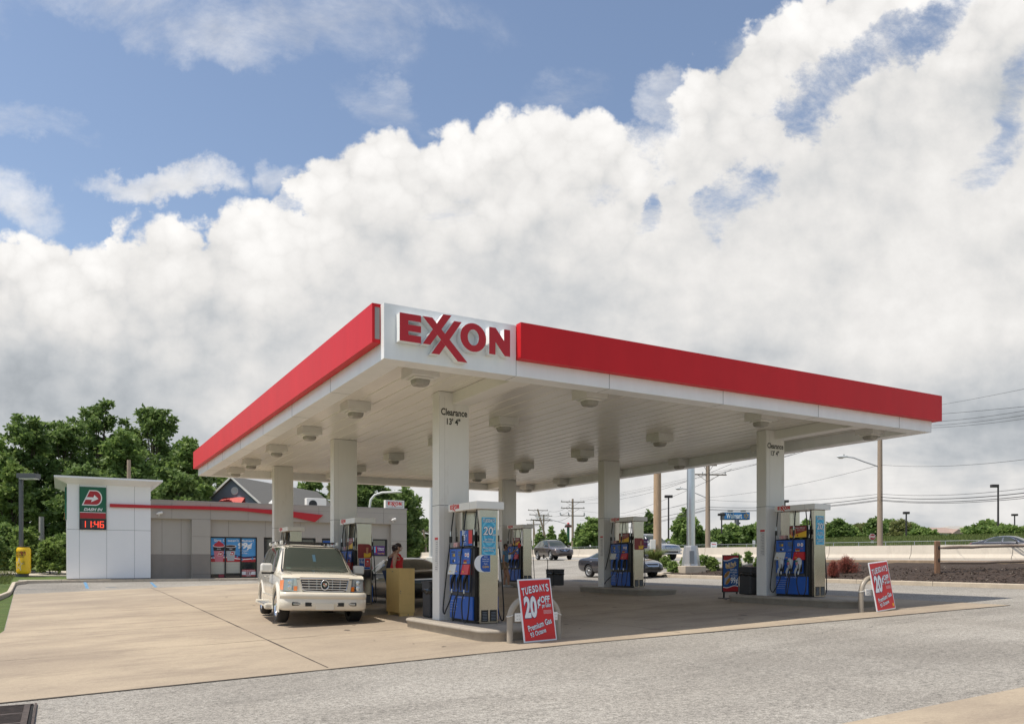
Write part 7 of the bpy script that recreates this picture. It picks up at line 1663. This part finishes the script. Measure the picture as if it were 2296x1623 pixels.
mb = MB(); mb.box((-6.8*k, -.06, 2*k), (6.8*k, -.03, 15*k), 0); mb.text('Business', 3.6*k, T(0, -.065, 11*k) @ FRONT, 1, .02, .1, width=10*k); mb.text('Entrance', 2.8*k, T(-1.2*k, -.065, 5*k) @ FRONT, 2, .01, width=7*k); mb.poly([(4*k, 4*k), (6*k, 4*k), (5*k, 6.5*k)], .0, 2, T(0, -.065, 0) @ FRONT); mb.build('sign_face', [INKW, INKR, GREENI], o)
mb = MB(); mb.cyl((-5*k, 0, -1.5), (-5*k, 0, 13*k), .04, .04, 6); mb.cyl((5*k, 0, -1.5), (5*k, 0, 13*k), .04, .04, 6); mb.build('post', GALV, o)
o = thing('road_sign', PZ(2250*.5605+.2072*2072, 1225, 78.), 0, 'pair of small white road signs beside the near right column', 'sign'); k = 78/1772
mb = MB(); mb.box((-3*k, -.05, 6*k), (-.3*k, -.02, 14*k), 0); mb.box((.3*k, -.05, 6*k), (2.8*k, -.02, 14*k), 0); mb.box((-1.9*k, -.055, 7.5*k), (-1.4*k, -.05, 12.5*k), 1); mb.box((1.3*k, -.055, 7.5*k), (1.7*k, -.05, 12.5*k), 1); mb.build('sign_face', [INKW, INKK], o)
mb = MB(); mb.cyl((-1.6*k, 0, -1), (-1.6*k, 0, 13*k), .04, .04, 6); mb.cyl((1.5*k, 0, -1), (1.5*k, 0, 13*k), .04, .04, 6); mb.build('post', GALV, o)
# distant buildings at the right
def hiphouse(px, Y, pyt, pyb, w, d, label, roofc, name='distant_house', wallc=(.55, .55, .54)):
    b = PZ(px, pyb, Y); k = Y/1772; h = (pyb-pyt)*k; o = thing(name, b, R(10), label, 'house'); mb = MB(); e = h*.48
    mb.box((-w/2, 0, -1.5), (w/2, d, e), 0)
    for i in range(5): x = -w/2+w*(i+.5)/5; mb.box((x-.35, -.03, e*.35), (x+.35, 0, e*.8), 1)
    mb.build('wall', [mat('far_wall_'+'white', wallc, .8), BLACK], o)
    mb = MB(); q = .6; vs = [(-w/2-q, -q, e), (w/2+q, -q, e), (w/2+q, d+q, e), (-w/2-q, d+q, e), (-w/2+d*.5, d/2, h), (w/2-d*.5, d/2, h)]; mb.add(vs, [(0, 1, 5, 4), (1, 2, 5), (2, 3, 4, 5), (3, 0, 4), (3, 2, 1, 0)]); mb.build('roof', roofc, o)
    mb = MB(); mb.add([(w*.1-1.6, -1.0, e*.9), (w*.1+1.6, -1.0, e*.9), (w*.1, -1.0, e*1.7), (w*.1-1.6, 2.2, e*.9), (w*.1+1.6, 2.2, e*.9), (w*.1, 3.2, e*1.7)], [(0, 1, 2), (0, 2, 5, 3), (1, 4, 5, 2)]); mb.build('porch_gable', roofc, o)
PR = mat('pinkish_shingle', (.34, .25, .21), .9, var=.1, vs=2); GRR = mat('grey_shingle', (.36, .34, .31), .9, var=.1, vs=2)
hiphouse(2132, 170, 1180.5, 1208, 11.5, 8, 'low white house with a pinkish hipped roof beyond the bank', PR)
hiphouse(2200, 210, 1177, 1204, 22, 12, 'pale grey roofed building behind the bushes at the far right', GRR); hiphouse(2290, 200, 1176, 1200, 9, 8, 'brown roofed house at the right edge of the view', mat('brown_shingle', (.20, .09, .07), .9))
o = thing('distant_building', PZ(2085, 1200, 220), R(8), 'long low flat-roofed building left of the pink roofed house', 'building'); k = 220/1772; mb = MB(); mb.box((-8*k*2, 0, -2), (9*k, 12, 10*k), 0); mb.build('wall', mat('brick_brown', (.13, .075, .05), .9), o); mb = MB(); mb.box((-8*k*2-.4, -.5, 10*k), (9*k+.4, 12.5, 15*k), 0); mb.build('roof', mat('flat_roof_tan', (.26, .22, .18), .8), o)

# ---------------------------------------------------------------- vegetation
def leafmat(name, c1, c2, c3=None):
    m = bpy.data.materials.new(name); m.use_nodes = True; nt = m.node_tree; b = nt.nodes['Principled BSDF']; b.inputs['Roughness'].default_value = .55; b.inputs['Specular IOR Level'].default_value = .35
    g = nt.nodes.new('ShaderNodeNewGeometry'); r = nt.nodes.new('ShaderNodeValToRGB'); cr = r.color_ramp; cr.elements[0].color = (*c1, 1); cr.elements[1].color = (*c2, 1)
    if c3: e = cr.elements.new(.85); e.color = (*c2, 1); cr.elements[-1].color = (*c3, 1)
    nt.links.new(g.outputs['Random Per Island'], r.inputs[0]); nt.links.new(r.outputs[0], b.inputs['Base Color'])
    tr = nt.nodes.new('ShaderNodeBsdfTranslucent'); nt.links.new(r.outputs[0], tr.inputs['Color']); mx = nt.nodes.new('ShaderNodeMixShader'); mx.inputs[0].default_value = .45; out = nt.nodes['Material Output']
    nt.links.new(b.outputs[0], mx.inputs[1]); nt.links.new(tr.outputs[0], mx.inputs[2]); nt.links.new(mx.outputs[0], out.inputs[0]); return m
LF = [leafmat('leaf_deep_green', (.10, .16, .045), (.20, .29, .085), (.31, .40, .14)), leafmat('leaf_mid_green', (.13, .21, .055), (.25, .35, .10), (.38, .46, .17)), leafmat('leaf_bright_green', (.13, .20, .05), (.25, .34, .09), (.36, .43, .16)),
      leafmat('leaf_dark_pine', (.05, .085, .04), (.10, .15, .06)), leafmat('leaf_olive', (.14, .16, .055), (.25, .27, .10)), leafmat('leaf_red', (.20, .035, .025), (.36, .09, .06), (.45, .18, .12)), leafmat('grass_blade', (.10, .135, .035), (.20, .235, .075)), leafmat('leaf_dry', (.14, .09, .05), (.20, .15, .09))]
BARK = mat('tree_bark', (.10, .075, .055), .9, var=.3, vs=5, stretch=(4, 4, .6), bump=.5, bs=20)
def leaves_mesh(clusters, n, size, seed, droop=.0, flat=.6):
    rnd = random.Random(seed); vs = []; fs = []
    tot = sum(c[3] for c in clusters)
    for (cx, cy, cz, w, rx, rz) in clusters:
        k = max(3, int(n*w/tot))
        for _ in range(k):
            # bias to the shell of each clump
            a = rnd.uniform(0, 6.2832); zz = rnd.uniform(-1, 1); q = math.sqrt(1-zz*zz); rr = rnd.random()**.35
            p = Vector((cx+rx*rr*q*math.cos(a), cy+rx*rr*q*math.sin(a), cz+rz*rr*zz-droop*rr*rr*rx))
            d = Vector((rnd.gauss(0, 1), rnd.gauss(0, 1), rnd.gauss(0, flat))).normalized(); e = Vector((rnd.gauss(0, 1), rnd.gauss(0, 1), rnd.gauss(0, 1)-.4*droop)); e = (e-d*e.dot(d)).normalized(); s = size*rnd.uniform(.6, 1.4)
            nn = len(vs); g = d.cross(e)*0; b = d
            vs += [p, p+(d*.5+e*.30)*s, p+d*s, p+(d*.5-e*.30)*s]; fs.append((nn, nn+1, nn+2, nn+3))
    return vs, fs
def make_tree(name, loc, h, r, label, lm, n, leaf, seed, group=None, trunk=.18, kind='round', cat='tree', clear=.25, nc=26, lowden=1.):
    rnd = random.Random(seed); o = thing(name, loc, rnd.uniform(0, 6.28), label, cat, group)
    mb = MB(); th = h*clear; P0 = Vector((0, 0, -.3)); P1 = Vector((rnd.uniform(-.2, .2), rnd.uniform(-.2, .2), h*.55)); P2 = Vector((rnd.uniform(-.4, .4), rnd.uniform(-.4, .4), h*.9)); rt = trunk*h/8
    mb.tube([P0, P0.lerp(P1, .5), P1, P2], [rt, rt*.75, rt*.5, rt*.12], 8)
    cl = []
    for i in range(nc):
        t = (i+.5)/nc; z = th+(h-th)*(t**(.9 if kind != 'cone' else 1.2))
        f = (z-th)/(h-th)
        if kind == 'cone': rad = r*(1-f)**.8*(.35+.65*min(1, f*5+.3))
        elif kind == 'bush': rad = r*math.sqrt(max(0, 1-f*f))*.85
        else: rad = r*math.sin(math.pi*min(1, (f*.86+.10)))**.75
        a = i*2.399+rnd.uniform(-.5, .5); rr = rad*rnd.uniform(.45, .92); c = Vector((rr*math.cos(a), rr*math.sin(a), z+rnd.uniform(-.04, .04)*h))
        s = r*rnd.uniform(.16, .34)*(1.15 if kind != 'cone' else .8*(1.2-f)); cl.append((c.x, c.y, c.z, s*s, s, s*rnd.uniform(.5, .8)))
        for _ in range(2): e = Vector((rnd.gauss(0, 1), rnd.gauss(0, 1), rnd.gauss(0, .6))).normalized()*s*1.05; cl.append((c.x+e.x, c.y+e.y, c.z+e.z, s*s*.22, s*.42, s*.32))
        if kind != 'bush' and i % 2 == 0:
            st = P0.lerp(P1, min(1, max(.3, (z-.3*h)/(h*.55)))) if z < h*.8 else P1; mb.tube([st, st.lerp(c, .55)+Vector((0, 0, -.03*h)), c], [rt*.32, rt*.2, rt*.05], 5)
    cl.append((0, 0, h*.55, r*r*.10*lowden, r*.5, h*.28))
    mb.build('trunk' if kind != 'bush' else 'stem', BARK, o)
    vs, fs = leaves_mesh(cl, n, leaf, seed+5, .25 if kind == 'round' else .05); me = bpy.data.meshes.new('crown'); me.from_pydata([tuple(v) for v in vs], [], fs); me.materials.append(lm); c = bpy.data.objects.new('crown' if kind != 'bush' else 'foliage', me); COL.objects.link(c); c.parent = o
    return o
def treeat(px, pytop, Y, wpx, label, lm, n, seed, **k):
    b = GP(px, Y); 
    if 'pybase' in k: b = PZ(px, k.pop('pybase'), Y)
    h = sz(pytop, Y)-b.z; return make_tree(k.pop('name', 'tree'), b, h, wpx/2*Y/1772, label, lm, n, k.pop('leaf', .34), seed, **k)
GT = 'tall trees behind the shop'
for i, (px, pt, Y, w, li, n, lab) in enumerate((
    (-20, 985, 62, 130, 1, 8000, 'leafy tree at the left edge of the view, behind the lamp'), (62, 952, 64, 130, 0, 11000, 'tall tree with drooping sprays, above the grey lamp post'), (140, 948, 68, 150, 0, 12000, 'tall feathery tree behind the left end of the shop tower'),
    (225, 905, 74, 120, 0, 12000, 'tallest tree with an airy crown, above the shop tower'), (345, 908, 76, 150, 0, 15000, 'tall dark-leaved tree above the right side of the tower'), (285, 985, 66, 150, 1, 13000, 'broad mid-green tree right behind the shop tower'),
    (420, 985, 72, 120, 1, 12000, 'bushy tree behind the shop, left of the canopy tip'), (505, 1060, 78, 110, 1, 8000, 'tree behind the gabled house under the canopy tip'), (30, 1050, 58, 90, 2, 7000, 'lighter low tree left of the lamp post'), (395, 1060, 60, 120, 0, 10000, 'shaded lower tree just over the shop roof'), (185, 1050, 60, 130, 0, 10000, 'shaded tree between the lamp post and the tower'))):
    treeat(px, pt, Y, w, lab, LF[li], n, 11+i, group=GT, clear=.10, nc=44, leaf=.36)
for i, (px, pt, Y, w, li, n, lab) in enumerate(((695, 1088, 95, 90, 1, 6000, 'tree seen between the two left columns above the shop'), (755, 1084, 92, 60, 4, 4500, 'paler thin tree just left of the second column'), (840, 1074, 92, 130, 0, 10000, 'dense tree above the shop roof behind the curved street lamp'),
    (905, 1100, 98, 90, 0, 7000, 'dark tree behind the small roof sign'), (925, 1150, 135, 50, 3, 5000, 'dark pine right of the shop corner'), (955, 1168, 140, 45, 0, 4000, 'mid-distance tree beside the white lamp pole'), (935, 1195, 118, 30, 2, 3000, 'small bright tree left of the thin wooden pole'), (905, 1205, 108, 40, 2, 3500, 'light green shrubby tree at the shop corner'))):
    treeat(px, pt, Y, w, lab, LF[li], n, 41+i, group='trees behind the right end of the shop', clear=.08, leaf=.5, pybase=1255)
GR_ = 'trees along the far side of the road'
for i, (px, pt, Y, w, li, n, kd, lab) in enumerate(((1210, 1185, 150, 40, 1, 3500, 'cone', 'conical tree left of the leaning power pole'), (1236, 1180, 145, 42, 1, 4500, 'cone', 'conical tree behind the bronze car'), (1262, 1190, 140, 46, 2, 4500, 'cone', 'lighter conical tree right of the bronze car'), (1300, 1178, 120, 44, 0, 4000, 'cone', 'tree just right of the tall power pole'),
    (1330, 1165, 110, 66, 1, 7000, 'round', 'full green tree left of the middle right column'), (1366, 1185, 112, 50, 1, 3500, 'round', 'tree hidden behind the middle right column'), (1455, 1145, 105, 56, 0, 6000, 'cone', 'dark tree behind the top of the brown pole'), (1540, 1140, 100, 112, 1, 12000, 'cone', 'large broad green tree behind the silver lamp standard'), (1570, 1195, 112, 60, 0, 4500, 'round', 'tree right of the silver lamp standard'))):
    treeat(px, pt, Y, w, lab, LF[li], n, 61+i, group=GR_, clear=.04 if kd == 'cone' else .1, kind=kd, leaf=.5, nc=34)
# far tree line at the right, each crown its own thing
rnd = random.Random(3)
xs = [(1612, 1192), (1640, 1180), (1668, 1186), (1693, 1177), (1716, 1192), (1752, 1172), (1785, 1180), (1815, 1172), (1845, 1176), (1880, 1168), (1905, 1182), (1935, 1176), (1962, 1164), (1990, 1166), (2020, 1172), (2045, 1178), (2068, 1186), (2190, 1186), (2215, 1176), (2240, 1182), (2262, 1184), (2288, 1190)]
proto = []
for i, (px, pt) in enumerate(xs):
    Y = rnd.uniform(120, 150) if px < 2100 else rnd.uniform(95, 105); w = rnd.uniform(38, 52) if px < 2100 else 40; pb = 1222 if px < 2100 else 1199
    where = ('behind the blue store sign' if px < 1700 else 'behind the near right pump' if px < 1860 else 'left of the tall utility pole' if px < 1975 else 'right of the tall utility pole' if px < 2100 else 'on top of the bank at the far right')
    kind_ = ('dark', 'mid-green', 'olive')[i % 3]; pos = ('first', 'second', 'third', 'fourth', 'fifth', 'sixth', 'seventh', 'eighth')[sum(1 for q in xs[:i] if (q[0] < 1700) == (px < 1700) and (q[0] < 1860) == (px < 1860) and (q[0] < 1975) == (px < 1975) and (q[0] < 2100) == (px < 2100))]
    treeat(px, pt, Y, w*1.25, '%s tree %s, %s from left' % (kind_, where, pos), LF[(0, 1, 4)[i % 3] if px < 2100 else (1, 2, 1)[i % 3]], 3600, 90+i, group='row of trees on the skyline beyond the road', clear=.02, leaf=.55, pybase=pb, nc=20)
# bushes at the left
for i, (px, pt, pb, Y, w, li, lab) in enumerate(((15, 1178, 1262, 52, 90, 1, 'dark leafy bush at the left edge behind the yellow can'), (60, 1192, 1268, 50, 80, 2, 'bright bush behind the yellow can'), (112, 1212, 1275, 49, 70, 2, 'bright green bush left of the shop tower'), (148, 1200, 1268, 54, 60, 1, 'bush touching the shop tower'), (-20, 1205, 1275, 47, 80, 0, 'dark bush in the lower left behind the lawn'))):
    treeat(px, pt, Y, w, lab, LF[li], 5200, 140+i, name='bush', cat='bush', group='bushes on the bank left of the shop', kind='bush', clear=.0, leaf=.24, pybase=pb, nc=22)
# clipped shrubs in the bed
GS = 'green shrubs in the mulch bed'
shr = [(1492, 1270, 1285, 46.5, 34, 'ragged green shrub at the left end of the bed by the brown pole'), (1455+55, 1266, 1288, 42, 34, 'shrub just left of the silver lamp base'), (1535, 1258, 1276, 45, 26, 'small shrub behind the silver lamp base, left side'), (1580, 1246, 1282, 43, 34, 'shrub directly right of the silver lamp base'), (1597, 1250, 1283, 41.5, 34, 'bright shrub second right of the silver lamp'),
       (1650, 1243, 1272, 42, 34, 'spiky shrub left of the hot dog sign'), (1700, 1252, 1278, 38, 24, 'shrub behind the right edge of the hot dog sign'), (1632, 1262, 1288, 37.5, 20, 'small low shrub left of the hot dog sign frame'), (1724-2, 1243, 1272, 41, 30, 'shrub beside the left face of the near right column'), (1678, 1247, 1262, 45, 22, 'small shrub peeking over the hot dog sign')]
for i, (px, pt, pb, Y, w, lab) in enumerate(shr):
    b = GP(px, Y, .05); h = max(.6, sz(pt, Y)-b.z); make_tree('shrub', b, h, w/2*Y/1772, lab, LF[(2, 1)[i % 2]], 1500, .10, 170+i, group=GS, kind='bush', cat='shrub', clear=.06, nc=16)
# red barberry, spiky
def barberry(px, py, Y, w, label):
    b = GP(px, Y, .02); o = thing('red_shrub', b, 0, label, 'shrub', 'red barberry shrubs'); rnd = random.Random(int(px)); vs = []; fs = []; mb = MB(); R_ = w/2*Y/1772; H_ = sz(py, Y)-b.z
    for k in range(190):
        a = rnd.uniform(0, 6.28); el = rnd.uniform(.12, 1.5); L = rnd.uniform(.75, 1.1); d = Vector((math.cos(a)*math.cos(el)*R_, math.sin(a)*math.cos(el)*R_, math.sin(el)*H_))*L
        mb.tube([(0, 0, 0), d*.5+Vector((0, 0, .08)), d], [.012, .008, .003], 3)
        for j in range(26):
            t = rnd.uniform(.35, 1.03); p = d*t+Vector((0, 0, .3*t*(1-t)))+Vector((rnd.gauss(0, .03), rnd.gauss(0, .03), rnd.gauss(0, .03))); q = Vector((rnd.gauss(0, 1), rnd.gauss(0, 1), rnd.gauss(0, 1))).normalized(); e = q.orthogonal().normalized(); s = rnd.uniform(.025, .05); n = len(vs); vs += [p, p+(q*.5+e*.35)*s, p+q*s, p+(q*.5-e*.35)*s]; fs.append((n, n+1, n+2, n+3))
    mb.build('twigs', BARK, o); me = bpy.data.meshes.new('foliage'); me.from_pydata([tuple(v) for v in vs], [], fs); me.materials.append(LF[5]); c = bpy.data.objects.new('foliage', me); COL.objects.link(c); c.parent = o
barberry(1898, 1247, 34.5, 62, 'spiky red barberry shrub in the mulch bed, right of the near right pump'); barberry(1868, 1258, 33, 30, 'smaller red shrub mostly hidden behind the near right pump')
# ornamental grass by the brown pole
b = GP(1466, 48.2); o = thing('ornamental_grass', b, 0, 'arching tuft of ornamental grass around the foot of the brown pole', 'plant'); rnd = random.Random(8); vs = []; fs = []
for k in range(900):
    a = rnd.uniform(0, 6.28); L = rnd.uniform(.7, 1.5); r0 = rnd.uniform(0, .25); pr = None; w = .012
    for j in range(5):
        t = j/4; rr = r0+L*.75*t*t; z = L*1.35*t*(1-.42*t); c = Vector((rr*math.cos(a), rr*math.sin(a), z)); e = Vector((-math.sin(a), math.cos(a), 0))*w*(1-t*.9)*2; n = len(vs); vs += [c+e, c-e]
        if j: fs.append((n-2, n-1, n+1, n))
me = bpy.data.meshes.new('blades'); me.from_pydata([tuple(v) for v in vs], [], fs); me.materials.append(LF[6]); c = bpy.data.objects.new('blades', me); COL.objects.link(c); c.parent = o
# grass blades: bank beyond the fence, lawn at the left, verge by the far road
def turf(name, pts, n, hmin, hmax, w, m, seed):
    rnd = random.Random(seed); vs = []; fs = []
    for _ in range(n):
        u, v = pts(rnd); p = W(u, v, -.08); a = rnd.uniform(0, 6.28); h = rnd.uniform(hmin, hmax); e = Vector((math.cos(a), math.sin(a), 0))*w; t = Vector((rnd.gauss(0, .3)*h, rnd.gauss(0, .3)*h, h)); k = len(vs); vs += [p-e, p+e, p+t]; fs.append((k, k+1, k+2))
    me = bpy.data.meshes.new(name); me.from_pydata([tuple(v) for v in vs], [], fs); me.materials.append(m); o = bpy.data.objects.new(name, me); COL.objects.link(o); tag(o, kind='stuff', label='short green grass growing in the open', cat='grass')
turf('bank_grass', lambda r: (r.uniform(8, 75), 56+26*r.random()), 60000, .15, .36, .05, LF[6], 1)
turf('lawn_grass', lambda r: (r.uniform(36.9, 56), r.uniform(-16, -7.0)), 24000, .08, .20, .035, LF[6], 2)
turf('verge_grass', lambda r: (r.uniform(60, 120), r.uniform(54.8, 75)), 14000, .15, .35, .09, LF[6], 3)
# bark pieces in the bed
rnd = random.Random(5); mb = MB()
for _ in range(9000):
    u = rnd.uniform(-3, 18.5); v = rnd.uniform(21.6, 28); p = W(u, v, .07+rnd.uniform(-.01, .05)); a = rnd.uniform(0, 3.14); l = rnd.uniform(.02, .07); w = l*.3; d = Vector((math.cos(a), math.sin(a), rnd.uniform(-.4, .4)))*l; e = Vector((-math.sin(a), math.cos(a), rnd.uniform(-.3, .3)))*w; mb.add([p-d-e, p+d-e, p+d+e, p-d+e], [(0, 1, 2, 3)], 0 if rnd.random() < .97 else 1)
tag(mb.build('bark_chips', [mat('bark_chip', (.075, .048, .033), .9, var=.6, vs=3), mat('pale_chip', (.35, .30, .24), .9)]), 'dark bark chips strewn over the planted bed', 'mulch', kind='stuff')
# a bird in the sky
